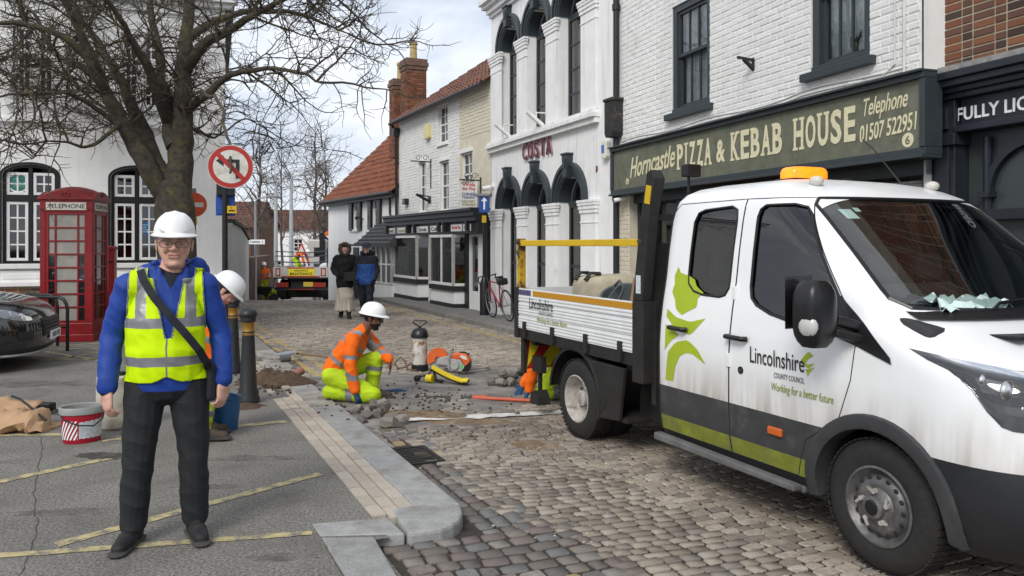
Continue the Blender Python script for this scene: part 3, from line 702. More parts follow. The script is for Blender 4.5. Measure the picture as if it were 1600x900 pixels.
# plant on the sill
t = thing('window_plant', 'small green pot plant inside the takeaway upper window', 'plant', PZ.w(5.2, .155, 3.64), PZ.o.rotation_euler.z)
b = MB(); b.lathe([(.03,0),(.04,.07),(.0,.07)], 10); b.build('pot', mat('terracotta', (.35,.13,.07), .8), t)
b = MB()
for i in range(14):
    a = i*2.4; q = Vector((math.cos(a)*.06, math.sin(a)*.02, .12+.1*random.random())); b.add([(0,0,.07), q+Vector((.02,0,.02)), q*1.3, q+Vector((-.02,0,-.02))], [(0,1,2,3)])
b.build('leaves', mat('leaf_green', (.05,.10,.03), .6), t)
# sign fascia
SE = PZ.px(1444, 200, -.2)[0]
sb = thing('takeaway_sign', 'long olive painted takeaway fascia board with cream lettering', 'sign', PZ.w(0,0,0), PZ.o.rotation_euler.z)
b = MB(); b.box(.06, SE-.05, -.16, .0, 2.52, 3.17); b.build('board', SIGNG, sb)
b = MB(); b.box(.0, SE, -.21, .02, 3.16, 3.215); b.box(.0, SE, -.19, .02, 2.46, 2.53); b.box(0, .07, -.20, .02, 2.53, 3.16); b.box(SE-.06, SE, -.20, .02, 2.53, 3.16)
b.box(.0, SE, -.25, .02, 3.215, 3.24); b.box(0, SE, -.23, .02, 2.43, 2.46); b.build('frame', DKGREY, sb, bevel=.006)
YB = -.162
def L(x): return PZ.px(x, 250, -.16)[0]
SLABS = {'P': [(0,.5,0),(0,.3,1)], 'I': [(0,1,0),(0,1,1)], 'Z': [], 'A': [(-.06,.34,0),(.66,1.06,0)], 'K': [(0,.42,0),(.66,1.08,0),(0,.42,1),(.62,1.0,1)], 'E': [], 'B': [(-.1,.3,0),(-.1,.3,1)], 'H': [(-.06,.42,0),(.58,1.06,0),(-.06,.42,1),(.58,1.06,1)], 'O': [], 'U': [(-.08,.42,1),(.58,1.08,1)], 'S': [], '&': []}
def slabword(wd, x0, x1, z0, z1):
    ws = [.62 if c_ == 'I' else 1 for c_ in wd]; tot = sum(ws)+.12*(len(wd)-1); x = x0; u = (x1-x0)/tot; th = (z1-z0)*.085
    for c_, w_ in zip(wd, ws):
        xa, xb = x, x+u*w_; iw = xb-xa; k = .34 if c_ == 'I' else .05
        o = text_fit(c_, sb, xa+iw*k, xb-iw*k, z0, z1, YB, CRM, name='letter', bold=.028, depth=.004)
        if SLABS.get(c_):
            for p, q, top in SLABS[c_]:
                za = z1-th if top else z0; b = MB(); b.box(xa+iw*max(-.03,p), xa+iw*min(1.03,q), YB-.0052, YB, za, za+th); b.build('serif', CRM, o)
        x = xb+u*.12
slabword('PIZZA', L(1058), L(1112), 2.69, 3.05); slabword('&', L(1119), L(1134), 2.70, 2.99); slabword('KEBAB', L(1142), L(1223), 2.69, 3.05); slabword('HOUSE', L(1240), L(1338), 2.69, 3.05)
text_fit('Horncastle', sb, L(985), L(1055), 2.68, 3.0, YB, CRM, shear=.32, bold=.012, slope=.05)
text_fit('Telephone', sb, L(1350), L(1419), 2.86, 3.09, YB, CRM, shear=.34, bold=.008, slope=.03)
text_fit('01507 522951', sb, L(1344), L(1433), 2.66, 2.83, YB, CRM, shear=.12, bold=.012, slope=.06)
for xx, zz, rr in ((1419, 2.615, .068), (980.5, 2.64, .05)):
    b = MB(); b.lathe([(rr,0),(rr,.004)], 24, 0, Matrix.Translation((L(xx), YB, zz)) @ Matrix.Rotation(R(90), 4, 'X')); d_ = b.build('number_disc', CRM, sb)
    text_fit('6', d_, L(xx)-rr*.4, L(xx)+rr*.4, zz-rr*.6, zz+rr*.6, YB-.0045, SIGNG, bold=.02, depth=.002)
# shop front under the sign
b = MB(); b.box(.0, .36, -.02, .25, -.05, 2.43); b.build('brick_pier', mat('cream_brick', (.62,.56,.44), .85, var=.1, bump=.3), PZ.o)
cells = brick_cells(.005, .355, .0, 2.42, [], bl=.225, bh=.075)
cb = [brick_mesh('cream_brick', MATS['cream_brick'], .04, .1, .02)]
brick_field(PZ.o, cells, cb, MATS['cream_brick'], .008, y=-.02)
b = MB(); b.box(.37, LP, .30, .4, -.05, .5); b.box(.37, LP, .05, .30, 2.3, 2.52); 
for x in (.37, 1.6, 1.72, 2.75, 4.0, 5.1, 6.1): b.box(x, x+.09, .12, .36, 0, 2.3)
b.box(.37, 6.2, .13, .35, 1.55, 1.62); b.build('shop_front', mat('shopfront_green_black', (.022,.032,.033), .4, var=.1), PZ.o)
b = MB(); b.add([(.4,.32,.5),(6.1,.32,.5),(6.1,.32,2.3),(.4,.32,2.3)], [(0,1,2,3)]); b.build('shop_window', G_WIN, PZ.o)
b = MB(); b.add([(.3,2.5,-.05),(6.2,2.5,-.05),(6.2,2.5,2.6),(.3,2.5,2.6)], [(0,1,2,3)]); b.build('room', INTERIOR, PZ.o)
b = MB(); b.prism([(2.6,2.18),(5.0,2.18),(5.0,2.30),(2.6,2.30)], -.18, -.02); b.build('red_awning_box', mat('red_awning', (.45,.06,.05), .6), PZ.o)
cctv(PZ, 984, 307, 'white security camera under the takeaway sign beside the cream pier', .8)
# bracket and cables on the brick
lx, lz = PZ.px(1178, 98); t = thing('sign_bracket', 'black empty sign bracket sticking out of the painted brick wall', 'bracket', PZ.w(lx, 0, lz), PZ.o.rotation_euler.z)
b = MB(); b.box(-.02,.02,-.02,.01,-.10,.06); b.bar((0,-.01,.03), (0,-.24,.05), .03, .03); b.bar((0,-.01,-.08), (0,-.15,.035), .05, .03); b.build('arm', BLACK, t)
b = MB()
for dz, am in ((3.34,.02),(3.30,.012)):
    pts = [(.05+i*.3, -.014, dz+(am*math.sin(i*.9))+(.02 if i > 14 else 0)) for i in range(21)]; b.tube(pts, .007, 5)
b.tube([(5.9,-.014,5.9),(5.9,-.014,3.4),(5.75,-.014,3.32)], .009, 6); b.tube([(6.02,-.018,6.4),(6.02,-.018,3.25)], .016, 6)
t = thing('wall_cables', 'thin painted cables running along the white brick above the sign', 'cable', PZ.w(0,0,0), PZ.o.rotation_euler.z); b.build('cable_run', mat('cable_white', (.6,.59,.56), .7), t)
FLAKE = mat('flaking_paint', (.35, .33, .30), .95, var=.45, scale=14, bump=.8, bscale=40, dirt=(.75,.74,.72), dscale=7)
b = MB(); vs = []
for i in range(125):
    x = .02+i*.05; h = .035+.035*noise.noise((x*5, 0, 0))+.03*noise.noise((x*17, 2, 0)); vs += [(x, -.02, 3.20), (x, -.06-.03*noise.noise((x*9,4,0)), 3.242), (x, -.012, 3.245+h)]
b.add(vs, [(3*i+j, 3*i+3+j, 3*i+4+j, 3*i+1+j) for i in range(124) for j in range(2)]); b.build('mortar_fillet', FLAKE, PZ.o)

# ---- public house at the right edge
PB = Fac('pub_building', 'red brick pub with black painted timber front', 'building', (4.13, 7.63), (5.99, 2.30))
b = MB(); b.add([(0,0,3.3),(PB.L,0,3.3),(PB.L,0,6.8),(0,0,6.8)], [(0,1,2,3)]); b.build('upper_wall', MORTAR, PB.o); shell(PB, 8, 6.8, RENDER_W)
bl_ = [brick_mesh('brick', BR[i % 4 if i < 6 else 0], .03, .07, .02) for i in (0,1,2,0,2,3,2,1,0,3)]
cells = brick_cells(.0, PB.L, 3.30, 5.6, [], bl=.228, bh=.077, j=.013, flemish=True)
def pbd(c):
    p = PB.w((c[0]+c[1])/2, 0, c[2]); u = 380-(p.z-HZ)/max(p.y,.1)*F; v = 800+p.x/max(p.y,.1)*F; return (0 if u > -20 and v < 1640 else 1000)+(c[0]+c[2])
brick_field(PB.o, cells, bl_, BR[0], .010, camdist=pbd)
LEAD = mat('lead_flashing', (.27,.265,.25), .8, var=.4, scale=9, bump=.6, bscale=30)
b = MB(); b.prism([(0,3.22),(PB.L,3.22),(PB.L,3.31),(0,3.31)], -.10, .01); b.box(-.1,PB.L,-.33,-.1,3.2,3.235); b.build('lead_flashing', LEAD, PB.o)
b = MB()
for z0, z1, o_ in ((3.13,3.2,.34),(3.07,3.13,.30),(3.02,3.07,.24),(2.97,3.02,.20)): b.box(-.12 if o_ > .25 else -.05, PB.L, -o_, 0, z0, z1)
b.box(.28, PB.L, -.12, 0, 2.72, 2.97); b.box(.26, PB.L, -.19, 0, 2.66, 2.72); b.build('fascia', PUBB, PB.o, bevel=.008)
b = MB(); b.box(0, .26, -.17, 0, -.03, 2.97); b.box(.05,.21,-.19,-.17,1.2,2.55); b.box(-.03,.29,-.21,0,2.55,2.66); b.box(.06,.20,-.2,0,2.7,2.9); b.build('pilaster', PUBB, PB.o, bevel=.008)
tA = PB.px(1496, 165, -.12)[0]; tB = PB.px(1561, 165, -.12)[0]
text_fit('FULLY LICENSED', PB.o, tA, tA+(tB-tA)*2.75, 2.77, 2.89, -.122, WLET, bold=.02, depth=.006, spacing=1.05)
b = MB(); b.add([(.26,.0,-.05),(PB.L,.0,-.05),(PB.L,.0,2.66),(.26,.0,2.66)], [(0,1,2,3)]); b.build('panel', PUBP, PB.o)
b = MB(); b.box(.26,PB.L,-.1,0,1.86,1.95); b.box(.26,PB.L,-.08,0,-.03,.6)
for cx in (.95, 2.0, 3.05, 4.1):
    A_ = arch_pts(cx, 2.1, .48, 20, .46); B_ = arch_pts(cx, 2.1, .42, 20, .40)
    for i in range(20):
        q = [A_[i], A_[i+1], B_[i+1], B_[i]]; vs = [(p_[0], -.06, p_[1]) for p_ in q]+[(p_[0], 0, p_[1]) for p_ in q]; b.add(vs, [(0,1,2,3),(0,4,5,1),(3,2,6,7)])
    for sg_ in (-1, 1): b.cyl((cx+sg_*.46,-.04,1.95), (cx+sg_*.46,-.04,2.6), .035, n=8); b.box(cx+sg_*.46-.06, cx+sg_*.46+.06, -.1, 0, 2.06, 2.11)
b.build('arcade', PUBB, PB.o, smooth=30)

# ---- shop with bay windows (left of the arched building)
SH = Fac('bay_window_shop_building', 'white and cream brick shop building with black bay shopfront', 'building', (-3.6, 25.5), (-.49, 19.1))
LS = SH.L; xw = SH.px(718, 250)[0]
def rect(fac, x0, x1, y0, y1):
    a, z1 = fac.px(x0, y0); c, z1b = fac.px(x1, y0); _, z0 = fac.px((x0+x1)/2, y1); _, zt = fac.px((x0+x1)/2, y0); return (a, c, z0, zt)
wA = rect(SH, 685, 699.5, 165, 223); wB = rect(SH, 655, 665, 253, 331); wC = rect(SH, 688, 701, 251, 329); wD = rect(SH, 721, 738, 238, 306)
b = MB(); wall(b, 0, xw, 2.3, 5.55, [wA, wB, wC], .12); b.build('white_wall', BRB, SH.o)
b = MB(); wall(b, xw, LS, 2.3, 5.6, [wD], .1, y=-.004); b.build('cream_wall', CREAM, SH.o)
cells = brick_cells(.02, xw-.02, 2.6, 5.45, [(q[0]-.04, q[1]+.04, q[2]-.05, q[3]+.06) for q in (wA,wB,wC)], bl=.235, bh=.085)
def shd(c):
    p = SH.w((c[0]+c[1])/2, 0, 0); return p.y
brick_field(SH.o, cells, bm_, BRICKW, .009, camdist=shd)
cells = brick_cells(xw+.02, LS-.02, 4.35, 5.5, [wD], bl=.24, bh=.085)
crb = [brick_mesh('cream_painted_brick', CREAM, .05, .14, .03) for _ in range(3)]
brick_field(SH.o, cells, crb, CREAM, .009, y=-.004, camdist=shd)
shell(SH, 7, 5.55, RENDER_W)
for q, nx, nz, md in ((wA,2,4,2),(wB,2,4,2),(wC,2,4,2),(wD,2,4,2)):
    window(SH.o, q[0], q[1], q[2], q[3], .06, nx, nz, WHITE, gm=DKGLASS if q is not wD else G_WIN, fw=.05, bw=.025, mid=md, panes=True, back=.4 if q is wD else None)
    b = MB(); b.box(q[0]-.06, q[1]+.06, -.06, .1, q[2]-.08, q[2]-.005); b.box(q[0]-.05, q[1]+.05, -.035, .02, q[3]+.0, q[3]+.1) ; b.build('sill_and_lintel', RENDER_W, SH.o)
roof_tiles(SH.o, (-.1,-.22,5.5), (LS+.1,-.22,5.5), (LS+.1,3.4,8.0), (-.1,3.4,8.0), 30, 11, PANT2)
roof_tiles(SH.o, (LS+.1,7.2,5.5), (-.1,7.2,5.5), (-.1,3.4,8.0), (LS+.1,3.4,8.0), 30, 11, PANT2)
b = MB(); b.prism([(0,5.5),(.0,5.55),(.0,5.55)], 0, .01)
b = MB(); b.add([(0,0,5.5),(0,7,5.5),(0,3.4,8.0)], [(0,2,1)]); b.add([(LS,0,5.5),(LS,7,5.5),(LS,3.4,8.0)], [(0,1,2)]); b.build('gable', RENDER_W, SH.o)
b = MB(); b.tube([(-.12,-.27,5.44),(LS*.5,-.27,5.46),(LS,-.27,5.44)], .06, 8); b.build('gutter', BLACK, SH.o, smooth=40)
pl = thing('rainwater_pipe', 'thin black downpipe at the corner between cottage and bay windowed shop', 'downpipe', SH.w(.03,0,0), SH.o.rotation_euler.z)
pipe(pl, [(0,-.25,5.4),(0,-.10,5.15),(0,-.09,0.2)], .045); b = MB(); b.prism([(-.08,5.05),(.08,5.05),(.13,5.3),(-.13,5.3)], -.22, -.02); b.build('hopper', BLACK, pl)
pipe(pl, [(-.75,-.09,3.3),(-.72,-.09,2.6),(-.2,-.09,2.25),(-.12,-.09,1.4)], .035, name='branch_pipe')
# chimneys
def chimney(name, label, c, w_, d_, z0, z1, rz, pots):
    t = thing(name, label, 'chimney', (c[0], c[1], z0), rz); H = z1-z0
    b = MB(); b.box(-w_/2, w_/2, -d_/2, d_/2, 0, H-.35)
    for i, o_ in enumerate((.03, .06, .03)): b.box(-w_/2-o_, w_/2+o_, -d_/2-o_, d_/2+o_, H-.35+i*.12, H-.35+(i+1)*.12-.002)
    b.build('stack', mat('chimney_mortar', (.16,.10,.075), .95, var=.3), t)
    me = [brick_mesh('chimney_brick', BR[i], .03, .06, .02) for i in (0,1,0,2)]
    for sd_, (ln, off) in enumerate(((w_, d_/2),(d_, w_/2))):
        for sg_ in (-1, 1):
            if sd_ == 0 and sg_ > 0: continue
            for c_ in brick_cells(-ln/2, ln/2, 0, H-.36, [], bl=.225, bh=.075):
                o = bpy.data.objects.new('brick', random.choice(me)); COL.objects.link(o); o.parent = t
                if sd_ == 0: o.location = ((c_[0]+c_[1])/2, -off, (c_[2]+c_[3])/2)
                else: o.location = (sg_*off, (c_[0]+c_[1])/2, (c_[2]+c_[3])/2); o.rotation_euler = (0,0,R(90)*sg_)
                o.scale = (c_[1]-c_[0], .012*random.uniform(.6,1.3), c_[3]-c_[2])
    for px_ in pots:
        b = MB(); b.lathe([(.13,H+.01),(.12,H+.1),(.11,H+.5),(.135,H+.52),(.135,H+.6),(.09,H+.6)], 12, 0, Matrix.Translation((px_,0,0))); b.build('chimney_pot', mat('buff_pot', (.42,.32,.14), .85, var=.3, scale=9), t, smooth=40)
rzS = SH.o.rotation_euler.z
c1 = P(646, 170, 26.2); c2 = P(625, 190, 27.8)
chimney('chimney_stack', 'tall red brick chimney with one buff pot above the shop roof', c1, .66, .66, 5.2, 1.65+(380-95)/F*26.2, rzS, [.0])
chimney('chimney_stack', 'lower darker brick chimney standing behind the tall one', c2, .5, .6, 4.6, 1.65+(380-126)/F*27.8, rzS, [.05])
# bay shop front, ground floor
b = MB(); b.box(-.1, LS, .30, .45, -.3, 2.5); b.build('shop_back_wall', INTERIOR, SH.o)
b = MB()
xE = SH.px(768, 335)[0]
for z0, z1, o_ in ((2.42,2.50,.52),(2.30,2.42,.46),(2.18,2.30,.40)): b.box(-.25, LS-.05, -o_, 0, z0, z1)
b.box(-.1, LS-.05, -.34, 0, 1.88, 2.18); 
for x in (0.0, 2.0, 2.65, 4.6, 5.0, 6.55): b.prism([(x,1.95),(x+.1,1.95),(x+.1,2.2),(x,2.2)], -.46, -.34)
b.build('fascia_cornice', BLACK, SH.o, bevel=.01)
PL = mat('sign_plate', (.72,.72,.70), .5, var=.03); 
def plate(x0, x1, y0, y1, txt, col):
    a, c, z0, z1 = rect(SH, x0, x1, y0, y1); b = MB(); b.box(a, c, -.365, -.34, 1.95, 2.12); o = b.build('name_plate', PL, SH.o)
    text_fit(txt, o, a+.06, c-.06, 1.98, 2.09, -.366, mat(*col), bold=.02, depth=.003)
plate(621,634,355,362,'Brunch',('ink_black',(.02,.02,.02))); plate(638,656,353,361,'Lunch',('ink_olive',(.2,.2,.05))); plate(662,670,353,360,'Tea',('ink_black',(.02,.02,.02)))
plate(672,687,349,358,'Soda',('ink_black',(.02,.02,.02))); plate(692,711,348,357,'Coffee',('ink_black',(.02,.02,.02))); plate(725,742,347,356,'Wok this Way',('ink_red',(.5,.03,.03))); plate(745,756,347,355,'OPEN',('ink_black',(.02,.02,.02)))
def bay(x0, x1, y_, z0, z1, nfront, label=None):
    d = .34; c0, c1 = x0+.26, x1-.12
    pts = [(x0, 0.0), (c0, -d), (c1, -d), (x1, 0.0)]
    b = MB(); b.slab([(x0-.04,.05),(c0-.03,-d-.04),(c1+.03,-d-.04),(x1+.04,.05)], z0-.14, z0-.02); b.build('bay_sill', BLACK, SH.o)
    b = MB(); b.slab([(x0,.05),(c0,-d+.02),(c1,-d+.02),(x1,.05)], .1, z0-.14); b.build('stall_riser', RENDER_W, SH.o)
    b = MB(); b.slab([(x0-.02,.05),(c0-.01,-d-.01),(c1+.01,-d-.01),(x1+.02,.05)], -.25, .1); b.build('bay_plinth', BLACK, SH.o)
    b = MB()
    for (p, q), nn in zip(zip(pts, pts[1:]), (2, nfront, 1)):
        P0 = Vector((*p, 0)); P1 = Vector((*q, 0))
        for i in range(nn+1):
            c_ = P0.lerp(P1, i/nn); w2 = .035 if i in (0, nn) else .02; b.box(c_.x-w2, c_.x+w2, c_.y-w2, c_.y+w2, z0, z1)
        for z in (z0, z1-.07): b.bar((p[0],p[1],z+.03), (q[0],q[1],z+.03), .05, .07)
    fr = b.build('bay_frame', WHITE, SH.o)
    for (p, q), nn in zip(zip(pts, pts[1:]), (2, nfront, 1)):
        for i in range(nn):
            A_ = Vector((*p,0)).lerp(Vector((*q,0)), i/nn); B_ = Vector((*p,0)).lerp(Vector((*q,0)), (i+1)/nn); g = MB()
            g.add([(A_.x,A_.y+.01,z0),(B_.x,B_.y+.01,z0),(B_.x,B_.y+.01,z1),(A_.x,A_.y+.01,z1)], [(0,1,2,3)]); g.build('pane', G_WIN, fr)
    for k in range(2):                                # hanging lamps seen through the glass
        lx = c0+.25+k*.35; b = MB(); b.cyl((lx,.05,z1), (lx,.05,z1-.35), .006, n=5); b.lathe([(.02,0),(.07,-.1),(.06,-.12)], 10, 0, Matrix.Translation((lx,.05,z1-.35))); b.build('pendant_lamp', mat('lamp_grey', (.3,.3,.3), .4), SH.o)
f = lambda x: SH.px(x, 400, -.2)[0]
bay(f(619), f(661), 0, .62, 1.88, 1); bay(f(675), f(719), 0, .56, 1.88, 2)
a, c = f(662), f(675); b = MB(); b.box(a, a+.1, -.06, .1, -.2, 1.88); b.box(c-.1, c, -.06, .1, -.2, 1.88); b.box(a+.1, c-.1, -.05, .1, 1.75, 1.88); b.build('door_frame', WHITE, SH.o)
b = MB(); b.box(a+.1, c-.1, .02, .08, -.2, 1.75); dr = b.build('door', BLACK, SH.o); b = MB(); b.add([(a+.18,.015,.6),(c-.18,.015,.6),(c-.18,.015,1.65),(a+.18,.015,1.65)], [(0,1,2,3)]); b.build('pane', DKGLASS, dr)
for x in (720, 748.5): a = f(x); b = MB(); b.box(a, a+.2, -.1, .1, -.2, 1.9); b.build('pilaster', BLACK, SH.o)
a, c = f(725), f(746); b = MB(); b.box(a,a+.08,-.06,.1,-.1,1.88); b.box(c-.28,c,-.06,.1,-.1,1.88); b.box(a+.08,c-.28,-.05,.1,-.1,.45); b.box(a+.08,c-.28,-.05,.1,1.82,1.88); b.build('takeaway_window_frame', WHITE, SH.o)
b = MB(); b.add([(a+.08,-.0,.45),(c-.28,-.0,.45),(c-.28,-.0,1.82),(a+.08,-.0,1.82)], [(0,1,2,3)]); b.build('pane', G_WIN, SH.o)
POST = mat('poster', (.7,.74,.74), .6, var=.25, scale=22)
for z0, z1 in ((.55,1.0),(1.25,1.6)): b = MB(); b.box(a+.2, c-.36, .01, .014, z0, z1); b.build('poster', POST, SH.o)
b = MB(); b.box(a+.2, c-.36, .006, .01, .93, 1.02); b.build('poster_heading', mat('ink_red',(.5,.03,.03)), SH.o)
# wall furniture
t = alarm(SH, 671, 206, .34, .42, mat('cream_yellow_plastic', (.68,.62,.30), .5, var=.05), 'pale yellow alarm box high on the white brick shop wall', .12)
def hanger(fac, x, y, ln, label, board=None):
    lx, lz = fac.px(x, y); t = thing('sign_bracket', label, 'bracket', fac.w(lx, 0, lz), fac.o.rotation_euler.z)
    b = MB(); b.box(-.02,.02,-.03,.01,-.75,.08); b.bar((0,0,0),(0,-ln,0),.03,.03); b.build('arm', BLACK, t)
    b = MB()
    for k in range(2):
        c_ = -.17-ln*.35*k; pts = [(0, c_+.1*math.cos(i*.7)*(1-i/14), .1+.09*math.sin(i*.7)*(1-i/14)) for i in range(12)]; b.tube(pts, .009, 5)
    b.build('scrollwork', BLACK, t); return t
t = hanger(SH, 674, 253, .62, 'black wrought iron sign bracket with scrolls and no board')
t = hanger(SH, 752, 282, .58, 'black wrought iron bracket carrying the white takeaway board')
hb = thing('hanging_sign', 'white hanging takeaway board with red and blue lettering', 'sign', t.location + Vector((0,0,-.03)), SH.o.rotation_euler.z-R(90))
b = MB(); b.box(-.0, .0, 0, 0, 0, 0)
b = MB(); b.box(.1, .52, -.02, .02, -.66, -.03); hbd = b.build('board', PL, hb); b = MB(); b.box(.18,.2,-.012,.012,-.04,.03); b.box(.42,.44,-.012,.012,-.04,.03); b.build('hook', BLACK, hb)
for i, (tx, m_, z0, z1) in enumerate((('Wok', ('ink_red',(.5,.03,.03)), -.17, -.06), ('this Way', ('ink_red',(.5,.03,.03)), -.31, -.19), ('CHINESE', ('ink_blue',(.03,.04,.22)), -.44, -.35), ('TAKEAWAY', ('ink_blue',(.03,.04,.22)), -.53, -.455), ('DELIVERY', ('ink_gold',(.3,.25,.03)), -.64, -.57), ('AVAILABLE', ('ink_gold',(.3,.25,.03)), -.73, -.66))):
    text_fit(tx, hb, .14, .48, z0*.84-.01, z1*.84-.01, -.021, mat(*m_), bold=.02, depth=.003)
hb.rotation_euler.z = SH.o.rotation_euler.z+R(80); hb.location = SH.w(SH.px(752,282)[0], -.05, SH.px(752,282)[1]); hb.location -= Vector((math.cos(hb.rotation_euler.z), math.sin(hb.rotation_euler.z), 0))*.58
lx, lz = SH.px(672, 312); t = thing('flag_bracket', 'short black angled bracket on the white shop wall', 'bracket', SH.w(lx,0,lz), rzS); b = MB(); b.box(-.1,.1,-.03,.01,-.1,.1); b.cyl((0,-.02,-.05),(-.05,-.4,.15),.04,n=8); b.bar((0,0,.08),(-.04,-.32,.14),.03,.03); b.build('arm', BLACK, t)
lx, lz = SH.px(637, 315); t = thing('wall_lamp', 'small black floodlight on the white shop wall', 'lamp', SH.w(lx,0,lz), rzS); b = MB(); b.box(-.14,.14,-.14,.0,-.09,.09); b.build('housing', BLACK, t, bevel=.02); b = MB(); b.add([(-.11,-.142,-.06),(.11,-.142,-.06),(.11,-.142,.06),(-.11,-.142,.06)],[(0,1,2,3)]); b.build('lens', DKGLASS, t)

# ---- pantiled cottage (far end)
CT = Fac('pantiled_cottage', 'low white rendered cottage with steep red pantile roof', 'building', (-7.39, 32.2), (-3.6, 25.5), 0)
LT = CT.L; EH = 3.4
u1 = rect(CT, 553, 560, 316, 358); u2 = rect(CT, 583, 590.5, 311, 356); sm = rect(CT, 528.5, 536, 381, 403)
b = MB(); wall(b, 0, LT, -1.2, EH, [u1, u2, sm], .12); b.build('front_wall', RENDER_W, CT.o)
b = MB(); b.add([(0,0,-1.2),(0,6,-1.2),(0,6,EH),(0,3,EH+2.95),(0,0,EH)], [(0,4,3,2,1)]); b.add([(LT,0,-1.2),(LT,6,-1.2),(LT,6,EH),(LT,3,EH+2.95),(LT,0,EH)], [(0,1,2,3,4)]); b.add([(0,6,-1.2),(LT,6,-1.2),(LT,6,EH),(0,6,EH)],[(0,3,2,1)]); b.build('gable_walls', RENDER_W, CT.o)
for q in (u1, u2):
    w_ = q[1]-q[0]; window(CT.o, q[0], q[1], q[2], q[3], .05, 2, 3, WHITE, gm=DKGLASS, fw=.05, bw=.025, mid=2)
    for a, c in ((q[0]-w_*.85, q[0]-.03), (q[1]+.03, q[1]+w_*.85)):
        b = MB(); b.box(a, c, -.07, -.01, q[2]-.05, q[3]+.05)
        for i in range(9): zz = q[2]+.05+i*(q[3]-q[2]-.1)/9; b.box(a+.05, c-.05, -.085, -.07, zz, zz+.06)
        b.build('shutter', SATIN, CT.o)
    b = MB(); b.box(q[0]-.1,q[1]+.1,-.06,0.05,q[2]-.09,q[2]-.01); b.build('sill', WHITE, CT.o)
window(CT.o, sm[0], sm[1], sm[2], sm[3], .05, 1, 1, BLACK, gm=DKGLASS, fw=.06)
roof_tiles(CT.o, (-.12,-.25,EH-.12), (LT+.02,-.25,EH-.12), (LT+.02,3,EH+3.05), (-.12,3,EH+3.05), 31, 14, PANT, amp=.04, step=.045)
roof_tiles(CT.o, (LT,6.25,EH-.12), (-.12,6.25,EH-.12), (-.12,3,EH+3.05), (LT,3,EH+3.05), 31, 14, PANT)
b = MB(); b.tube([(-.1,3,EH+3.08),(LT,3,EH+3.08)], .1, 8); b.build('ridge', PANT2, CT.o)
b = MB(); b.tube([(-.12,-.30,EH-.14),(LT,-.30,EH-.14)], .065, 8); b.box(-.05,LT,-.24,-.02,EH-.28,EH-.16); b.build('gutter', BLACK, CT.o, smooth=40)
a, c = CT.px(571, 400, -.3)[0], CT.px(621, 400, -.3)[0]
b = MB(); d = .45; b.slab([(a,.02),(a+.2,-d),(c-.1,-d),(c+.05,.02)], -.35, .36); b.build('bay_base', RENDER_W, CT.o)
b = MB(); pts = [(a,0),(a+.2,-d),(c-.1,-d),(c+.05,0)]; z0, z1 = .42, 1.55
for (p, q), nn in zip(zip(pts, pts[1:]), (2, 6, 2)):
    for i in range(nn+1): c_ = Vector((*p,0)).lerp(Vector((*q,0)), i/nn); b.box(c_.x-.03, c_.x+.03, c_.y-.03, c_.y+.03, z0-.06, z1)
    for z in (z0-.03, (z0+z1)/2, z1): b.bar((*p,z),(*q,z),.05,.05)
fr = b.build('bay_window', WHITE, CT.o)
for (p, q), nn in zip(zip(pts, pts[1:]), (2, 6, 2)):
    for i in range(nn):
        A_ = Vector((*p,0)).lerp(Vector((*q,0)), i/nn); B_ = Vector((*p,0)).lerp(Vector((*q,0)), (i+1)/nn); g = MB(); g.add([(A_.x,A_.y,z0),(B_.x,B_.y,z0),(B_.x,B_.y,z1),(A_.x,A_.y,z1)], [(0,1,2,3)]); g.build('pane', G_WIN, fr)
b = MB(); b.add([(a,.005,z0),(c,.005,z0),(c,.005,z1),(a,.005,z1)], [(0,1,2,3)]); b.build('room', mat('room_grey', (.12,.12,.12), .9), CT.o)
b = MB(); b.add([(a-.3,0,1.62),(a-.1,-d-.2,1.62),(c+.1,-d-.2,1.62),(c+.15,0,1.62),(a+.5,0,2.35),(c+.15,0,2.35)], [(0,1,4),(1,2,5,4),(2,3,5)])
for i in range(6): t_ = i/6; b.box(a-.1+.55*t_, c+.1, -(d+.2)*(1-t_)-.02, -(d+.2)*(1-t_)+.12, 1.62+.73*t_, 1.66+.73*t_)
b.box(a-.6, c+.12, -d-.22, -.0, 1.55, 1.62); b.build('bay_roof', SLATE, CT.o)
b = MB(); x_ = CT.px(557, 400)[0]; b.box(x_-.3, x_+.3, -.03, .02, -.6, 1.5); b.build('door', BLACK, CT.o)
b = MB(); b.bar((CT.px(568,343)[0],0,2.05),(CT.px(568,343)[0],-.3,2.2),.05,.05); 
t = thing('wall_lamp', 'tiny black lamp bracket between the shuttered cottage windows', 'lamp', CT.w(CT.px(568,343)[0],0,CT.px(568,343)[1]), CT.o.rotation_euler.z); b = MB(); b.bar((0,0,0),(0,-.25,.1),.04,.04); b.ball((0,-.25,.05),.07); b.build('bracket', BLACK, t)

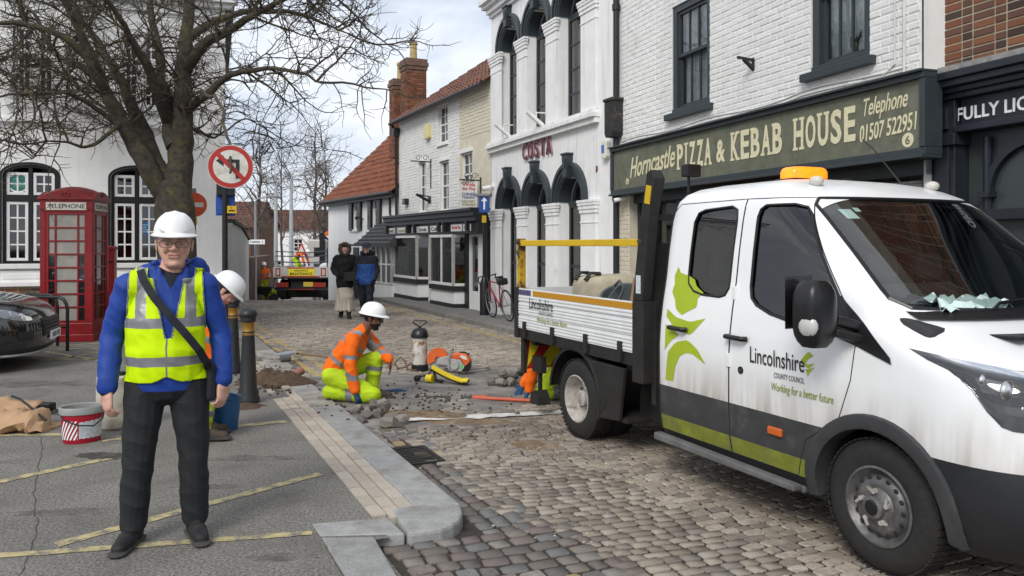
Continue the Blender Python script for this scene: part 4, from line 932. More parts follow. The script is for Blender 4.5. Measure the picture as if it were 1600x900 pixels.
# ---- left: white corner building
BK = Fac('white_corner_building', 'large white rendered building with black and white casement windows', 'building', (-16.58, 13.64), (-6.27, 17.5))
LB = BK.L; ops = []
def rk(x0, x1, y0, y1): return rect(BK, x0, x1, y0, y1)
g1 = rk(3, 90, 257, 412); g2 = rk(173, 262, 263, 415); w_ = g1[1]-g1[0]
g2 = (g2[0], g2[0]+w_, g1[2], g1[3]); g0 = (g1[0]-(g2[0]-g1[0]), g1[1]-(g2[0]-g1[0]), g1[2], g1[3])
h1 = rk(20, 88, 40, 160); h2 = (h1[0]+(g2[0]-g1[0])-.0, h1[1]+(g2[0]-g1[0]), h1[2], h1[3]); h0 = (h1[0]-(g2[0]-g1[0]), h1[1]-(g2[0]-g1[0]), h1[2], h1[3])
gops = [(q[0], q[1], q[2], q[3], q[3]-.22) for q in (g0, g1, g2)]
b = MB(); wall(b, 0, LB, .82, 6.9, gops+[h0, h1, h2], .16); b.build('front_wall', RENDER_W, BK.o); shell(BK, 9, 6.9, RENDER_W)
b = MB(); b.box(0, LB, -.06, .0, -.05, .78); b.build('brick_plinth_core', MORTAR, BK.o)
cells = brick_cells(0, LB, .0, .78, [], bl=.225, bh=.075, j=.012)
pr = [brick_mesh('plinth_brick', BR[i], .03, .07, .02) for i in (0,2,0,3)]
brick_field(BK.o, cells, pr, BR[0], .01, y=-.06, limit=200, camdist=lambda c: abs(c[0]-8))
b = MB(); b.box(-.05, LB+.05, -.13, 0, .78, .87); b.build('plinth_moulding', RENDER_W, BK.o, bevel=.01)
for q in (g0, g1, g2):
    a, c, z0, z1 = q; sp = z1-.22; zt = z0+(z1-z0)*.66
    b = MB(); t_ = .055; b.box(a, a+t_, .06, .14, z0, sp+.04); b.box(c-t_, c, .06, .14, z0, sp+.04); m_ = (a+c)/2; b.box(m_-.035, m_+.035, .055, .14, z0, z1-.02); b.box(a+t_, c-t_, .05, .14, zt-.06, zt+.06); b.box(a+t_, c-t_, .061, .14, z0, z0+.05)
    A_ = arch_pts(m_, sp, (c-a)/2, 14, .22); B_ = arch_pts(m_, sp, (c-a)/2-.06, 14, .16)
    for i in range(14):
        qq = [A_[i], A_[i+1], B_[i+1], B_[i]]; b.add([(p[0],.06,p[1]) for p in qq]+[(p[0],.14,p[1]) for p in qq], [(0,1,2,3),(3,2,6,7)])
    # black paint line round the opening
    A_ = arch_pts(m_, sp, (c-a)/2+.05, 14, .27); B_ = arch_pts(m_, sp, (c-a)/2, 14, .22)
    for i in range(14): qq = [A_[i], A_[i+1], B_[i+1], B_[i]]; b.add([(p[0],-.01,p[1]) for p in qq], [(0,1,2,3)])
    b.box(a-.05,a,-.01,.0,z0,sp); b.box(c,c+.05,-.01,.0,z0,sp); b.build('window_surround', SATIN, BK.o)
    for xa, xb in ((a+t_+.01, m_-.045), (m_+.045, c-t_-.01)):
        window(BK.o, xa, xb, z0+.06, zt-.07, .07, 2, 4, WHITE, fw=.055, bw=.03, back=.7, name='casement')
        window(BK.o, xa, xb, zt+.07, sp+.06, .07, 2, 2, WHITE, fw=.055, bw=.03, back=.7, name='top_light')
    b = MB(); b.box(a-.12, c+.12, -.10, .06, z0-.10, z0-.0); b.build('sill', WHITE, BK.o, bevel=.008)
    b = MB(); b.box(a-.05, c+.05, -.045, 0, .87, z0-.14); b.box(a+.02, c-.02, -.06, -.045, .93, z0-.2); b.build('apron_panel', RENDER_W, BK.o, bevel=.008)
for q in (h0, h1, h2):
    a, c, z0, z1 = q; m_ = (a+c)/2; zt = z0+(z1-z0)*.63
    b = MB(); b.box(a,a+.06,.05,.14,z0,z1); b.box(c-.06,c,.05,.14,z0,z1); b.box(m_-.06,m_+.06,.045,.14,z0,z1); b.box(a+.06,c-.06,.04,.14,zt-.05,zt+.05); b.box(a+.06,c-.06,.051,.14,z0,z0+.05); b.box(a+.06,c-.06,.051,.14,z1-.05,z1); b.build('window_surround', WHITE, BK.o)
    for xa, xb in ((a+.07, m_-.07), (m_+.07, c-.07)):
        window(BK.o, xa, xb, z0+.06, zt-.06, .06, 2, 4, WHITE, gm=DKGLASS, fw=.03, bw=.028, name='casement'); window(BK.o, xa, xb, zt+.06, z1-.06, .06, 2, 2, WHITE, gm=DKGLASS, fw=.03, bw=.028, name='top_light')
    b = MB(); b.box(a-.3, c+.3, -.1, 0, z0-.42, z0-.34); b.box(a-.12, c+.12, -.07, .05, z0-.1, z0-.005); b.build('sill', RENDER_W, BK.o, bevel=.008)
b = MB()
for z0, z1, o_ in ((6.55,6.62,.06),(6.75,6.85,.15),(6.85,6.95,.26)): b.box(-.1, LB+o_, -o_, -.001, z0, z1)
b.build('cornice', RENDER_W, BK.o, bevel=.01)
b = MB(); b.box(-.1, LB+.2, -.2, 9, 6.95, 7.1); b.build('roof', SLATE, BK.o)
# round sticker, poster, ledges inside the windows
lx, lz = BK.px(27, 285); t = thing('window_sticker', 'round green shop sticker in the arched window top', 'sticker', BK.w(lx, .095, lz), BK.o.rotation_euler.z)
b = MB(); Mx = Matrix.Rotation(R(90), 4, 'X'); b.lathe([(.2,0),(.2,.006)], 28, 0, Mx); b.build('rim', WLET, t); b = MB(); b.lathe([(.17,0),(.17,.01)], 28, 0, Mx); b.build('disc', mat('teal', (.03,.17,.14), .5, var=.2), t)
for i, (a_, c_) in enumerate(((-.09,.0),(-.11,.09),(-.08,.11))): b = MB(); b.box(a_, c_, -.0125, -.0102, .055-.07*i, .09-.07*i); b.build('sticker_print', mat('teal_pale', (.10,.30,.25), .5, var=.6, scale=60), t)
lx, lz = BK.px(226, 357); t = thing('window_poster', 'blue poster in the white casement window', 'poster', BK.w(lx, .09, lz), BK.o.rotation_euler.z); b = MB(); b.box(-.09,.09,-.004,.004,-.13,.13); b.build('sheet', mat('poster_blue', (.02,.13,.34), .5, var=.1), t)
for k in range(4): b = MB(); b.box(-.07, .06-.02*(k % 2), -.006, -.0042, .07-.05*k, .09-.05*k); b.build('poster_print', mat('print_pale_blue', (.3,.5,.65), .5, var=.5, scale=80), t)
# lane wall, brick wall
GW = Fac('lane_garden_wall', 'tall streaked pale render wall along the lane', 'wall', (-6.5, 18.6), (-11.05, 33.6))
b = MB(); n_ = 12; vs = []
for i in range(n_+1): x = GW.L*i/n_; Y = GW.w(x,0).y; g_ = fall(Y); vs += [(x,0,g_-.4),(x,0,2.12+g_*.62),(x,.3,2.12+g_*.62),(x,.3,g_-.4)]
b.add(vs, [(4*i+j, 4*i+4+j, 4*i+4+(j+1)%4, 4*i+(j+1)%4) for i in range(n_) for j in range(4)]); b.add(vs[:4], [(0,1,2,3)]); b.add(vs[-4:], [(3,2,1,0)]); b.build('wall_face', mat('streaked_render', (.50,.49,.46), .9, var=.2, streak=.55, bump=.3, bscale=20), GW.o)
for i in range(16):
    b = MB(); x = GW.L*i/16; Y = GW.w(x,0).y; z = 2.125+fall(Y)*.62; b.box(x+.01, x+GW.L/16-.01, -.06, .36, z, z+.09); b.build('coping', mat('dark_coping', (.07,.065,.055), .9, var=.3), GW.o)
BW = Fac('brick_lane_wall', 'brown brick wall at the lane end beside the lamp column', 'wall', (-11.0, 33.7), (-12.4, 41))
b = MB(); b.box(0, BW.L, 0, .25, -2.2, 1.05); b.build('core', mat('brown_mortar', (.17,.125,.095), .95, var=.3), BW.o)
cells = brick_cells(0, BW.L, -1.2, 1.04, [], bl=.235, bh=.08)
brick_field(BW.o, cells, [brick_mesh('wall_brick', BR[2], .03, .07, .02), brick_mesh('wall_brick', BR[0], .03, .07, .02)], BR[2], .01, limit=0)
# front-facing stub of that wall
# far houses
def far_house(name, label, x0, x1, Y, eave, ridge, base, m, rm, wins, depth=7):
    A_ = Vector(((x0-800)/F*Y, Y)); B_ = Vector(((x1-800)/F*Y, Y)); fh = Fac(name, label, 'building', A_, B_)
    ze = HZ-(eave-HY)/F*Y; zr = HZ-(ridge-HY)/F*Y
    ops = [rect(fh, *q) for q in wins]
    b = MB(); wall(b, 0, fh.L, base, ze, ops, .15); b.build('front_wall', m, fh.o); shell(fh, depth, ze, m, zb=base)
    for q in ops: window(fh.o, q[0], q[1], q[2], q[3], .08, 2, 3, WHITE, gm=DKGLASS, fw=.09, bw=.06, panes=False)
    roof_tiles(fh.o, (-.3,-.3,ze-.1), (fh.L+.3,-.3,ze-.1), (fh.L+.3,depth/2,zr), (-.3,depth/2,zr), int(fh.L/.28), 16, rm, amp=.04, step=.04)
    roof_tiles(fh.o, (fh.L+.3,depth+.3,ze-.1), (-.3,depth+.3,ze-.1), (-.3,depth/2,zr), (fh.L+.3,depth/2,zr), int(fh.L/.28), 6, rm)
    b = MB(); b.add([(0,0,ze),(0,depth,ze),(0,depth/2,zr)], [(0,2,1)]); b.add([(fh.L,0,ze),(fh.L,depth,ze),(fh.L,depth/2,zr)], [(0,1,2)]); b.build('gable', m, fh.o); return fh
far_house('far_white_house', 'distant white house with weathered red roof closing the street', 384, 560, 74, 358, 326, -2.9, RENDER_W, PANT2, [(412,426,373,392),(458,473,373,393),(425,440,407,427),(494,504,400,424)])
far_house('far_brick_house', 'distant dark brick house behind the lane wall', 330, 392, 62, 354, 312, -2.9, BR[2], PANT2, [(372,380,360,374)])
# ================================================================== TIPPER TRUCK
VW = mat('van_white', (.80, .81, .81), .28, var=.02, spec=.5, coat=.3, zdirt=(.62, 1.0, (.30, .24, .18), .75))
VCL = mat('grey_cladding', (.045, .046, .048), .6, var=.2, scale=9, bump=.15, bscale=200, dirt=(.12,.11,.10), dscale=4, dlo=.55, dhi=.8)
LIME = mat('lime_vinyl', (.36, .46, .02), .45, var=.06, zdirt=(.62, 1.0, (.25, .24, .08), .5))
LIMED = mat('lime_dirty', (.21, .23, .03), .6, var=.3, scale=7, dirt=(.13,.12,.06), dscale=4, dlo=.5, dhi=.75)
BUMP = mat('bumper_plastic', (.018, .019, .021), .5, var=.15, bump=.1, bscale=200)
CHAS = mat('chassis_black', (.02, .019, .018), .7, var=.4, scale=9)
ALU = mat('dropside_white', (.70, .71, .71), .4, .0, var=.08, dirt=(.5,.48,.44), dscale=3, dlo=.6, dhi=.8)
YELL = mat('safety_yellow', (.62, .40, .01), .45, var=.12, dirt=(.12,.06,.03), dscale=7, dlo=.64, dhi=.74)
YELR = mat('rusty_yellow', (.55, .34, .01), .6, var=.2, dirt=(.10,.045,.02), dscale=11, dlo=.46, dhi=.58)
RIM = mat('steel_rim', (.48, .45, .41), .5, .25, var=.35, scale=12, dirt=(.12,.09,.065), dscale=7)
RIMD = mat('front_rim', (.13, .13, .13), .45, .4, var=.4, scale=12, dirt=(.26,.24,.22), dscale=9)
CHROME = mat('chrome', (.7,.7,.72), .12, 1, var=0)
LENS = glass('lamp_lens', (.9,.92,.92), .05)
van = thing('tipper_truck', 'white double cab council tipper truck parked on the setts', 'truck', (2.847, 4.67, -.10), -R(65.1))
VD = Vector((math.cos(-R(65.1)), math.sin(-R(65.1)))); VL = Vector((-VD.y, VD.x))
def vpx(x, y, yl=-1.03):
    k = (x-800)/F; q = Vector((2.847, 4.67))+VL*yl; n_ = VL
    Y = (q.x*n_.x+q.y*n_.y)/(k*n_.x+n_.y); X = k*Y; d = Vector((X, Y))-q
    return d.dot(VD), HZ-(y-HY)/F*Y+.10
def ip(tab, z):
    return float(np.interp(z, [a for a, _ in tab], [c for _, c in tab]))
TW = [(.25,.93),(.30,.97),(.37,1.0),(.48,1.02),(.7,1.03),(1.0,1.03),(1.15,1.02),(1.3,1.0),(1.5,.965),(1.7,.94),(1.9,.908),(2.0,.885),(2.06,.86),(2.11,.815),(2.15,.73),(2.18,.57),(2.205,.36),(2.215,.12)]
TXF = [(.25,.90),(.32,.97),(.45,1.02),(.62,1.02),(.75,1.0),(.95,.97),(1.06,.93),(1.12,.87),(1.17,.76),(1.22,.62),(1.27,.47),(1.32,.33),(1.36,.24),(1.42,.15),(1.5,.055),(1.7,-.18),(1.9,-.42),(2.0,-.545),(2.06,-.63),(2.11,-.74),(2.15,-.86),(2.18,-1.0),(2.205,-1.2),(2.215,-1.4)]
TXR = [(.25,-1.97),(1.9,-1.97),(2.06,-1.95),(2.11,-1.92),(2.15,-1.87),(2.18,-1.8),(2.205,-1.68),(2.215,-1.55)]
TLN = [(.25,.6),(.6,.62),(1.0,.75),(1.3,.62),(1.42,.42),(2.0,.40),(2.11,.4),(2.215,.12)]
TPQ = [(.25,2.6),(1.0,2.6),(1.3,2.6),(1.45,2.7),(2.1,2.7),(2.215,2.2)]
def side_y(x, z, off=0):
    w_ = ip(TW, z); xf = ip(TXF, z); xc = xf-ip(TLN, z); p = ip(TPQ, z)
    if x <= xc: return w_+off
    t = min(1, (x-xc)/(xf-xc)); return w_*max(0, 1-t**p)**(1/p)+off
def front_x(y, z):
    w_ = ip(TW, z); xf = ip(TXF, z); xc = xf-ip(TLN, z); p = ip(TPQ, z)
    return xc+(xf-xc)*max(0, 1-min(1, abs(y)/w_)**p)**(1/p)
def ring(z, inset=0, zz=None):
    w_ = ip(TW, z)-inset; xf = ip(TXF, z)-inset*1.3; xr = ip(TXR, z)+inset; xc = xf-ip(TLN, z); p = ip(TPQ, z); h = []
    for t in (0, .35, .7): h.append((xr, w_*t))
    r = .07
    for i in range(4): a = math.pi/2*i/3; h.append((xr+r-r*math.cos(a), w_-r+r*math.sin(a)))
    for i in range(1, 27): h.append((xr+r+(xc-xr-r)*i/26, w_))
    for i in range(1, 23):
        th = math.pi/2*i/22; h.append((xc+(xf-xc)*math.sin(th)**(2/p), w_*max(0,math.cos(th))**(2/p)))
    full = h+[(x, -y) for x, y in reversed(h[1:-1])]
    return [(x, y, z if zz is None else zz) for x, y in full]
ZL = [.25,.30,.37,.42,.48,.55,.62,.70,.75,.82,.9,1.0,1.06,1.1,1.135,1.17,1.2,1.23,1.26,1.29,1.32,1.345,1.37,1.4,1.45,1.5,1.56,1.63,1.7,1.77,1.84,1.9,1.95,2.0,2.03,2.06,2.085,2.11,2.13,2.15,2.165,2.18,2.193,2.205,2.215]
def loft(mb, zs, inset=0, fm=None):
    rs = [ring(z, inset) for z in zs]; n_ = len(rs[0]); vs = [p for r_ in rs for p in r_]
    for i in range(len(zs)-1):
        for j in range(n_):
            a, c = i*n_+j, i*n_+(j+1) % n_
            q = (a, a+n_, c+n_, c)
            cx = sum(vs[k][0] for k in q)/4; cz = (zs[i]+zs[i+1])/2; cy = abs(sum(vs[k][1] for k in q)/4)
            mb.f.append(list(q)); mb.m.append(fm(cx, cy, cz) if fm else 1); mb.c.append(None)
    mb.v += vs; mb.f.append(list(range(n_))); mb.m.append(1 if not fm else 3); mb.c.append(None)
    mb.f.append(list(reversed(range((len(zs)-1)*n_, len(zs)*n_)))); mb.m.append(1 if not fm else 0); mb.c.append(None)
def zone(x, y, z):
    if x > .40 and z < .70: return 3
    if z < .37: return 3
    if z < .48: return 2 if x < .2 else 3
    if z < .70: return 1
    return 0
b = MB(); loft(b, ZL, 0, zone); body = b.build('cab_body', [VW, VCL, LIMED, BUMP], van)
def cutter(mb, slot=1):
    o = mb.build('cutter', [VW, VCL, LIMED, BUMP]); 
    for p in o.data.polygons: p.material_index = slot
    o.parent = van; return o
WF = [(-1.005,1.47),(-.985,1.40),(-.93,1.355),(-.8,1.31),(-.55,1.265),(-.2,1.235),(-.155,1.25),(-.17,1.30),(-.62,1.92),(-.68,1.975),(-.75,1.995),(-.95,1.995),(-.995,1.97),(-1.01,1.92)]
WR = [(-1.66,1.53),(-1.645,1.46),(-1.58,1.41),(-1.48,1.39),(-1.30,1.385),(-1.24,1.40),(-1.21,1.45),(-1.205,1.9),(-1.22,1.975),(-1.28,2.0),(-1.56,1.985),(-1.63,1.965),(-1.66,1.9)]
WS = [(-.86,1.45),(-.80,1.40),(-.4,1.385),(0,1.38),(.4,1.385),(.80,1.40),(.86,1.45),(.755,1.99),(.70,2.03),(-.70,2.03),(-.755,1.99)]
cuts_ = []
c_ = MB(); loft(c_, [.62,.8,1.0,1.1,1.2,1.3,1.4,1.5,1.7,1.9,2.0,2.05,2.09,2.12], .055); cuts_.append(cutter(c_))
c_ = MB(); c_.prism(WF, -1.3, 1.3); cuts_.append(cutter(c_))
c_ = MB(); c_.prism(WR, -1.3, 1.3); cuts_.append(cutter(c_))
c_ = MB(); k = len(WS); c_.add([(-.62,y,z) for y, z in WS]+[(.9,y,z) for y, z in WS], [tuple(reversed(range(k))), tuple(range(k,2*k))]+[(i,(i+1)%k,(i+1)%k+k,i+k) for i in range(k)]); cuts_.append(cutter(c_))
for sg in (-1, 1):
    c_ = MB(); c_.prism([(.415*math.cos(R(180*i/30)), .35+.415*math.sin(R(180*i/30))) for i in range(31)]+[(-.415,0),(.415,0)], min(sg*.62,sg*1.3), max(sg*.62,sg*1.3)); cuts_.append(cutter(c_))
for c_ in cuts_:
    for p in [c_]:
        bmx = bmesh.new(); bmx.from_mesh(p.data); bmesh.ops.recalc_face_normals(bmx, faces=bmx.faces); bmx.to_mesh(p.data); bmx.free()
bmx = bmesh.new(); bmx.from_mesh(body.data); bmesh.ops.recalc_face_normals(bmx, faces=bmx.faces); bmx.to_mesh(body.data); bmx.free()
for c_ in cuts_:
    m_ = body.modifiers.new('cut', 'BOOLEAN'); m_.object = c_; m_.operation = 'DIFFERENCE'; m_.solver = 'EXACT'
bpy.context.view_layer.update(); dg = bpy.context.evaluated_depsgraph_get()
nm = bpy.data.meshes.new_from_object(body.evaluated_get(dg)); body.modifiers.clear(); body.data = nm
for c_ in cuts_: bpy.data.objects.remove(c_)
# doors: cut the shell along the seams and split the panels off
DF = [(-1.145,.37),(-.56,.37),(-.48,.60),(-.23,.78),(-.15,1.0),(-.125,1.24),(-.145,1.30),(-.70,2.035),(-1.145,2.045)]
DRR = [(-1.93,.37),(-1.15,.37),(-1.15,2.045),(-1.86,2.04),(-1.93,1.98)]
def inpoly(x, z, poly):
    r_ = False; n_ = len(poly)
    for i in range(n_):
        (x1, z1), (x2, z2) = poly[i], poly[(i+1) % n_]
        if (z1 > z) != (z2 > z) and x < (x2-x1)*(z-z1)/(z2-z1)+x1: r_ = not r_
    return r_
bmx = bmesh.new(); bmx.from_mesh(body.data)
for poly in (DF, DRR):
    for i in range(len(poly)):
        (x1, z1), (x2, z2) = poly[i], poly[(i+1) % len(poly)]; no = Vector((z2-z1, 0, -(x2-x1)))
        fs = [f for f in bmx.faces if abs(f.calc_center_median().y) > .5 and min(x1,x2)-.12 < f.calc_center_median().x < max(x1,x2)+.12 and min(z1,z2)-.12 < f.calc_center_median().z < max(z1,z2)+.12]
        ge = set(fs); [ge.update(f.edges) for f in fs]; [ge.update(f.verts) for f in fs]
        bmesh.ops.bisect_plane(bmx, geom=list(ge), plane_co=(x1,0,z1), plane_no=no.normalized())
def split(sg, poly):
    keep = [f for f in bmx.faces if f.calc_center_median().y*sg > .5 and inpoly(f.calc_center_median().x, f.calc_center_median().z, poly)]
    if not keep: return None
    nb = bmx.copy(); ids = {f.index for f in keep}
    nb.faces.ensure_lookup_table(); bmesh.ops.delete(nb, geom=[f for f in nb.faces if f.index not in ids], context='FACES')
    me = bpy.data.meshes.new('door'); nb.to_mesh(me); nb.free(); [me.materials.append(m) for m in (VW, VCL, LIMED, BUMP)]
    bmesh.ops.delete(bmx, geom=keep, context='FACES'); bmx.faces.index_update()
    o = bpy.data.objects.new('door', me); COL.objects.link(o); o.parent = van; me.shade_smooth(); me.set_sharp_from_angle(angle=R(32)); return o
bmx.faces.index_update(); DOORS = {}
for sg in (-1, 1):
    for nm_, poly in (('f', DF), ('r', DRR)): DOORS[(sg, nm_)] = split(sg, poly)
bmx.to_mesh(body.data); bmx.free(); body.data.shade_smooth(); body.data.set_sharp_from_angle(angle=R(32))
body['label'] = 'white cab shell with black bumper'
def rows(poly, z): 
    xs = []
    for i in range(len(poly)):
        (x1, z1), (x2, z2) = poly[i], poly[(i+1) % len(poly)]
        if (z1 <= z < z2) or (z2 <= z < z1): xs.append(x1+(x2-x1)*(z-z1)/(z2-z1))
    return (min(xs), max(xs)) if len(xs) >= 2 else None
def grid_patch(poly, f, nz=14, nx=10):
    zs = [p[1] for p in poly]; z0, z1 = min(zs)+1e-4, max(zs)-1e-4; b = MB(); vs = []; ok = []
    for i in range(nz+1):
        r_ = rows(poly, z0+(z1-z0)*i/nz)
        if r_ is None: continue
        for j in range(nx+1): vs.append(f(r_[0]+(r_[1]-r_[0])*j/nx, z0+(z1-z0)*i/nz))
    n_ = len(vs)//(nx+1); b.add(vs, [(i*(nx+1)+j, i*(nx+1)+j+1, (i+1)*(nx+1)+j+1, (i+1)*(nx+1)+j) for i in range(n_-1) for j in range(nx)]); return b
def sidepatch(poly, off, m, name, parent=van, sg=-1, nz=14, nx=10, smooth=True):
    o = grid_patch(poly, lambda x, z: (x, sg*(side_y(x, z)+off), z), nz, nx).build(name, m, parent)
    if smooth: o.data.shade_smooth()
    return o
def resample(poly, st=.03):
    out_ = []
    for i in range(len(poly)):
        a, c = Vector(poly[i]), Vector(poly[(i+1) % len(poly)]); n_ = max(1, int((c-a).length/st))
        out_ += [a.lerp(c, t/n_) for t in range(n_)]
    return out_
SEAM = mat('shut_line', (.02,.02,.02), .8, var=0)
for sg in (-1, 1):
    for nm_, poly, wp in (('f', DF, WF), ('r', DRR, WR)):
        d = DOORS[(sg, nm_)]
        sidepatch(wp, -.012, G_CAR, 'window', d, sg)
        b = MB(); b.tube([(p.x, sg*(side_y(p.x, p.y)-.001), p.y) for p in resample(wp)], .009, 6, closed=True); b.build('window_seal', SATIN, d)
        b = MB(); b.tube([(p.x, sg*(side_y(p.x, p.y)-.0015), p.y) for p in resample(poly)], .0042, 5, closed=True); b.build('shut_line', SEAM, d)
        hx = -1.06 if nm_ == 'f' else -1.68; hz = 1.135
        b = MB(); b.tube([(hx-.09, sg*1.03, hz), (hx-.085, sg*1.062, hz+.003), (hx+.07, sg*1.062, hz), (hx+.085, sg*1.03, hz)], .017, 8, ab=(1.0,1.0)); b.build('handle', SATIN, d, smooth=50)
        if nm_ == 'f':
            b = MB(); b.cyl((-1.03, sg*1.02, .93), (-1.03, sg*1.036, .93), .024, n=16); b.build('lock', SATIN, d); b = MB(); b.cyl((-1.03, sg*1.036, .93), (-1.03, sg*1.039, .93), .013, n=12); b.build('lock_barrel', CHROME, d)
        hinges = ((-1.147,1.42),(-1.147,.98)) if nm_ == 'r' else ()
        for hx, hz in hinges:
            b = MB(); b.box(hx-.018, hx+.018, min(sg*(side_y(hx,hz)+.012), sg*(side_y(hx,hz)-.01)), max(sg*(side_y(hx,hz)+.012), sg*(side_y(hx,hz)-.01)), hz-.045, hz+.045); b.build('hinge', VW, d, bevel=.004)
    # black sail panel + mirror
    sidepatch([(-.40,1.255),(-.30,1.455),(-.26,1.455),(.10,1.155),(.11,1.12),(-.12,1.19)], .006, SATIN, 'mirror_sail', van, sg, 10, 8)
    b = MB(); my = sg*1.25; prof = []; MZ = -.05
    for i in range(13):
        t = i/12; z = 1.24+MZ+.36*t; e_ = (1-abs(2*t-1)**3.2)**(1/3.2) if 0 < t < 1 else .25; prof.append((z, .105*max(.55,e_), .078*max(.5,e_)))
    vs = []; n_ = 20
    for z, ry, rx in prof:
        for j in range(n_):
            a = 2*math.pi*j/n_; ca, sa = math.cos(a), math.sin(a); q = (abs(ca)**4.+abs(sa)**4.)**(1/4.); vs.append((-.20+rx*ca/q+(.02 if ca > 0 else 0), my+ry*sa/q, z))
    b.add(vs, [(i*n_+j, i*n_+(j+1)%n_, (i+1)*n_+(j+1)%n_, (i+1)*n_+j) for i in range(12) for j in range(n_)]+[tuple(reversed(range(n_))), tuple(range(12*n_, 13*n_))])
    mh = b.build('mirror', SATIN, van, smooth=50)
    b = MB(); b.prism([(0,0),(.1,0),(.1,.2),(0,.2)], 0, .1, 0, Matrix.Translation((-.155, my-.05+sg*.088, 1.29))); 
    b = MB(); b.ball((-.165, my+sg*.075, 1.31), (.066,.036,.066), 14, 9); b.build('indicator', mat('clear_plastic', (.50,.50,.48), .2, var=.12, scale=20), mh, smooth=60)
    b = MB(); b.bar((-.17, sg*1.14, 1.335), (-.15, sg*.985, 1.295), .09, .055); b.bar((-.17, sg*1.14, 1.27), (-.12, sg*.99, 1.23), .08, .05); b.build('mirror_arm', SATIN, mh, bevel=.012)
    b = MB(); b.add([(-.305,my-.1,1.28),(-.305,my+.1,1.28),(-.305,my+.1,1.57),(-.305,my-.1,1.57)], [(0,1,2,3)]); b.build('mirror_glass', CHROME, mh)
    # wheel arch trim
    vs = []; n_ = 26; b = MB()
    for i in range(n_+1):
        a = R(-8+196*i/n_); 
        for r_, o_ in ((.41,-.10),(.41,.022),(.43,.03),(.485,.024),(.495,-.02)):
            x = r_*math.cos(a); z = .35+r_*math.sin(a); vs.append((x, sg*(side_y(x, max(.3, z))+o_), z))
    b.add(vs, [(5*i+j, 5*i+5+j, 5*i+6+j, 5*i+1+j) for i in range(n_) for j in range(4)]); b.build('wheel_arch', VCL, van, smooth=40)
    # running board, side marker
    b = MB(); b.prism([(-1.93,.29),(-.52,.29),(-.52,.33),(-1.93,.345)], sg*1.045-.035, sg*1.045+.035); b.box(-1.93,-.52,min(sg*1.0,sg*.7),max(sg*1.0,sg*.7),.27,.31); b.build('running_board', mat('board_grey', (.13,.13,.13), .7, var=.3), van, bevel=.012)
    b = MB(); b.box(-.78,-.66,min(sg*1.02,sg*1.045),max(sg*1.02,sg*1.045),.575,.625); b.build('side_marker', mat('amber', (.55,.12,.02), .3), van, bevel=.01)
    # headlamp
    def hl(y_, z): return (front_x(y_, z)+.005, sg*y_, z)
    def hp(th, z, off=.006):
        w_ = ip(TW, z); xf = ip(TXF, z); xc = xf-ip(TLN, z); p = ip(TPQ, z); return Vector((xc+(xf-xc)*math.sin(th)**(2/p)+off, sg*(w_*max(0,math.cos(th))**(2/p)+off*.6), z))
    vs = []; nu = 12; nv = 8
    for i in range(nu+1):
        t = i/nu; th = R(13+40*t); zlo = 1.17-.27*sst(0,.38,t)-.03*t; zhi = 1.215-.085*t
        for j in range(nv+1): vs.append(hp(th, zlo+(zhi-zlo)*j/nv))
    b = MB(); q = [(i*(nv+1)+j, i*(nv+1)+j+1, (i+1)*(nv+1)+j+1, (i+1)*(nv+1)+j) for i in range(nu) for j in range(nv)]; b.add(vs, q); hd = b.build('headlamp', LENS, van); hd.data.shade_smooth()
    b = MB(); b.add([Vector(v)-Vector((.0045,0,0)) for v in vs], q); b.build('lamp_bowl', SATIN, hd)
    for th, z, r_ in ((R(32),1.06,.052),(R(42),1.03,.05),(R(26),1.10,.03),(R(36),.985,.022),(R(47),1.07,.026)):
        b = MB(); b.ball(hp(th, z, -.012), (r_*.45,r_,r_), 14, 8); b.build('reflector', mat('bright_reflector', (.62,.63,.65), .2, .9, var=.3, scale=60), hd, smooth=60)
    # fog lamp pocket / bumper crease
    vs = []
    for i in range(9):
        for j in range(5): vs.append(hp(R(34+26*i/8), .42+.16*j/4, .006))
    b = MB(); b.add(vs, [(i*5+j, i*5+j+1, (i+1)*5+j+1, (i+1)*5+j) for i in range(8) for j in range(4)]); b.build('lower_grille', SATIN, van)
    b = MB(); b.tube([hp(R(34+26*i/8), .60, .01) for i in range(9)]+[hp(R(60), .60-.2*i/4, .01) for i in range(1,5)]+[hp(R(60-26*i/8), .40, .01) for i in range(9)]+[hp(R(34), .4+.2*i/4, .01) for i in range(1,4)], .014, 6, closed=True); b.build('grille_frame', BUMP, van)
# windscreen
o = grid_patch(WS, lambda y_, z: (front_x(y_, z)-.006, y_, z), 14, 16).build('windscreen', G_SCR, van); o.data.shade_smooth(); scr = o
b = MB(); b.tube([(front_x(p.x, p.y)-.003, p.x, p.y) for p in resample(WS, .04)], .013, 6, closed=True); b.build('screen_seal', SATIN, scr)
STK = mat('paper_mint', (.55,.68,.64), .6, var=.05)
for y0, y1, z0, z1 in ((-.66,-.58,1.90,1.96),(-.56,-.52,1.945,1.97)):
    grid_patch([(y0,z0),(y1,z0),(y1,z1),(y0,z1)], lambda y_, z: (front_x(y_, z)-.012, y_, z), 2, 2).build('screen_sticker', STK, scr)
for y0, sg in ((-.35, 1), (.35, 1)):
    b = MB(); b.tube([(front_x(y0,1.40)+.03, y0, 1.385), (front_x(y0+.1,1.42)+.02, y0+.1, 1.42), (front_x(y0+.55,1.43)+.012, y0+.55, 1.445)], .010, 6); b.build('wiper', SATIN, van)
b = MB(); vs = []
for i in range(13):
    y_ = -.84+1.68*i/12; vs += [(front_x(y_, 1.375)-.015, y_, 1.388), (front_x(y_, 1.335)+.015, y_, 1.352)]
b.add(vs, [(2*i, 2*i+1, 2*i+3, 2*i+2) for i in range(12)]); b.build('scuttle', SATIN, van)
b = MB()
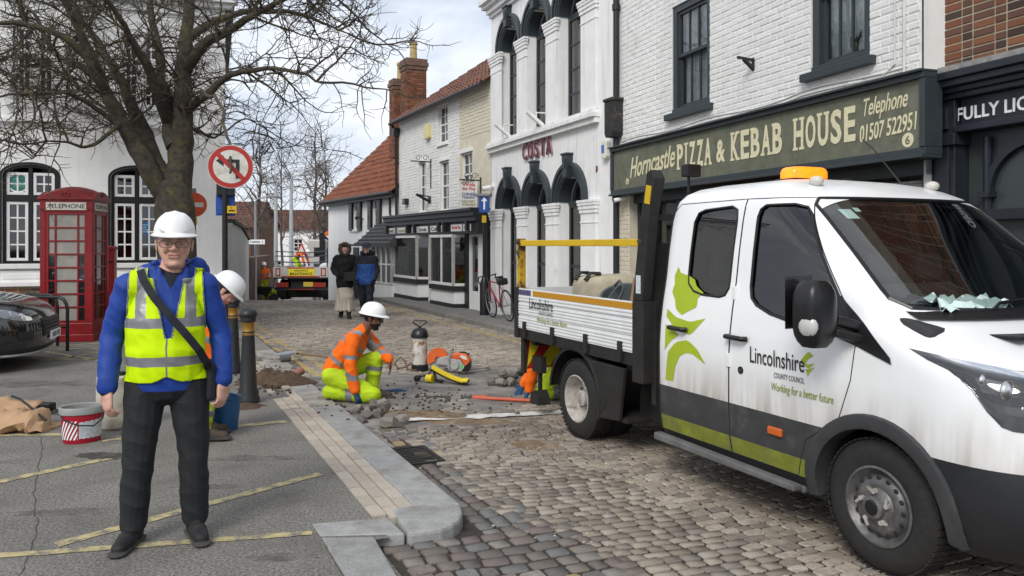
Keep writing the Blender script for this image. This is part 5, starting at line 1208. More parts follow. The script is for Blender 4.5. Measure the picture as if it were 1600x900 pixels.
for sg in (-1, 1): b.box(.36,.52,min(sg*.12,sg*.62),max(sg*.12,sg*.62),1.275,1.285)
b.build('bonnet_vent', SATIN, van); 
for pts in ([(.27,-.80,1.345),(.45,-.79,1.285),(.62,-.74,1.215)],): 
    b = MB(); b.tube([(x, sg*0+y_, z) for x, y_, z in pts], .004, 5)
b = MB(); nn = 16; vs = []
for i in range(nn+1):
    for j in range(5): y_ = -.5+1.0*i/nn; z = .78+.24*j/4; vs.append((front_x(y_, z)+.006, y_, z))
b.add(vs, [(i*5+j, i*5+5+j, i*5+6+j, i*5+1+j) for i in range(nn) for j in range(4)]); gr = b.build('grille', SATIN, van)
for j in range(3):
    b = MB(); b.tube([(front_x(-.48+.96*i/nn, .82+.07*j)+.014, -.48+.96*i/nn, .82+.07*j) for i in range(nn+1)], .011, 6); b.build('grille_bar', CHROME if j == 1 else BUMP, gr)
b = MB(); b.box(front_x(0,.5)-.02, front_x(0,.5)+.022, -.26, .26, .45, .56); b.build('number_plate', WLET, van)
# cab interior
SEATM = mat('seat_cloth', (.03,.031,.034), .9, var=.2)
def seat(x, y, z=.75):
    b = MB(); b.box(-.25,.25,-.24,.24,0,.16); b.prism([(-.25,.1),(-.12,.1),(-.28,.72),(-.38,.72)], -.23, .23); b.prism([(-.30,.74),(-.37,.74),(-.41,.93),(-.33,.93)], -.13, .13)
    o = b.build('seat', SEATM, van, bevel=.03, loc=(x, y, z)); return o
for y_ in (-.5, .1, .55): seat(-.55, y_)
for y_ in (-.55, 0, .55): seat(-1.45, y_)
b = MB(); b.prism([(-.05,1.0),(.12,.9),(.25,1.30),(.05,1.36),(-.12,1.30)], -.9, .9); b.build('dashboard', mat('dash', (.035,.035,.037), .7, var=.1), van, bevel=.03)
b = MB(); c_ = Vector((-.18,-.45,1.28)); b.tube([c_+Vector((.09*math.cos(a)*.9, .19*math.sin(a), .16*math.cos(a))) for a in [2*math.pi*i/20 for i in range(20)]], .016, 6, closed=True); b.bar(c_, c_+Vector((.2,0,-.12)), .06, .06); b.bar(c_+Vector((0,-.18,0)), c_+Vector((0,.18,0)), .03, .03); b.build('steering_wheel', SATIN, van)
# roof furniture
AMB = mat('amber_lens', (.9, .22, .01), .15, var=.3, scale=20, emit=.9)
bc = thing('amber_beacon', 'flashing amber beacon bar on the white truck roof', 'beacon', van.matrix_world @ Vector((0,0,0)), 0)
def vw(x, y, z): return Vector((2.847, 4.67, -.10))+Vector((VD.x*x+VL.x*y, VD.y*x+VL.y*y, z))
bc.location = vw(-1.42, -.10, 2.195); bc.rotation_euler = (0,0,-R(65.1))
b = MB(); b.box(-.10,.10,-.19,.19,-.01,.028); b.build('base', SATIN, bc, bevel=.008)
b = MB(); vs = []; n_ = 24
for z, k in ((.028,1),(.075,1),(.10,.93),(.112,.8)):
    for j in range(n_): a = 2*math.pi*j/n_; ca, sa = math.cos(a), math.sin(a); q = (abs(ca)**4+abs(sa)**4)**.25; vs.append((.095*k*ca/q, .18*k*sa/q, z))
b.add(vs, [(i*n_+j, i*n_+(j+1)%n_, (i+1)*n_+(j+1)%n_, (i+1)*n_+j) for i in range(3) for j in range(n_)]+[tuple(range(3*n_,4*n_))]); b.build('lens', AMB, bc, smooth=40)
b = MB()
for y_ in (-.09, .09): b.cyl((0.02,y_,.03),(0.02,y_,.108),.05,n=12)
b.build('lamp', mat('lamp_glow', (1,.5,.08), .3, var=0, emit=2.2), bc)
for y_ in (-.55, .55):
    b = MB(); b.ball((-.86,y_,2.155), (.05,.045,.035), 12, 8); b.build('roof_marker', mat('marker_dome', (.55,.53,.48), .3, var=.1), van, smooth=60)
b = MB(); b.tube([(-.92,.3,2.18),(-1.15,.3,2.44),(-1.25,.3,2.52)], [.006,.004,.003], 6); b.build('antenna', SATIN, van)
# chassis and body
b = MB()
for y_ in (-.42,.42): b.box(-4.3,.3,y_-.04,y_+.04,.50,.66)
for x in (-2.1,-2.7,-3.24,-3.9): b.box(x-.05,x+.05,-.42,.42,.50,.62)
b.cyl((-3.24,-.8,.35),(-3.24,.8,.35),.07,n=10); b.ball((-3.24,0,.35),.17); b.cyl((-1.6,0,.42),(-3.1,0,.38),.05,n=10)
b.box(-2.75,-2.15,.5,.85,.32,.62); b.box(-1.95,-.45,-.9,.9,.26,.30); b.box(-2.6,-2.2,-.75,-.5,.30,.62); b.build('chassis', CHAS, van)
b = MB(); b.box(-2.14,-2.08,-.95,.95,.5,1.3); b.build('cab_guard', CHAS, van)
X0, X1 = -4.43, -2.275
b = MB(); b.box(X0, X1, -.99, .99, .84, .88); b.box(X0, X1+.1, -1.02, -.95, .78, .875); b.box(X0, X1+.1, .95, 1.02, .78, .875)
for x in (-4.2,-3.6,-3.0,-2.45): b.box(x-.04, x+.04, -.95, .95, .72, .84)
b.build('tipper_deck', CHAS, van)
RIB = mat('rib_shadow_grey', (.33,.33,.33), .5, var=.1)
for sg in (-1, 1):
    ps = []
    for i in range(3):
        z0 = .88+i*.137; b = MB(); y0 = sg*1.005
        b.box(X0+.05, X1, min(y0, sg*1.03), max(y0, sg*1.03), z0+.002, z0+.135)
        if i < 3:
            for k in range(4 if i != 2 else 2):
                zz = z0+(.018+.028*k if i != 2 else .012+.03*k); b.box(X0+.05, X1, min(sg*1.03, sg*1.036), max(sg*1.03, sg*1.036), zz, zz+.016)
        ps.append(b.build('dropside_plank', ALU, van, bevel=.003))
    b = MB(); b.box(X0+.38, X1, min(sg*1.03, sg*1.0335), max(sg*1.03, sg*1.0335), 1.225, 1.278); b.build('reflective_stripe', mat('amber_tape', (.50,.24,.015), .35, var=.12, scale=30), van)
    b = MB(); b.box(X0+.06, X0+.33, min(sg*1.03, sg*1.0335), max(sg*1.03, sg*1.0335), 1.225, 1.278); b.build('load_plate', mat('label_purple', (.10,.09,.20), .5, var=.6, scale=25), van)
    for x in (-4.22,-3.62,-3.0,-2.45): b = MB(); b.box(x-.025, x+.025, min(sg*1.03, sg*1.055), max(sg*1.03, sg*1.055), .80, .96); b.build('hinge', CHAS, van)
    b = MB(); b.box(X0-.03, X0+.05, min(sg*.97, sg*1.045), max(sg*.97, sg*1.045), .78, 1.30); b.build('rear_post', CHAS, van, bevel=.006)
    b = MB(); b.box(X1+.003, X1+.15, min(sg*.90, sg*1.045), max(sg*.90, sg*1.045), .66, 1.30); b.build('front_post', CHAS, van, bevel=.008)
    b = MB(); b.prism([(-2.265,1.3),(-2.14,1.3),(-2.05,1.95),(-1.965,2.24),(-2.02,2.31),(-2.07,2.29),(-2.16,1.95)], sg*.995-.05, sg*.995+.05); b.build('headboard_post', CHAS, van, bevel=.008)
    b = MB(); b.box(-2.11,-2.05, sg*1.05-.004, sg*1.05+.004, 2.13, 2.29); 
    b = MB(); Mx = Matrix.Translation((-2.05, sg*1.047, 2.12)) @ Matrix.Rotation(R(11), 4, 'Y'); b.box(-.035,.035,-.002,.002,-.07,.07,0,Mx); b.build('warning_label', YELL, van)
    b = MB(); b.box(-2.21,-2.15, sg*1.047-.002, sg*1.047+.002, 1.36, 1.50); b.build('maker_label', mat('label_pale', (.6,.65,.7), .5, var=.4, scale=40), van)
b = MB(); b.box(-2.2,-2.17,-.93,.93,1.3,1.75)
for i in range(7): y_ = -.9+.3*i; b.bar((-2.16,y_,1.75),(-2.12,y_,1.95),.03,.03)
b.bar((-2.11,-.95,1.95),(-2.11,.95,1.95),.05,.05); b.build('headboard', CHAS, van)
b = MB(); b.box(X0-.02, X0+.02, -.97, .97, .88, 1.29); b.build('tailgate', ALU, van)
b = MB(); b.bar((X0+.02,-.995,1.75),(-2.13,-.995,1.755),.055,.058); b.build('yellow_rail', YELL, van, bevel=.006)
b = MB(); b.bar((X0+.02,-.985,1.2),(X0+.02,-.985,1.80),.07,.07); b.build('yellow_post', YELR, van, bevel=.006)
for x in (X0+.03, -2.17):
    b = MB(); pts = [(x+.02, -1.02, 1.79-.022*i+0) for i in range(2)]
    for i in range(7): c_ = Vector((x+.05*math.sin(i*1.1)*.6+.02, -1.035, 1.76-.025*i)); b.tube([c_+Vector((.010*math.cos(a), 0.004*(i % 2), .018*math.sin(a))) for a in [2*math.pi*q/8 for q in range(8)]], .0035, 4, closed=True)
    b.ball((x, -1.03, 1.765), (.045,.02,.03), 10, 7); b.build('chain_shackle', mat('rusty_iron', (.06,.045,.035), .8, var=.4), van)
for y_ in (-.62, .75):
    b = MB(); b.box(-2.12,-2.04,y_-.07,y_+.07,2.27,2.37); b.box(-2.12,-2.10,y_-.012,y_+.012,1.93,2.28); b.build('work_lamp', SATIN, van, bevel=.01)
# tail: chevrons, step
CHY = mat('chevron_yellow', (.60,.52,.02), .4, var=.1); CHR = mat('chevron_red', (.33,.02,.015), .4, var=.1)
for y0, y1 in ((-.95,-.15),(.15,.95)):
    pn = MB(); pn.box(X0+.06, X0+.075, y0, y1, .46, .83); cb_ = pn.build('chevron_board', CHR, van)
    for k in range(4):
        ya = y0-.25+k*.34; q = [(max(y0,min(y1,ya)),.465),(max(y0,min(y1,ya+.17)),.465),(max(y0,min(y1,ya+.17+.3)),.825),(max(y0,min(y1,ya+.3)),.825)]
        for xx in (X0+.058, X0+.077): b = MB(); b.add([(xx, y_, z) for y_, z in q], [(0,1,2,3)]); b.build('chevron', CHY, cb_)
b = MB(); b.box(X0+.02,X0+.09,-.99,-.955,.42,.80); b.box(X0+.10,X0+.3,-.90,-.84,.44,.60); b.bar((X0+.2,-.86,.45),(X0+.2,-.86,.12),.035,.035); b.prism([(X0+.10,.12),(X0+.30,.12),(X0+.27,.2),(X0+.22,.26),(X0+.14,.22)], -.93, -.79); b.build('tail_step', CHAS, van)
# wheels
def tyre_prof(R_, w_, ri):
    return [(ri,-w_/2+.01),(ri+.03,-w_/2),(R_-.07,-w_/2-.004),(R_-.025,-w_/2+.012),(R_,-w_/2+.035),(R_,w_/2-.035),(R_-.025,w_/2-.012),(R_-.07,w_/2+.004),(ri+.03,w_/2),(ri,w_/2-.01)]
def wheel(x, yc, sg, dual, name):
    Mx = Matrix.Translation((x, yc, .352)) @ Matrix.Rotation(R(90)*(1 if sg < 0 else -1), 4, 'X')
    t = bpy.data.objects.new(name, None); COL.objects.link(t); t.parent = van
    e_ = MB(); w_ = .20
    def add_tyre(off):
        b = MB(); b.lathe(tyre_prof(.352, w_, .205), 56, 0, Mx @ Matrix.Translation((0,0,off)), cap=False)
        for k in range(56):
            a = 2*math.pi*k/56
            for zz in (-.062, .0, .062):
                MM = Mx @ Matrix.Translation((0,0,off)) @ Matrix.Rotation(a+zz*2, 4, 'Z'); b.box(.350,.3575,-.013,.013,zz-.025,zz+.025,0,MM)
        b.build('tyre', RUBBER, t, smooth=35)
    add_tyre(-.10)
    if dual: add_tyre(-.33)
    if not dual:
        b = MB(); b.lathe([(.206,-.02),(.212,.0),(.2,.004),(.185,-.02),(.165,-.035),(.15,-.012),(.12,.0),(.10,-.004),(.085,.012),(.062,.015),(.06,.04),(.045,.045),(.0001,.045)], 48, 0, Mx, cap=False); b.build('rim', RIMD, t, smooth=40)
        b = MB()
        for k in range(16): a = 2*math.pi*k/16; b.ball((math.cos(a)*.15, math.sin(a)*.15, -.012), (.016,.014,.006), 10, 6, 0, Mx)
        b.build('rim_hole', CHAS, t)
        for k in range(5):
            a = 2*math.pi*k/5+.3; b = MB(); b.cyl((math.cos(a)*.085,math.sin(a)*.085,.01),(math.cos(a)*.085,math.sin(a)*.085,.036),.014,n=6); b.bar((math.cos(a)*.085,math.sin(a)*.085,.034),(math.cos(a+.35)*.11,math.sin(a+.35)*.11,.034),.014,.008)
            b.v = [tuple(Mx @ Vector(q)) for q in b.v]; b.build('wheel_nut', RIM, t)
        b = MB(); b.lathe([(.042,.046),(.03,.05),(.0001,.05)], 16, 0, Mx); b.build('hub', SATIN, t)
    else:
        b = MB(); b.lathe([(.206,-.02),(.214,.0),(.204,.004),(.19,-.03),(.180,-.09),(.168,-.12),(.12,-.125),(.11,-.10),(.075,-.095),(.07,-.05),(.05,-.04),(.0001,-.04)], 48, 0, Mx, cap=False); b.build('rim', RIM, t, smooth=40)
        b = MB()
        for k in range(6): a = 2*math.pi*k/6; b.cyl(Mx @ Vector((math.cos(a)*.092,math.sin(a)*.092,-.10)), Mx @ Vector((math.cos(a)*.092,math.sin(a)*.092,-.07)), .013, n=6)
        b.build('wheel_nut', RIMD, t)
    return t
for sg in (-1, 1):
    wheel(0, sg*1.0, sg, False, 'front_wheel'); wheel(-3.24, sg*1.0, sg, True, 'rear_wheel')
    b = MB(); vs = []; n_ = 22                               # rear mudguard
    for i in range(n_+1):
        a = R(-14+190*i/n_); c_, s_ = math.cos(a), math.sin(a)
        for r_, y_ in ((.43,1.03),(.455,1.035),(.46,1.02),(.46,.48)): vs.append((-3.24+r_*c_, sg*y_, .37+r_*s_*.98))
    b.add(vs, [(4*i+j, 4*i+4+j, 4*i+5+j, 4*i+1+j) for i in range(n_) for j in range(3)])
    b.add([(-3.24+.44*math.cos(R(-14)), sg*1.03, .27), (-3.24+.46*math.cos(R(-14)), sg*.5, .27), (-2.44, sg*.5, .72), (-2.44, sg*1.02, .72), (-2.62, sg*1.03, .72), (-2.62, sg*.5, .72)], [(0,1,2,3)])
    b.build('mudguard', CHAS, van, smooth=40)
    b = MB(); b.prism([(-2.80,.27),(-2.50,.30),(-2.42,.74),(-2.95,.74),(-2.84,.60)], sg*1.005-.02, sg*1.005+.02) ; b.box(-2.80,-2.45,min(sg*.98,sg*.45),max(sg*.98,sg*.45),.28,.32); b.build('side_tank', CHAS, van, bevel=.01)
b = MB(); b.cyl((-.02,-.7,.352),(-.02,.7,.352),.05,n=8); b.box(-.35,.5,-.5,.5,.28,.5); b.build('front_axle', CHAS, van)
# decals
def dpoly(pts, m, name='decal', off=.0022):
    q = [vpx(1020+x/2.25, 240+y/2.25) for x, y in pts]; zs = sorted(z for _, z in q)
    return sidepatch(q, off, m, name, DOORS[(-1,'r')], -1, 16, 3)
dpoly([(62,398),(80,436),(102,430),(122,440),(133,468),(160,490),(142,508),(143,540),(112,556),(94,568),(72,548),(64,512),(50,486),(56,460),(52,430)], LIME)
def strip(a, c, m, n=14, off=.0022, parent=None):             # decal band between two picture curves
    b = MB(); vs = []
    def at(l, t):
        k = t*(len(l)-1); i = min(int(k), len(l)-2); f = k-i; return (l[i][0]*(1-f)+l[i+1][0]*f, l[i][1]*(1-f)+l[i+1][1]*f)
    for i in range(n+1):
        for l in (a, c):
            x, y = at(l, i/n); q = vpx(1020+x/2.25, 240+y/2.25); vs.append((q[0], -(side_y(*q)+off), q[1]))
    b.add(vs, [(2*i, 2*i+2, 2*i+3, 2*i+1) for i in range(n)]); return b.build('decal', m, parent or DOORS[(-1,'r')])
strip([(42,545),(75,575),(125,592),(178,580)], [(42,572),(80,622),(130,638),(178,580)], LIME)
strip([(42,600),(62,610),(90,638)], [(42,690),(62,660),(90,638)], LIME)
strip([(45,795),(52,700),(80,662),(122,655),(158,690),(186,742)], [(72,800),(80,748),(95,712),(118,700),(142,706),(186,742)], LIME)
INK = mat('decal_black', (.02,.02,.022), .5, var=0); OLIVE = mat('decal_olive', (.25,.29,.04), .5, var=0); INKG = mat('decal_grey', (.15,.15,.15), .5, var=0)
fd = DOORS[(-1,'f')]
q0, q1 = vpx(1172.5,566), vpx(1257,549); text_fit('Lincolnshire', fd, q0[0], q1[0], q0[1], vpx(1173,541)[1], -1.0335, INK, bold=.002, depth=.0015)
q0, q1 = vpx(1210,580), vpx(1257,580); zq = vpx(1257,583)[1]; text_fit('COUNTY COUNCIL', fd, q0[0], q1[0], zq-.062, zq-.030, -1.0335, INKG, shear=.12, depth=.0015)
q0, q1 = vpx(1206,600), vpx(1303,600); zq = vpx(1206,604)[1]; text_fit('Working for a better future', fd, q0[0], q1[0], zq-.035, zq+.028, -1.0335, OLIVE, shear=.15, depth=.0015)
strip([(520,725),(540,700),(548,698)], [(530,745),(545,722),(562,712)], LIME, parent=fd); strip([(530,735),(545,742),(568,738)], [(536,748),(548,756),(568,738)], LIME, parent=fd); strip([(538,758),(548,757),(568,752)], [(545,785),(550,772),(568,752)], LIME, parent=fd)
text_fit('Lincolnshire', van, -4.12, -3.62, 1.10, 1.21, -1.0365, INK, depth=.0015); text_fit('COUNTY COUNCIL', van, -3.92, -3.62, 1.055, 1.085, -1.0365, INKG, shear=.12, depth=.0015); text_fit('Working for a better future', van, -3.95, -3.35, .965, 1.03, -1.0365, OLIVE, shear=.15, depth=.0015)
# papers on the dash
t = thing('crumpled_paper', 'crumpled pale mint paper lying on the truck dashboard', 'paper', vw(.04,-.40,1.372), -R(65.1))
b = MB(); vs = [(-.12+.24*i/9, -.28+.56*j/14, .05*math.sin(math.pi*i/9)+.05*noise.noise((i*.8,j*.8,1))+.035*noise.noise((i*2.1,j*2.1,4))+.02) for i in range(10) for j in range(15)]; b.add(vs, [(i*15+j,(i+1)*15+j,(i+1)*15+j+1,i*15+j+1) for i in range(9) for j in range(14)]); b.build('sheet', STK, t)
# load on the deck
def vthing(name, label, cat, x, y, z, group=None): return thing(name, label, cat, vw(x, y, z), -R(65.1), group)
t = vthing('bulk_bag', 'dirty beige builder bag standing in the tipper body', 'bag', -4.02, -.15, .88)
b = MB(); vs = []; n_ = 24
for k_, (z, s_) in enumerate(((0,.9),(.1,1.02),(.3,1.05),(.45,1.0),(.52,.9),(.55,.6),(.54,.2))):
    for j in range(n_): a = 2*math.pi*j/n_; ca, sa = math.cos(a), math.sin(a); q = (abs(ca)**4+abs(sa)**4)**.25; vs.append((.30*s_*ca/q+.02*noise.noise((ca*3,sa*3,z*9)), .36*s_*sa/q+.02*noise.noise((ca*3,sa*3,z*9+5)), z+.012*noise.noise((ca*4,sa*4,k_))))
b.add(vs, [(i*n_+j, i*n_+(j+1)%n_, (i+1)*n_+(j+1)%n_, (i+1)*n_+j) for i in range(6) for j in range(n_)]+[tuple(range(6*n_,7*n_))]); b.build('sack', mat('bag_beige', (.42,.37,.27), .9, var=.25, scale=8, bump=.5, bscale=30), t, smooth=60)
for sg in (-1, 1): b = MB(); b.tube([(sg*.1,-.36,.5),(sg*.1,-.3,.57),(sg*.13,-.2,.565)], .016, 6, ab=(2,1)); b.build('lifting_loop', CHAS, t)
TRUG = mat('trug_grey', (.10,.115,.115), .6, var=.15)
def trug(x, y, z, rx, ry, label, s=1, cat='bucket', grp=None):
    t = vthing('rubber_trug', label, cat, x, y, z, grp); t.rotation_euler = (rx, ry, -R(65.1))
    b = MB(); b.lathe([(.13*s,0),(.16*s,.12*s),(.20*s,.30*s),(.215*s,.305*s),(.215*s,.32*s),(.195*s,.315*s),(.155*s,.13*s),(.125*s,.02*s),(.0001,.02*s)], 28); b.build('tub', TRUG, t, smooth=45)
    b = MB(); b.tube([(.06*s,.215*s,.3*s),(.05*s,.25*s,.33*s),(-.05*s,.25*s,.33*s),(-.06*s,.215*s,.3*s)], .012*s, 6); b.build('handle', TRUG, t); return t
trug(-3.25,-.45,1.0, R(20), R(18), 'dark grey rubber trug tipped towards the beige bag')
trug(-2.98,-.50,1.04, R(52), R(-30), 'dark grey rubber trug nested sideways behind the brown sack')
trug(-2.75,-.35,1.02, R(60), R(-25), 'dark grey rubber trug beside the headboard under the leaves')
t = vthing('paper_sack', 'folded brown paper sack leaning by the truck headboard', 'sack', -2.55, -.72, .9)
b = MB(); vs = [(.22*math.cos(2*math.pi*j/16)*(1.1-.5*z_)+.02*noise.noise((j,z_*5,1)), .14*math.sin(2*math.pi*j/16)*(1.1-.4*z_), .58*z_+.05*math.cos(2*math.pi*j/16)*z_+.02*noise.noise((j*.7,z_*4,9))) for z_ in (0,.2,.4,.6,.8,1.0) for j in range(16)]
b.add(vs, [(i*16+j, i*16+(j+1)%16, (i+1)*16+(j+1)%16, (i+1)*16+j) for i in range(5) for j in range(16)]+[tuple(range(80,96))]); b.build('sack_body', mat('kraft_paper', (.36,.22,.12), .85, var=.2, bump=.4, bscale=25), t, smooth=50)
t = vthing('spiky_plant', 'uprooted plant with long pointed dark leaves on the truck', 'plant', -2.72, .25, .95)
b = MB()
for i in range(26):
    a = random.uniform(2.0, 4.9); L_ = random.uniform(.35,.62); up = random.uniform(.25,.8); d = Vector((math.cos(a), math.sin(a)*.8, 0)); pr = d.cross(Vector((0,0,1)))*.022; vs = []
    for k in range(6): q = k/5; c_ = d*(L_*q)+Vector((0,0,.15+up*q-.22*q*q)); wd = pr*(1-q)**.7; vs += [c_-wd, c_+wd+Vector((0,0,.006))]
    b.add(vs, [(2*k, 2*k+1, 2*k+3, 2*k+2) for k in range(5)])
b.build('leaves', mat('dark_leaf', (.03,.045,.03), .5, var=.3), t); b = MB(); b.ball((0,0,.12), (.2,.2,.13), 14, 8); b.build('root_ball', DIRT, t)
t = vthing('rubble_heap', 'earth and rubble heaped in the tipper body', 'rubble', -3.4, .1, .88)
b = MB(); vs = [(1.0*r_*math.cos(a)+0, .7*r_*math.sin(a), .42*(1-r_*r_)+.05*noise.noise((r_*4,a*3,2))) for r_ in (0,.25,.5,.75,1) for a in [2*math.pi*j/24 for j in range(24)]]; b.add(vs, [(i*24+j,i*24+(j+1)%24,(i+1)*24+(j+1)%24,(i+1)*24+j) for i in range(4) for j in range(24)]); b.build('spoil', mat('spoil', (.16,.12,.085), .95, var=.5, scale=16, bump=.9, bscale=30), t)
# ================================================================== PEOPLE
def fr(d, side):
    d = d.normalized(); a = (side-d*side.dot(d))
    if a.length < 1e-4: a = d.orthogonal()
    a.normalize(); return a, d.cross(a).normalized()
class Body:
    def __init__(s): s.p = []
    def cap(s, p0, p1, r0, r1, tg, side=(1,0,0), a=1., b=1.):
        p0 = Vector(p0); p1 = Vector(p1)
        if (p1-p0).length < 1e-4: p1 = p0+Vector((0,0,1e-3))
        s.p.append((p0, p1, r0, r1, tg, Vector(side), a, b))
    def chain(s, pts, rs, tg, side=(1,0,0), a=1., b=1.):
        for i in range(len(pts)-1): s.cap(pts[i], pts[i+1], rs[i], rs[i+1], tg, side, a, b)
    def ball(s, c, r, tg, a=1., b=1., side=(1,0,0), ax=(0,0,1), l=.001): s.cap(Vector(c)-Vector(ax)*l, Vector(c)+Vector(ax)*l, r, r, tg, side, a, b)
    def mesh(s, voxel, smooth=4):
        mb = MB()
        for p0, p1, r0, r1, tg, side, a, b in s.p:
            d = p1-p0; u, v = fr(d, side); dn = d.normalized(); n_ = 14; vs = []; prof = []
            for i in range(4): t = math.pi/2*i/4; prof.append((p0-dn*(r0*math.cos(t)), max(1e-4, r0*math.sin(t))))
            prof += [(p0, r0), (p1, r1)]
            for i in range(1, 5): t = math.pi/2*i/4; prof.append((p1+dn*(r1*math.sin(t)), max(1e-4, r1*math.cos(t))))
            for c, r_ in prof:
                for j in range(n_): t = 2*math.pi*j/n_; vs.append(c+u*(r_*a*math.cos(t))+v*(r_*b*math.sin(t)))
            k = len(prof); mb.add(vs, [(i*n_+j, i*n_+(j+1)%n_, (i+1)*n_+(j+1)%n_, (i+1)*n_+j) for i in range(k-1) for j in range(n_)]+[tuple(reversed(range(n_))), tuple(range((k-1)*n_, k*n_))])
        me = bpy.data.meshes.new('tmp'); me.from_pydata(mb.v, [], mb.f); bm = bmesh.new(); bm.from_mesh(me); bmesh.ops.recalc_face_normals(bm, faces=bm.faces); bm.to_mesh(me); bm.free()
        o = bpy.data.objects.new('tmp', me); COL.objects.link(o); m = o.modifiers.new('r', 'REMESH'); m.mode = 'VOXEL'; m.voxel_size = voxel
        bpy.context.view_layer.update(); out_ = bpy.data.meshes.new_from_object(o.evaluated_get(bpy.context.evaluated_depsgraph_get()))
        bpy.data.objects.remove(o); bpy.data.meshes.remove(me)
        n_ = len(out_.vertices); co = np.empty(n_*3); out_.vertices.foreach_get('co', co); co = co.reshape(-1, 3)
        ne = len(out_.edges); ed = np.empty(ne*2, dtype=np.int64); out_.edges.foreach_get('vertices', ed); ed = ed.reshape(-1, 2)
        cnt = np.bincount(ed.ravel(), minlength=n_).astype(float)[:, None]
        for it in range(smooth):
            acc = np.zeros_like(co); np.add.at(acc, ed[:, 0], co[ed[:, 1]]); np.add.at(acc, ed[:, 1], co[ed[:, 0]])
            k = .5 if it % 2 == 0 else -.40
            co = co+(acc/np.maximum(cnt, 1)-co)*k
        _, ix = s.__class__.dist(s, co); m = np.array([p[4] in ('trouser','jacket','top','leg','skirt','dark') for p in s.p])[ix][:, None]
        for it in range(6):
            acc = np.zeros_like(co); np.add.at(acc, ed[:, 0], co[ed[:, 1]]); np.add.at(acc, ed[:, 1], co[ed[:, 0]]); co = np.where(m, co+(acc/np.maximum(cnt, 1)-co)*.6, co)
        s.me = out_; s.co = co; return s
    def dist(s, pts):
        best = np.full(len(pts), 1e9); idx = np.zeros(len(pts), int)
        for i, (p0, p1, r0, r1, tg, side, a, b) in enumerate(s.p):
            d = p1-p0; L_ = d.length; dn = d/L_; u, v = fr(d, side); q = pts-np.array(p0); t = np.clip(q@np.array(dn)/L_, 0, 1)
            rest = q-np.outer(t*L_, np.array(dn)); x = rest@np.array(u)/a; y = rest@np.array(v)/b; w_ = rest@np.array(dn)
            dd = np.sqrt(x*x+y*y+w_*w_)-(r0+(r1-r0)*t); m = dd < best; best[m] = dd[m]; idx[m] = i
        return best, idx
    def finish(s, name, parent, mats, rule=None, fold=None, vcol=None):
        """mats: tag -> material (or list); rule(x,y,z arrays, tags array) -> override dict tag"""
        me = s.me; me.vertices.foreach_set('co', s.co.ravel()); me.update()
        if fold:
            nr = np.empty(len(s.co)*3); me.vertices.foreach_get('normal', nr); nr = nr.reshape(-1, 3); _, ix = s.dist(s.co)
            tg = [s.p[i][4] for i in ix]; co = s.co
            for k in range(len(co)):
                am = fold.get(tg[k])
                if am:
                    c = co[k]; f = am[1]
                    sk = c[2]+.45*c[0]; h = .9-2.4*abs(noise.noise((c[0]*f, c[1]*f, sk*f*am[2])))+.6*noise.noise((c[0]*f*.6+4, c[1]*f*.6, c[2]*f*.6)); co[k] = c+nr[k]*(am[0]*h)
            me.vertices.foreach_set('co', co.ravel()); me.update()
        n_ = len(me.polygons); fc = np.empty(n_*3); me.polygons.foreach_get('center', fc); fc = fc.reshape(-1, 3); _, ix = s.dist(fc)
        tags = np.array([p[4] for p in s.p], dtype=object)[ix]; s.ftags = tags.copy(); s.fc = fc; s.fidx = ix
        if rule: tags = rule(fc, tags, ix)
        names = sorted(set(tags)); me.materials.clear()
        for t in names: me.materials.append(mats[t])
        lut = {t: i for i, t in enumerate(names)}; me.polygons.foreach_set('material_index', [lut[t] for t in tags]); me.name = name
        me.shade_smooth(); me.update(); o = bpy.data.objects.new(name, me); COL.objects.link(o); o.parent = parent; s.obj = o; return o
    def shell(s, name, parent, mask, off, mats, mrule=None, thick=0):
        """a garment: copy of the body faces selected by mask, lifted off by off"""
        me = s.me; nr = np.empty(len(me.vertices)*3); me.vertices.foreach_get('normal', nr); nr = nr.reshape(-1, 3); co = np.empty(len(me.vertices)*3); me.vertices.foreach_get('co', co); co = co.reshape(-1, 3)
        ids = np.nonzero(mask)[0]; vm = {}; vs = []; fs = []; mi = []
        for k in ids:
            q = []
            for vi in me.polygons[k].vertices:
                if vi not in vm: vm[vi] = len(vs); vs.append(co[vi]+nr[vi]*off)
                q.append(vm[vi])
            fs.append(q); mi.append(mrule(s.fc[k]) if mrule else 0)
        m2 = bpy.data.meshes.new(name); m2.from_pydata([tuple(v) for v in vs], [], fs); [m2.materials.append(m) for m in mats]; m2.polygons.foreach_set('material_index', mi); m2.shade_smooth(); m2.update()
        bm = bmesh.new(); bm.from_mesh(m2)
        for _ in range(4):                                   # relax the ragged border
            bv = [v for v in bm.verts if v.is_boundary]; new = {}
            for v in bv:
                nb = [e.other_vert(v) for e in v.link_edges if e.is_boundary]
                if len(nb) == 2: new[v] = v.co*.4+(nb[0].co+nb[1].co)*.3
            for v, c in new.items(): v.co = c
        bm.to_mesh(m2); bm.free()
        o = bpy.data.objects.new(name, m2); COL.objects.link(o); o.parent = parent
        if thick: sm_ = o.modifiers.new('thickness', 'SOLIDIFY'); sm_.thickness = thick; sm_.offset = -1
        return o

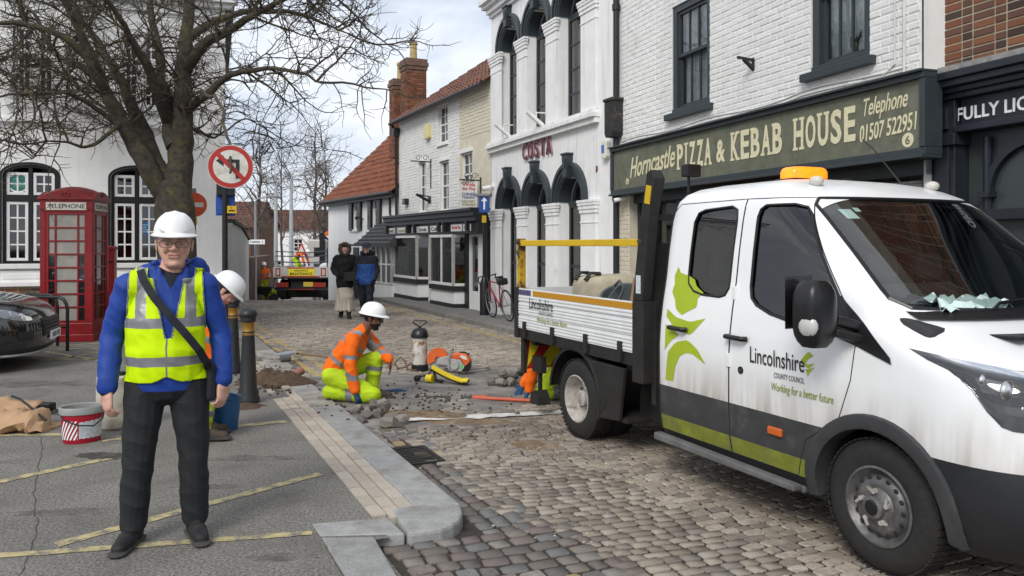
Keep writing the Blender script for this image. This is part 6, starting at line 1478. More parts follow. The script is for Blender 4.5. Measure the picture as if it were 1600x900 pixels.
def add_hand(B, wr, d, pn, side_sign, tg, curl=.6, scale=1.0, spread=.0, thumb_in=.5):
    """palm + four fingers + thumb; d = hand direction, pn = palm normal (way the fingers curl)"""
    d = Vector(d).normalized(); pn = Vector(pn); pn = (pn-d*pn.dot(d)).normalized(); ac = d.cross(pn).normalized()*side_sign   # towards the thumb
    k = scale; wr = Vector(wr)
    B.cap(wr, wr+d*.045*k, .026*k, .034*k, tg, ac, 1.1, .62); B.cap(wr+d*.04*k, wr+d*.085*k, .036*k, .036*k, tg, ac, 1.12, .50)
    for i, (o_, L_, r_) in enumerate(((.030,.072,.0092),(.0105,.080,.0096),(-.009,.075,.0092),(-.028,.060,.0082))):
        p = wr+d*.092*k+ac*o_*k; ang_ = 0; seg = (.45,.32,.23)
        dd = (d+ac*o_*spread*6).normalized()
        for j, sl_ in enumerate(seg):
            ang_ += curl*(.55+.25*j)*(1+.12*(i-1)); v = dd*math.cos(ang_)+pn*math.sin(ang_); q = p+v*L_*sl_*k; B.cap(p, q, r_*k*(1-.08*j), r_*k*(1-.08*(j+1)), tg); p = q
    p = wr+d*.03*k+ac*.03*k; v = (d*.72+ac*.62+pn*.35*thumb_in).normalized(); q = p+v*.042*k; B.cap(p, q, .0135*k, .0115*k, tg); v2 = (d*.9+ac*.12+pn*.55*thumb_in).normalized(); B.cap(q, q+v2*.032*k, .0112*k, .0095*k, tg)

def add_head(B, c, f, u, tg='skin', hair='hair', k=1.0, jaw=1.0, beard=None, nohair=False, wx=1.06):
    f = Vector(f).normalized(); u = Vector(u); u = (u-f*u.dot(f)).normalized(); r = f.cross(u).normalized(); c = Vector(c)
    def q(x, y, z): return c+r*(x*k*wx)+f*(y*k)+u*(z*k)          # x right, y forward, z up
    B.cap(q(0,-.018,.035), q(0,.012,.035), .087*k, .084*k, hair if not nohair else tg, r, .90*wx, 1.02)
    B.cap(q(0,.035,.02), q(0,.032,-.03), .064*k, .060*k, tg, r, 1.10*wx, .9)
    B.cap(q(0,.035,-.035), q(0,.040,-.086), .057*k, .038*k*jaw, tg, r, 1.10*wx, .95)
    B.cap(q(0,.058,-.098), q(0,.063,-.099), .025*k, .022*k, beard or tg, r, 1.3, .9)
    for s_ in (-1, 1):
        B.cap(q(.030*s_,.045,-.05), q(.042*s_,.010,-.056), .024*k*jaw, .018*k*jaw, beard or tg)          # cheek / jaw corner
        B.cap(q(.076*s_,-.008,.012), q(.073*s_,-.004,-.028), .0155*k, .011*k, tg, f, 1.1, .55)          # ear
        B.cap(q(.034*s_,.083,-.018), q(.036*s_,.078,-.028), .0165*k, .015*k, tg)                      # cheek apple
        B.cap(q(.016*s_,.092,.028), q(.046*s_,.080,.026), .0105*k, .0085*k, tg)                        # brow ridge
    B.cap(q(0,.093,.016), q(0,.108,-.018), .0085*k, .0125*k, tg); B.cap(q(-.011,.097,-.022), q(.011,.097,-.022), .0095*k, .0095*k, tg)   # nose
    B.cap(q(-.020,.086,-.052), q(.020,.086,-.052), .0085*k, .0085*k, beard or tg, r); B.cap(q(-.016,.083,-.062), q(.016,.083,-.062), .0085*k, .0085*k, beard or tg, r)
    return q
def carve_face(B, c, f, u, k=1.0):
    f = Vector(f).normalized(); u = Vector(u); u = (u-f*u.dot(f)).normalized(); r = f.cross(u).normalized(); c = np.array(c)
    d = B.co-c; x = d@np.array(r)/k; y = d@np.array(f)/k; z = d@np.array(u)/k; fn = np.array(f)
    for sx in (-1, 1):
        w_ = np.exp(-(((x-.031*sx)/.015)**2+((z-.006)/.010)**2))*(y > .04); B.co -= np.outer(w_*.009*k, fn)
    w_ = np.exp(-((x/.024)**2+((z+.0565)/.0028)**2))*(y > .05); B.co -= np.outer(w_*.0045*k, fn)
    for sx in (-1, 1):      # smile folds
        w_ = np.exp(-(((x-.031*sx-(-.3*(z+.045))*sx)/.004)**2+((z+.045)/.018)**2))*(y > .04); B.co -= np.outer(w_*.003*k, fn)
def face_parts(parent, q, k, f, u, glasses=None, eyecol=(.12,.09,.06), brow=(.25,.22,.2)):
    r = Vector(f).cross(Vector(u)).normalized()
    for s_ in (-1, 1):
        b = MB(); b.ball(q(.031*s_,.0835,.0065), (.0105*k,.0115*k,.0048*k), 12, 8); e_ = b.build('eye', mat('eye_white', (.62,.58,.55), .25, var=0), parent, smooth=60)
        b = MB(); b.ball(q(.031*s_,.0920,.006), (.0052*k,.0045*k,.0042*k), 10, 6); b.build('iris', mat('eye_iris', eyecol, .2, var=0), e_, smooth=60)
        b = MB(); b.tube([q(.015*s_,.1005,.028), q(.03*s_,.098,.033), q(.047*s_,.087,.028)], [.0035*k,.0042*k,.002*k], 6); b.build('eyebrow', mat('brow_%d' % int(brow[0]*100), brow, .9, var=.2), parent)
def hard_hat(parent, q, k=1.0, tilt=0, name='hard_hat', sticker=None, mt=None):
    """q maps head frame (x right, y forward, z up) to figure space"""
    mt = mt or mat('hat_white', (.80,.80,.80), .35, var=.03)
    b = MB(); n_ = 40; rings = []; vs = []
    def P_(x, y, z): 
        y2 = y*math.cos(tilt)-z*math.sin(tilt); z2 = y*math.sin(tilt)+z*math.cos(tilt); return q(x, y2, z2)
    H0 = .060
    for i in range(13):
        t = i/12; a = math.pi/2*t; rr = math.cos(a)**.82; zz = math.sin(a)**1.02
        for j in range(n_):
            th = 2*math.pi*j/n_; x = math.cos(th)*.114*rr; y = math.sin(th)*.137*rr-.004
            rid = .006*math.exp(-(x/.018)**2)*(1 if t > .3 else t/.3)+.003*math.exp(-((abs(x)-.05)/.010)**2)*(t > .25)
            vs.append(P_(x, y, H0+.115*zz+rid))
    b.add(vs, [(i*n_+j, i*n_+(j+1)%n_, (i+1)*n_+(j+1)%n_, (i+1)*n_+j) for i in range(12) for j in range(n_)])
    vs = []
    for i, (ex, ez) in enumerate(((0,0),(.008,-.004),(.016,-.010),(.014,-.016),(-.004,-.012))):
        for j in range(n_):
            th = 2*math.pi*j/n_; fw = max(0, math.sin(th))**1.5; x = math.cos(th)*(.114+ex); y = math.sin(th)*(.137+ex+ (.032*fw if i > 0 else 0))-.004; vs.append(P_(x, y, H0+ez-(.010*fw if 0 < i < 4 else 0)))
    b.add(vs, [(i*n_+j, i*n_+(j+1)%n_, (i+1)*n_+(j+1)%n_, (i+1)*n_+j) for i in range(4) for j in range(n_)])
    o = b.build(name, mt, parent, smooth=50)
    b = MB(); b.tube([P_(math.cos(2*math.pi*j/24)*.092, math.sin(2*math.pi*j/24)*.112, H0-.012) for j in range(24)], .008, 6, closed=True); b.build('headband', SATIN, o)
    return o, P_
def glasses(parent, q, k=1.0, dark=False, tint=None):
    b = MB(); fm = SATIN
    for s_ in (-1, 1):
        pts = []
        for i in range(16):
            a = 2*math.pi*i/16; ca, sa = math.cos(a), math.sin(a); n_ = (abs(ca)**3+abs(sa)**3)**(1/3); pts.append(q(.033*s_+.026*ca/n_, .108-.10*max(0,abs(.033*s_+.026*ca/n_)-.035), .004+.0185*sa/n_))
        b.tube(pts, .0016, 5, closed=True); b.tube([q(.058*s_,.104,.012), q(.074*s_,.05,.012), q(.076*s_,-.01,.010)], .0018, 5)
        if dark:
            g = MB(); g.add([p for p in pts], [tuple(range(16))]); g.build('lens', DKGLASS, parent)
    b.tube([q(-.008,.112,.006), q(0,.115,.010), q(.008,.112,.006)], .0016, 5); o = b.build('glasses', fm, parent)
    if not dark:
        for s_ in (-1, 1): g = MB(); g.add([q(.033*s_+.025*math.cos(2*math.pi*i/14), .1075, .004+.0175*math.sin(2*math.pi*i/14)) for i in range(14)], [tuple(range(14))]); g.build('lens', glass('spectacle_glass', (.93,.93,.93), .02), o)
    return o
SKIN = mat('skin', (.60,.345,.265), .5, var=.16, scale=26, spec=.35, bump=.08, bscale=300); SKIN['x'] = 1
SKIND = mat('skin_brown', (.16,.075,.045), .5, var=.15, scale=26, spec=.35)
LIPS = mat('lips', (.36,.15,.125), .45, var=.05); HAIRG = mat('hair_grey', (.20,.185,.17), .9, var=.3, scale=60, bump=.5, bscale=200); HAIRB = mat('hair_black', (.012,.010,.009), .8, var=.2)
HIVY = mat('hi_vis_yellow', (.56,.80,.0), .7, var=.06, scale=9, bump=.12, bscale=20, spec=.2, emit=0)
HIVO = mat('hi_vis_orange', (.85,.145,.01), .75, var=.1, scale=7, bump=.2, bscale=24, spec=.2)
HIVL = mat('hi_vis_lime_trousers', (.45,.62,.02), .75, var=.15, scale=7, bump=.2, bscale=24, spec=.2)
REFL = mat('reflective_tape', (.24,.25,.26), .4, .25, var=.1, scale=20)
BLUEJ = mat('blue_jacket', (.012,.048,.27), .6, var=.18, scale=8, bump=.2, bscale=30, spec=.3)
NAVY = mat('navy_cloth', (.012,.014,.022), .8, var=.2); CHARC = mat('charcoal_trousers', (.014,.0155,.017), .8, var=.25, scale=9, bump=.2, bscale=60)
BOOTB = mat('brown_boot', (.06,.042,.03), .8, var=.35, scale=20, bump=.3); SHOEB = mat('black_trainer', (.016,.016,.017), .7, var=.3, scale=40, bump=.3)
SOLE = mat('sole_rubber', (.05,.048,.045), .9, var=.2); GLOVEB = mat('glove_blue', (.03,.08,.17), .8, var=.3, scale=30, bump=.4)
def shoe(B, ank, toe_dir, tg, sole, k=1.0, L_=.19):
    a = Vector(ank); t = Vector(toe_dir).normalized(); up = Vector((0,0,1)); up = (up-t*up.dot(t)).normalized(); sd = t.cross(up)
    B.cap(a, a-up*.045*k, .05*k, .048*k, tg, sd, .95, 1.05); B.cap(a-t*.035*k-up*.045*k, a+t*L_*.45*k-up*.045*k, .042*k, .046*k, tg, sd, .95, .95); B.cap(a+t*L_*.4*k-up*.05*k, a+t*(L_-.02)*k-up*.058*k, .047*k, .036*k, tg, sd, 1.05, .82)
    B.cap(a-t*.05*k-up*.082*k, a+t*L_*k-up*.082*k, .044*k, .044*k, sole, sd, 1.08, .30)

# ------------------------------------------------ 1. the man in the yellow vest
man = thing('person', 'man in white hard hat, glasses, yellow hi-vis vest and blue jacket standing', 'person', (-1.93, 4.46, 0), R(20))
B = Body(); sd = Vector((1,0,0))
hipL, hipR = Vector((-.105,.02,.86)), Vector((.115,.02,.86)); knL, knR = Vector((-.140,-.01,.47)), Vector((.145,.0,.47)); anL, anR = Vector((-.165,.0,.105)), Vector((.150,.015,.105))
for h, k_, a in ((hipL, knL, anL), (hipR, knR, anR)):
    B.chain([h, h.lerp(k_,.5), k_], [.108,.098,.080], 'trouser', sd, 1.0, 1.05); B.chain([k_, k_.lerp(a,.45), a+Vector((0,0,.01))], [.080,.078,.069], 'trouser', sd, 1, 1.1)
B.cap((-.08,.02,.87), (.08,.02,.87), .125, .125, 'trouser', (0,1,0), .95, 1.0)
shoe(B, anL+Vector((0,0,-.005)), (-.30,-.95,0), 'shoe', 'sole', 1.05); shoe(B, anR+Vector((0,0,-.005)), (.22,-.97,0), 'shoe', 'sole', 1.05)
# torso
B.cap((0,.01,.93), (0,.0,1.06), .155, .165, 'jacket', sd, 1.20, .88); B.cap((0,.0,1.06), (0,.005,1.22), .165, .168, 'jacket', sd, 1.17, .84); B.cap((0,.005,1.22), (0,.02,1.40), .168, .125, 'jacket', sd, 1.18, .80)
B.cap((0,.01,.905), (0,.01,.96), .160, .160, 'jacket', sd, 1.20, .88)
shL, shR = Vector((-.190,.03,1.415)), Vector((.200,.03,1.415))
B.cap(shL, shR, .072, .072, 'jacket', (0,1,0), 1, 1); B.cap((-.11,.03,1.45), (.11,.03,1.45), .055, .055, 'jacket')
elL, elR = Vector((-.275,.06,1.14)), Vector((.285,.065,1.14)); wrL, wrR = Vector((-.29,-.03,.875)), Vector((.30,-.02,.885))
for s_, e_, w_ in ((shL, elL, wrL), (shR, elR, wrR)):
    B.chain([s_, s_.lerp(e_,.5), e_], [.074,.067,.060], 'jacket'); B.chain([e_, e_.lerp(w_,.5), w_], [.060,.057,.051], 'jacket')
    B.cap(w_+Vector((0,0,.03)), w_, .049, .053, 'jacket')
add_hand(B, wrL+Vector((0,-.008,-.01)), (.05,-.12,-1), (.75,.6,.1), -1, 'skin', .62, 1.05); add_hand(B, wrR+Vector((0,-.008,-.01)), (-.05,-.12,-1), (-.75,.6,.1), 1, 'skin', .62, 1.05)
HC = Vector((.045,-.015,1.642)); HF = Vector((.03,-1,-.02)); HU = Vector((.02,-.02,1))
B.cap((.02,.03,1.43), (.04,.012,1.56), .068, .062, 'skin')
hq = add_head(B, HC, HF, HU, k=1.05, jaw=1.12, wx=1.17)
# collar and hood
for a0 in range(0, 360, 24):
    a = R(a0); rr = .105; c_ = Vector((.03+math.cos(a)*rr*1.05, .035+math.sin(a)*rr*.85, 1.475+.028*math.sin(a)))
    if not (248 < a0 < 292): B.cap(c_, c_+Vector((math.cos(a)*.004,.0,.045)), .026, .018, 'jacket')
B.cap((-.10,.12,1.47), (.16,.12,1.48), .062, .07, 'jacket'); B.cap((.12,.09,1.47), (.165,.04,1.525), .058, .045, 'jacket'); B.cap((-.10,.09,1.47), (-.115,.04,1.49), .045, .034, 'jacket')
B.mesh(.0048, 6); carve_face(B, HC, HF, HU, 1.05)
def rule(fc, tags, ix):
    t = tags.copy(); z = fc[:, 2]; 
    d = fc-np.array(HC); hz = d@np.array(HU.normalized()); hy = d@np.array(HF.normalized())
    t[(t == 'jacket') & (z < .842)] = 'trouser'; t[(t == 'hair') & (hy > .035)] = 'skin'; t[(t == 'hair') & (hz < -.06)] = 'skin'; hx = d@np.array(HF.cross(HU).normalized())
    lip = (np.abs(hz+.058-.0016*(hx/.02)**2*0+(-.10)*np.abs(hx)*.6) < .0058) & (np.abs(hx) < .029) & (hy > .06); t[lip & (t == 'skin')] = 'lips'
    x, y = fc[:, 0], fc[:, 1]; t[(t == 'jacket') & (y < -.01) & (z > 1.395) & (np.abs(x-.03) < .5*(z-1.395))] = 'shirt'
    return t
o = B.finish('body', man, {'trouser': CHARC, 'jacket': BLUEJ, 'skin': SKIN, 'hair': HAIRG, 'shoe': SHOEB, 'sole': SOLE, 'lips': LIPS, 'shirt': NAVY}, rule, {'trouser': (.0062, 7, 1.15), 'jacket': (.0055, 9, 1.1)})
fc = B.fc; xx, yy, zz = fc[:,0], fc[:,1], fc[:,2]
vn = .012+.30*(np.clip(zz, 1.10, 1.6)-1.13)*.62          # V-neck half width
isj = (B.ftags == 'jacket') | (B.ftags == 'trouser') | (B.ftags == 'shirt')
armb = np.interp(zz, [.88, 1.0, 1.15, 1.3, 1.38, 1.5], [.215, .215, .212, .205, .195, .19])
armi = np.array([ (p[0]-shL).length < .001 or (p[0]-shR).length < .001 for p in B.p])
mask = isj & (zz > .893+.03*np.exp(-(((xx-.01)/.05)**2))*(yy < 0)) & (zz < 1.512) & (np.abs(xx-.005) < armb) & ~((yy < .0) & (np.abs(xx-.02) < vn) & (zz > 1.13)) & ~((zz > 1.455) & (np.abs(xx-.03) < .115)) & ~((zz < 1.36) & (np.abs(xx-.005) > .205) & (np.abs(yy) < .03) & (zz > 1.3))
def vr(c):
    x, y, z = c
    if abs(z-1.215) < .026 or abs(z-1.008) < .027: return 1
    if z > 1.21 and .095 < abs(x-.005) < .148: return 1
    if y < 0 and abs(x-.012) < .0045 and z < 1.21: return 2
    if y < 0 and z > 1.13 and abs(abs(x-.02)-(.012+.30*(z-1.13)*.62)) < .008: return 2
    if abs(x-.005) > np.interp(z, [.88, 1.0, 1.15, 1.3, 1.38, 1.5], [.215, .215, .212, .205, .195, .19])-.007 and z > 1.1: return 2
    return 0
vest = B.shell('hi_vis_vest', man, mask, .011, [HIVY, REFL, mat('grey_binding', (.18,.19,.19), .6)], vr, .004)
for q in ((man, hq),): face_parts(man, hq, 1.05, HF, HU, brow=(.22,.18,.15)); glasses(man, hq)
ht, HP = hard_hat(man, lambda x, y, z: hq(x*.775, y*.90, z*1.0), tilt=.02)
for s_ in (-1, 1): b = MB(); b.add([HP(s_*.075,.120,.066), HP(s_*.045,.139,.066), HP(s_*.085,.104,.084)], [(0,1,2)]); b.build('hat_vent_mark', mat('hat_grey', (.45,.46,.46), .4, var=0), ht)
# shoulder strap and bag
pts = [(-.125,-.045,1.505),(-.105,-.10,1.45),(-.05,-.152,1.36),(.03,-.182,1.26),(.11,-.185,1.16),(.175,-.165,1.07),(.215,-.115,.99),(.225,-.03,.94)]
b = MB(); vs = []
for i, p in enumerate(pts):
    p = Vector(p)+Vector((0,-.006,0)); t = (Vector(pts[min(i+1,7)])-Vector(pts[max(i-1,0)])).normalized(); wv = t.cross(Vector((0,-1,0))).normalized()*.021; vs += [p-wv, p+wv]
b.add(vs, [(2*i, 2*i+1, 2*i+3, 2*i+2) for i in range(7)]); bag = thing('shoulder_bag', 'black shoulder bag on a strap across the yellow vest', 'bag', man.location.copy(), man.rotation_euler.z)
st = b.build('strap', NAVY, bag); m_ = st.modifiers.new('s', 'SOLIDIFY'); m_.thickness = .004
b = MB(); b.prism([(.205,.76),(.265,.76),(.268,.97),(.215,.99)], -.06, .13); b.build('pouch', NAVY, bag, bevel=.025)
# ------------------------------------------------ generic figure
def fig(J, puff=1.0, legp=1.0, top='top', leg='leg', foot='boot', sole='sole', hand=('skin','skin'), head=True, hk=1.0, hair='hair', beard=None, nohair=False, curl=(.6,.6), boots=True):
    B = Body(); V = {k: Vector(v) for k, v in J.items()}; sd = (V['shR']-V['shL']).normalized(); hs = (V['hipR']-V['hipL']).normalized(); p = puff
    pel, ch, nk = V['pel'], V['chest'], V['neck']
    B.cap(pel, pel.lerp(ch,.5), .135*p, .145*p, top, sd, 1.18, .85); B.cap(pel.lerp(ch,.5), ch, .145*p, .155*p, top, sd, 1.18, .82); B.cap(ch, ch.lerp(nk,.6), .150*p, .10*p, top, sd, 1.25, .82)
    B.cap(V['hipL'], V['hipR'], .112*legp, .112*legp, leg)
    B.cap(V['shL'], V['shR'], .066*p, .066*p, top); B.cap(ch.lerp(nk,.75), nk, .075*p, .06*p, top)
    for c in 'LR':
        s_, e_, w_ = V['sh'+c], V['el'+c], V['wr'+c]; B.chain([s_, s_.lerp(e_,.5), e_], [.070*p,.066*p,.058*p], top); B.chain([e_, e_.lerp(w_,.6), w_], [.058*p,.054*p,.047*p], top)
        h, k_, a = V['hip'+c], V['kn'+c], V['an'+c]; B.chain([h, h.lerp(k_,.5), k_], [.105*legp,.095*legp,.078*legp], leg); B.chain([k_, k_.lerp(a,.5), a], [.078*legp,.074*legp,.064*legp], leg)
        hd = V.get('hd'+c, w_-e_); pn = V.get('pn'+c, sd*(-1 if c == 'R' else 1)); B.cap(w_, w_+hd.normalized()*.02, .034, .03, hand[0 if c == 'L' else 1])
        add_hand(B, w_, hd, pn, 1 if c == 'R' else -1, hand[0 if c == 'L' else 1], curl[0 if c == 'L' else 1], 1.1 if hand[0 if c == 'L' else 1] != 'skin' else 1.0)
        if boots: shoe(B, a, V['toe'+c], foot, sole, 1.08)
    hq = None
    if head:
        B.cap(nk-Vector((0,0,.03)), V['head'].lerp(nk,.35), .058, .055, 'skin'); hq = add_head(B, V['head'], V['hf'], V['hu'], 'skin', hair, hk, 1.0, beard, nohair)
    return B, hq
def bands(B, lst):
    """reflective bands: (prim start, prim end, t0, t1, tags)"""
    def f(fc, tags, ix):
        t = tags.copy()
        for p0, p1, a, c, tg in lst:
            p0 = np.array(p0); d = np.array(p1)-p0; L2 = d@d; u = ((fc-p0)@d)/L2; near = np.linalg.norm(fc-p0-np.outer(np.clip(u,0,1), d), axis=1)
            t[(u > a) & (u < c) & np.isin(tags, tg[0]) & (near < tg[1])] = 'tape'
        return t
    return f
STD = dict(pel=(0,0,.93), chest=(0,0,1.25), neck=(0,.01,1.48), head=(0,-.02,1.615), hf=(0,-1,0), hu=(0,0,1), shL=(.185,.01,1.40), shR=(-.185,.01,1.40), elL=(.25,.03,1.13), elR=(-.25,.03,1.13), wrL=(.26,-.06,.90), wrR=(-.26,-.06,.90),
           hipL=(.095,0,.88), hipR=(-.095,0,.88), knL=(.10,-.02,.48), knR=(-.10,-.02,.48), anL=(.11,.02,.11), anR=(-.11,.02,.11), toeL=(.1,-1,0), toeR=(-.1,-1,0))
HVM = {'top': HIVO, 'leg': HIVL, 'boot': BOOTB, 'sole': SOLE, 'skin': SKIN, 'hair': HAIRB, 'tape': REFL, 'glove': GLOVEB, 'lips': LIPS, 'beard': HAIRB}
# ------------------------------------------------ 2. kneeling worker
g = PG(552, 628, -.05); kw = thing('person', 'kneeling worker in orange hi-vis jacket, lime trousers, sunglasses and white helmet', 'person', (g.x, g.y+.04, -.035), R(84))
J = dict(pel=(0,.20,.34), chest=(0,.02,.58), neck=(0,-.11,.76), head=(0,-.205,.875), hf=(0,-.96,-.16), hu=(0,-.16,.96), shL=(.19,-.08,.665), shR=(-.19,-.04,.665), elL=(.20,-.22,.50), elR=(-.24,-.03,.40), wrL=(.10,-.36,.43), wrR=(-.23,-.08,.155),
         hipL=(.10,.19,.28), hipR=(-.10,.19,.27), knL=(.13,-.20,.42), knR=(-.14,-.25,.085), anL=(.13,-.16,.10), anR=(-.11,.24,.10), toeL=(.1,-1,0), toeR=(0,.35,-.75), hdL=(-.02,-.14,-1), pnL=(-.3,.9,-.2), hdR=(.05,-.35,-1), pnR=(.3,.6,.1))
B, hq = fig(J, 1.08, 1.08, hand=('skin','glove'), beard='beard', nohair=False, curl=(.25,.5))
B.mesh(.0065, 4)
Vv = {k: Vector(v) for k, v in J.items()}
rl = bands(B, [(J['pel'],J['chest'],.30,.46,(['top'],.4)), (J['shR'],J['elR'],.60,.76,(['top'],.10)), (J['elR'],J['wrR'],.42,.58,(['top'],.085)), (J['shL'],J['elL'],.7,.86,(['top'],.09)), (J['knR'],J['anR'],.42,.58,(['leg'],.11)), (J['knL'],J['anL'],.2,.36,(['leg'],.11))])
def rule2(fc, tags, ix):
    t = rl(fc, tags, ix); x, y, z = fc[:,0], fc[:,1], fc[:,2]
    dn = np.array(Vector(J['neck'])-Vector(J['pel'])); dn /= np.linalg.norm(dn); u = (fc-np.array(J['pel']))@dn
    far = (tags == 'top') & (np.abs(x) < .20)
    bend = u-.36-.18*(y < .02)*0+(np.abs(x)*.25); t[far & (np.abs(u-.335) < .022) & (y > -.2) & (np.abs(x) < .17)] = 'tape'
    t[far & (np.abs(np.abs(x)-.115) < .022) & (u > .335)] = 'tape'
    d = fc-np.array(J['head']); hy = d@np.array(Vector(J['hf']).normalized()); hz = d@np.array(Vector(J['hu']).normalized())
    t[(t == 'skin') & (hz < -.045) & (hy > .012) & (np.linalg.norm(d, axis=1) < .16) & (hz > -.125)] = 'beard'
    t[(t == 'hair') & (hy > .03)] = 'skin'
    return t
MK = dict(HVM); MK['skin'] = SKIND; MK['lips'] = SKIND
B.finish('body', kw, MK, rule2, {'top': (.009, 7, 1.4), 'leg': (.010, 7, 1.7)})
glasses(kw, hq, dark=True)
ht, HP = hard_hat(kw, hq); b = MB(); b.add([HP(-.108,.02,.095), HP(-.108,-.03,.095), HP(-.099,-.03,.115), HP(-.099,.02,.115)], [(0,1,2,3)]); b.v = [(v[0]-.006, v[1], v[2]) for v in b.v]; b.build('hat_sticker', mat('sticker_blue', (.05,.12,.2), .5, var=.4, scale=60), ht)
# ------------------------------------------------ 3. worker bending behind the bollards
g = PG(322, 690); bw = thing('person', 'stooping worker in orange jacket and lime trousers behind the man in yellow vest', 'person', (g.x-.07, g.y+.12, 0), R(104))
J = dict(pel=(0,.10,.84), chest=(0,-.03,1.05), neck=(0,-.10,1.17), head=(0,-.17,1.24), hf=(0,-.72,-.69), hu=(0,-.69,.72), shL=(.17,-.06,1.13), shR=(-.17,-.06,1.13), elL=(.18,-.08,.88), elR=(-.18,-.06,.88), wrL=(.1,-.14,.66), wrR=(-.12,-.12,.66),
         hipL=(.10,.08,.80), hipR=(-.10,.08,.80), knL=(.12,-.05,.44), knR=(-.12,-.06,.44), anL=(.12,.03,.11), anR=(-.12,.0,.11), toeL=(.1,-1,0), toeR=(-.1,-1,0))
B, hq = fig(J, 1.05, 1.1, hand=('glove','glove')); B.mesh(.009, 4)
rl3 = bands(B, [(J['knR'],J['anR'],.15,.32,(['leg'],.12)), (J['knL'],J['anL'],.15,.32,(['leg'],.12)), (J['knR'],J['anR'],.5,.67,(['leg'],.12)), (J['knL'],J['anL'],.5,.67,(['leg'],.12)), (J['pel'],J['chest'],.3,.5,(['top'],.4)), (J['shR'],J['elR'],.5,.7,(['top'],.1))])
B.finish('body', bw, HVM, rl3, {'top': (.009, 7, 1.4), 'leg': (.010, 7, 1.7)}); hard_hat(bw, hq)
# ------------------------------------------------ 4. worker kneeling behind the truck tail
g = PG(862, 628, -.1); rw = thing('person', 'worker in orange and lime half hidden behind the rear wheel of the truck', 'person', (g.x, g.y+.25, -.10), R(-90))
J = dict(pel=(0,.15,.42), chest=(0,-.02,.62), neck=(0,-.13,.70), head=(0,-.2,.74), hf=(0,-.6,-.8), hu=(0,-.8,.6), shL=(.18,-.1,.66), shR=(-.18,-.1,.66), elL=(.22,-.2,.38), elR=(-.2,-.15,.38), wrL=(.2,-.25,.13), wrR=(-.18,-.3,.13),
         hipL=(.10,.15,.34), hipR=(-.10,.15,.34), knL=(.14,-.10,.085), knR=(-.14,-.08,.085), anL=(.12,.30,.11), anR=(-.12,.30,.11), toeL=(0,.4,-.7), toeR=(0,.4,-.7), hdL=(0,-.4,-1), pnL=(0,1,0))
J['head'] = (.0,-.2,.72)
B, hq = fig(J, 1.02, 1.1, hand=('glove','glove')); B.mesh(.010, 4)
B.finish('body', rw, HVM, bands(B, [(J['shL'],J['elL'],.55,.75,(['top'],.1)), (J['knL'],J['anL'],.3,.5,(['leg'],.12))]), {'top': (.009, 7, 1.4), 'leg': (.010, 7, 1.7)}); hard_hat(rw, hq)
# ------------------------------------------------ 5./6. two walkers
g = PG(539, 497, -.1); wo = thing('person', 'walker in black hooded coat with brown fur trim and long cream skirt', 'person', (g.x, g.y, -.10), R(10))
J = dict(STD); J.update(elR=(-.27,.05,1.15), elL=(.27,.05,1.15), wrR=(-.17,-.13,1.0), wrL=(.17,-.13,1.0), anL=(.09,-.12,.11), anR=(-.09,.14,.13))
B, hq = fig(J, 1.15, .85, hand=('top','top'), curl=(1.2,1.2))
B.cap((0,.0,1.0), (0,0,.80), .165, .185, 'top', (1,0,0), 1.15, .95); B.cap((0,0,.8), (0,0,.45), .165, .185, 'skirt', (1,0,0), 1.05, .95); B.cap((0,0,.5), (0,0,.34), .185, .175, 'skirt', (1,0,0), 1.1, 1.0)
for i in range(12): a = 2*math.pi*i/12; B.cap((math.cos(a)*.15, math.sin(a)*.12, .5), (math.cos(a)*.20, math.sin(a)*.165, .20), .05, .045, 'skirt')
B.cap((0,.03,1.62), (0,.05,1.64), .125, .125, 'top', (1,0,0), .95, 1.0)
for i in range(14): a = 2*math.pi*i/14; c_ = Vector((math.cos(a)*.115, -.075, 1.615+math.sin(a)*.125)); B.ball(c_, .038, 'fur')
B.mesh(.010, 4)
MW = dict(HVM); MW.update({'top': mat('black_coat', (.012,.012,.014), .85, var=.3, bump=.2), 'leg': NAVY, 'boot': SHOEB, 'skirt': mat('cream_skirt', (.62,.545,.44), .9, var=.12, bump=.2), 'fur': mat('brown_fur', (.085,.06,.045), .95, var=.5, scale=60, bump=.8, bscale=90), 'skin': SKIN})
def rule5(fc, tags, ix):
    t = tags.copy(); t[(tags == 'top') & (fc[:,2] < .66)] = 'skirt'; return t
B.finish('body', wo, MW, rule5, {'top': (.014, 7, 1), 'skirt': (.022, 7, .25), 'fur': (.012, 30, 1)})
t = thing('handbag', 'small black handbag held by the walker in the cream skirt', 'bag', wo.matrix_world @ Vector((0,0,0)), 0); t.location = (g.x+.17, g.y-.22, .78); b = MB(); b.box(-.13,.13,-.05,.05,-.0,.2); b.tube([(-.1,0,.2),(-.06,.02,.36),(.06,.02,.36),(.1,0,.2)], .01, 6); b.build('pouch', SATIN, t, bevel=.02)
g = PG(571, 499, -.1); wm = thing('person', 'walker in blue and black waterproof jacket with dark flat cap', 'person', (g.x, g.y+.15, -.10), R(-6))
J = dict(STD); J.update(wrR=(-.22,-.12,.92), wrL=(.22,-.12,.92), anL=(.10,-.16,.11), anR=(-.10,.18,.14), knL=(.10,-.10,.48), knR=(-.10,.02,.47), head=(0,-.02,1.635), hf=(.15,-.98,-.1))
B, hq = fig(J, 1.1, 1.0, hand=('dark','dark'), curl=(1.2,1.2)); B.cap((0,0,.98), (0,0,.88), .16, .17, 'top', (1,0,0), 1.2, .9)
for s_ in (-1, 1): B.cap((s_*.12,.09,1.52), (0,.12,1.53), .06, .07, 'dark')
for i in range(10): a = 2*math.pi*i/10; B.ball((math.cos(a)*.10, .02+math.sin(a)*.09, 1.515), .034, 'dark')
B.mesh(.010, 4)
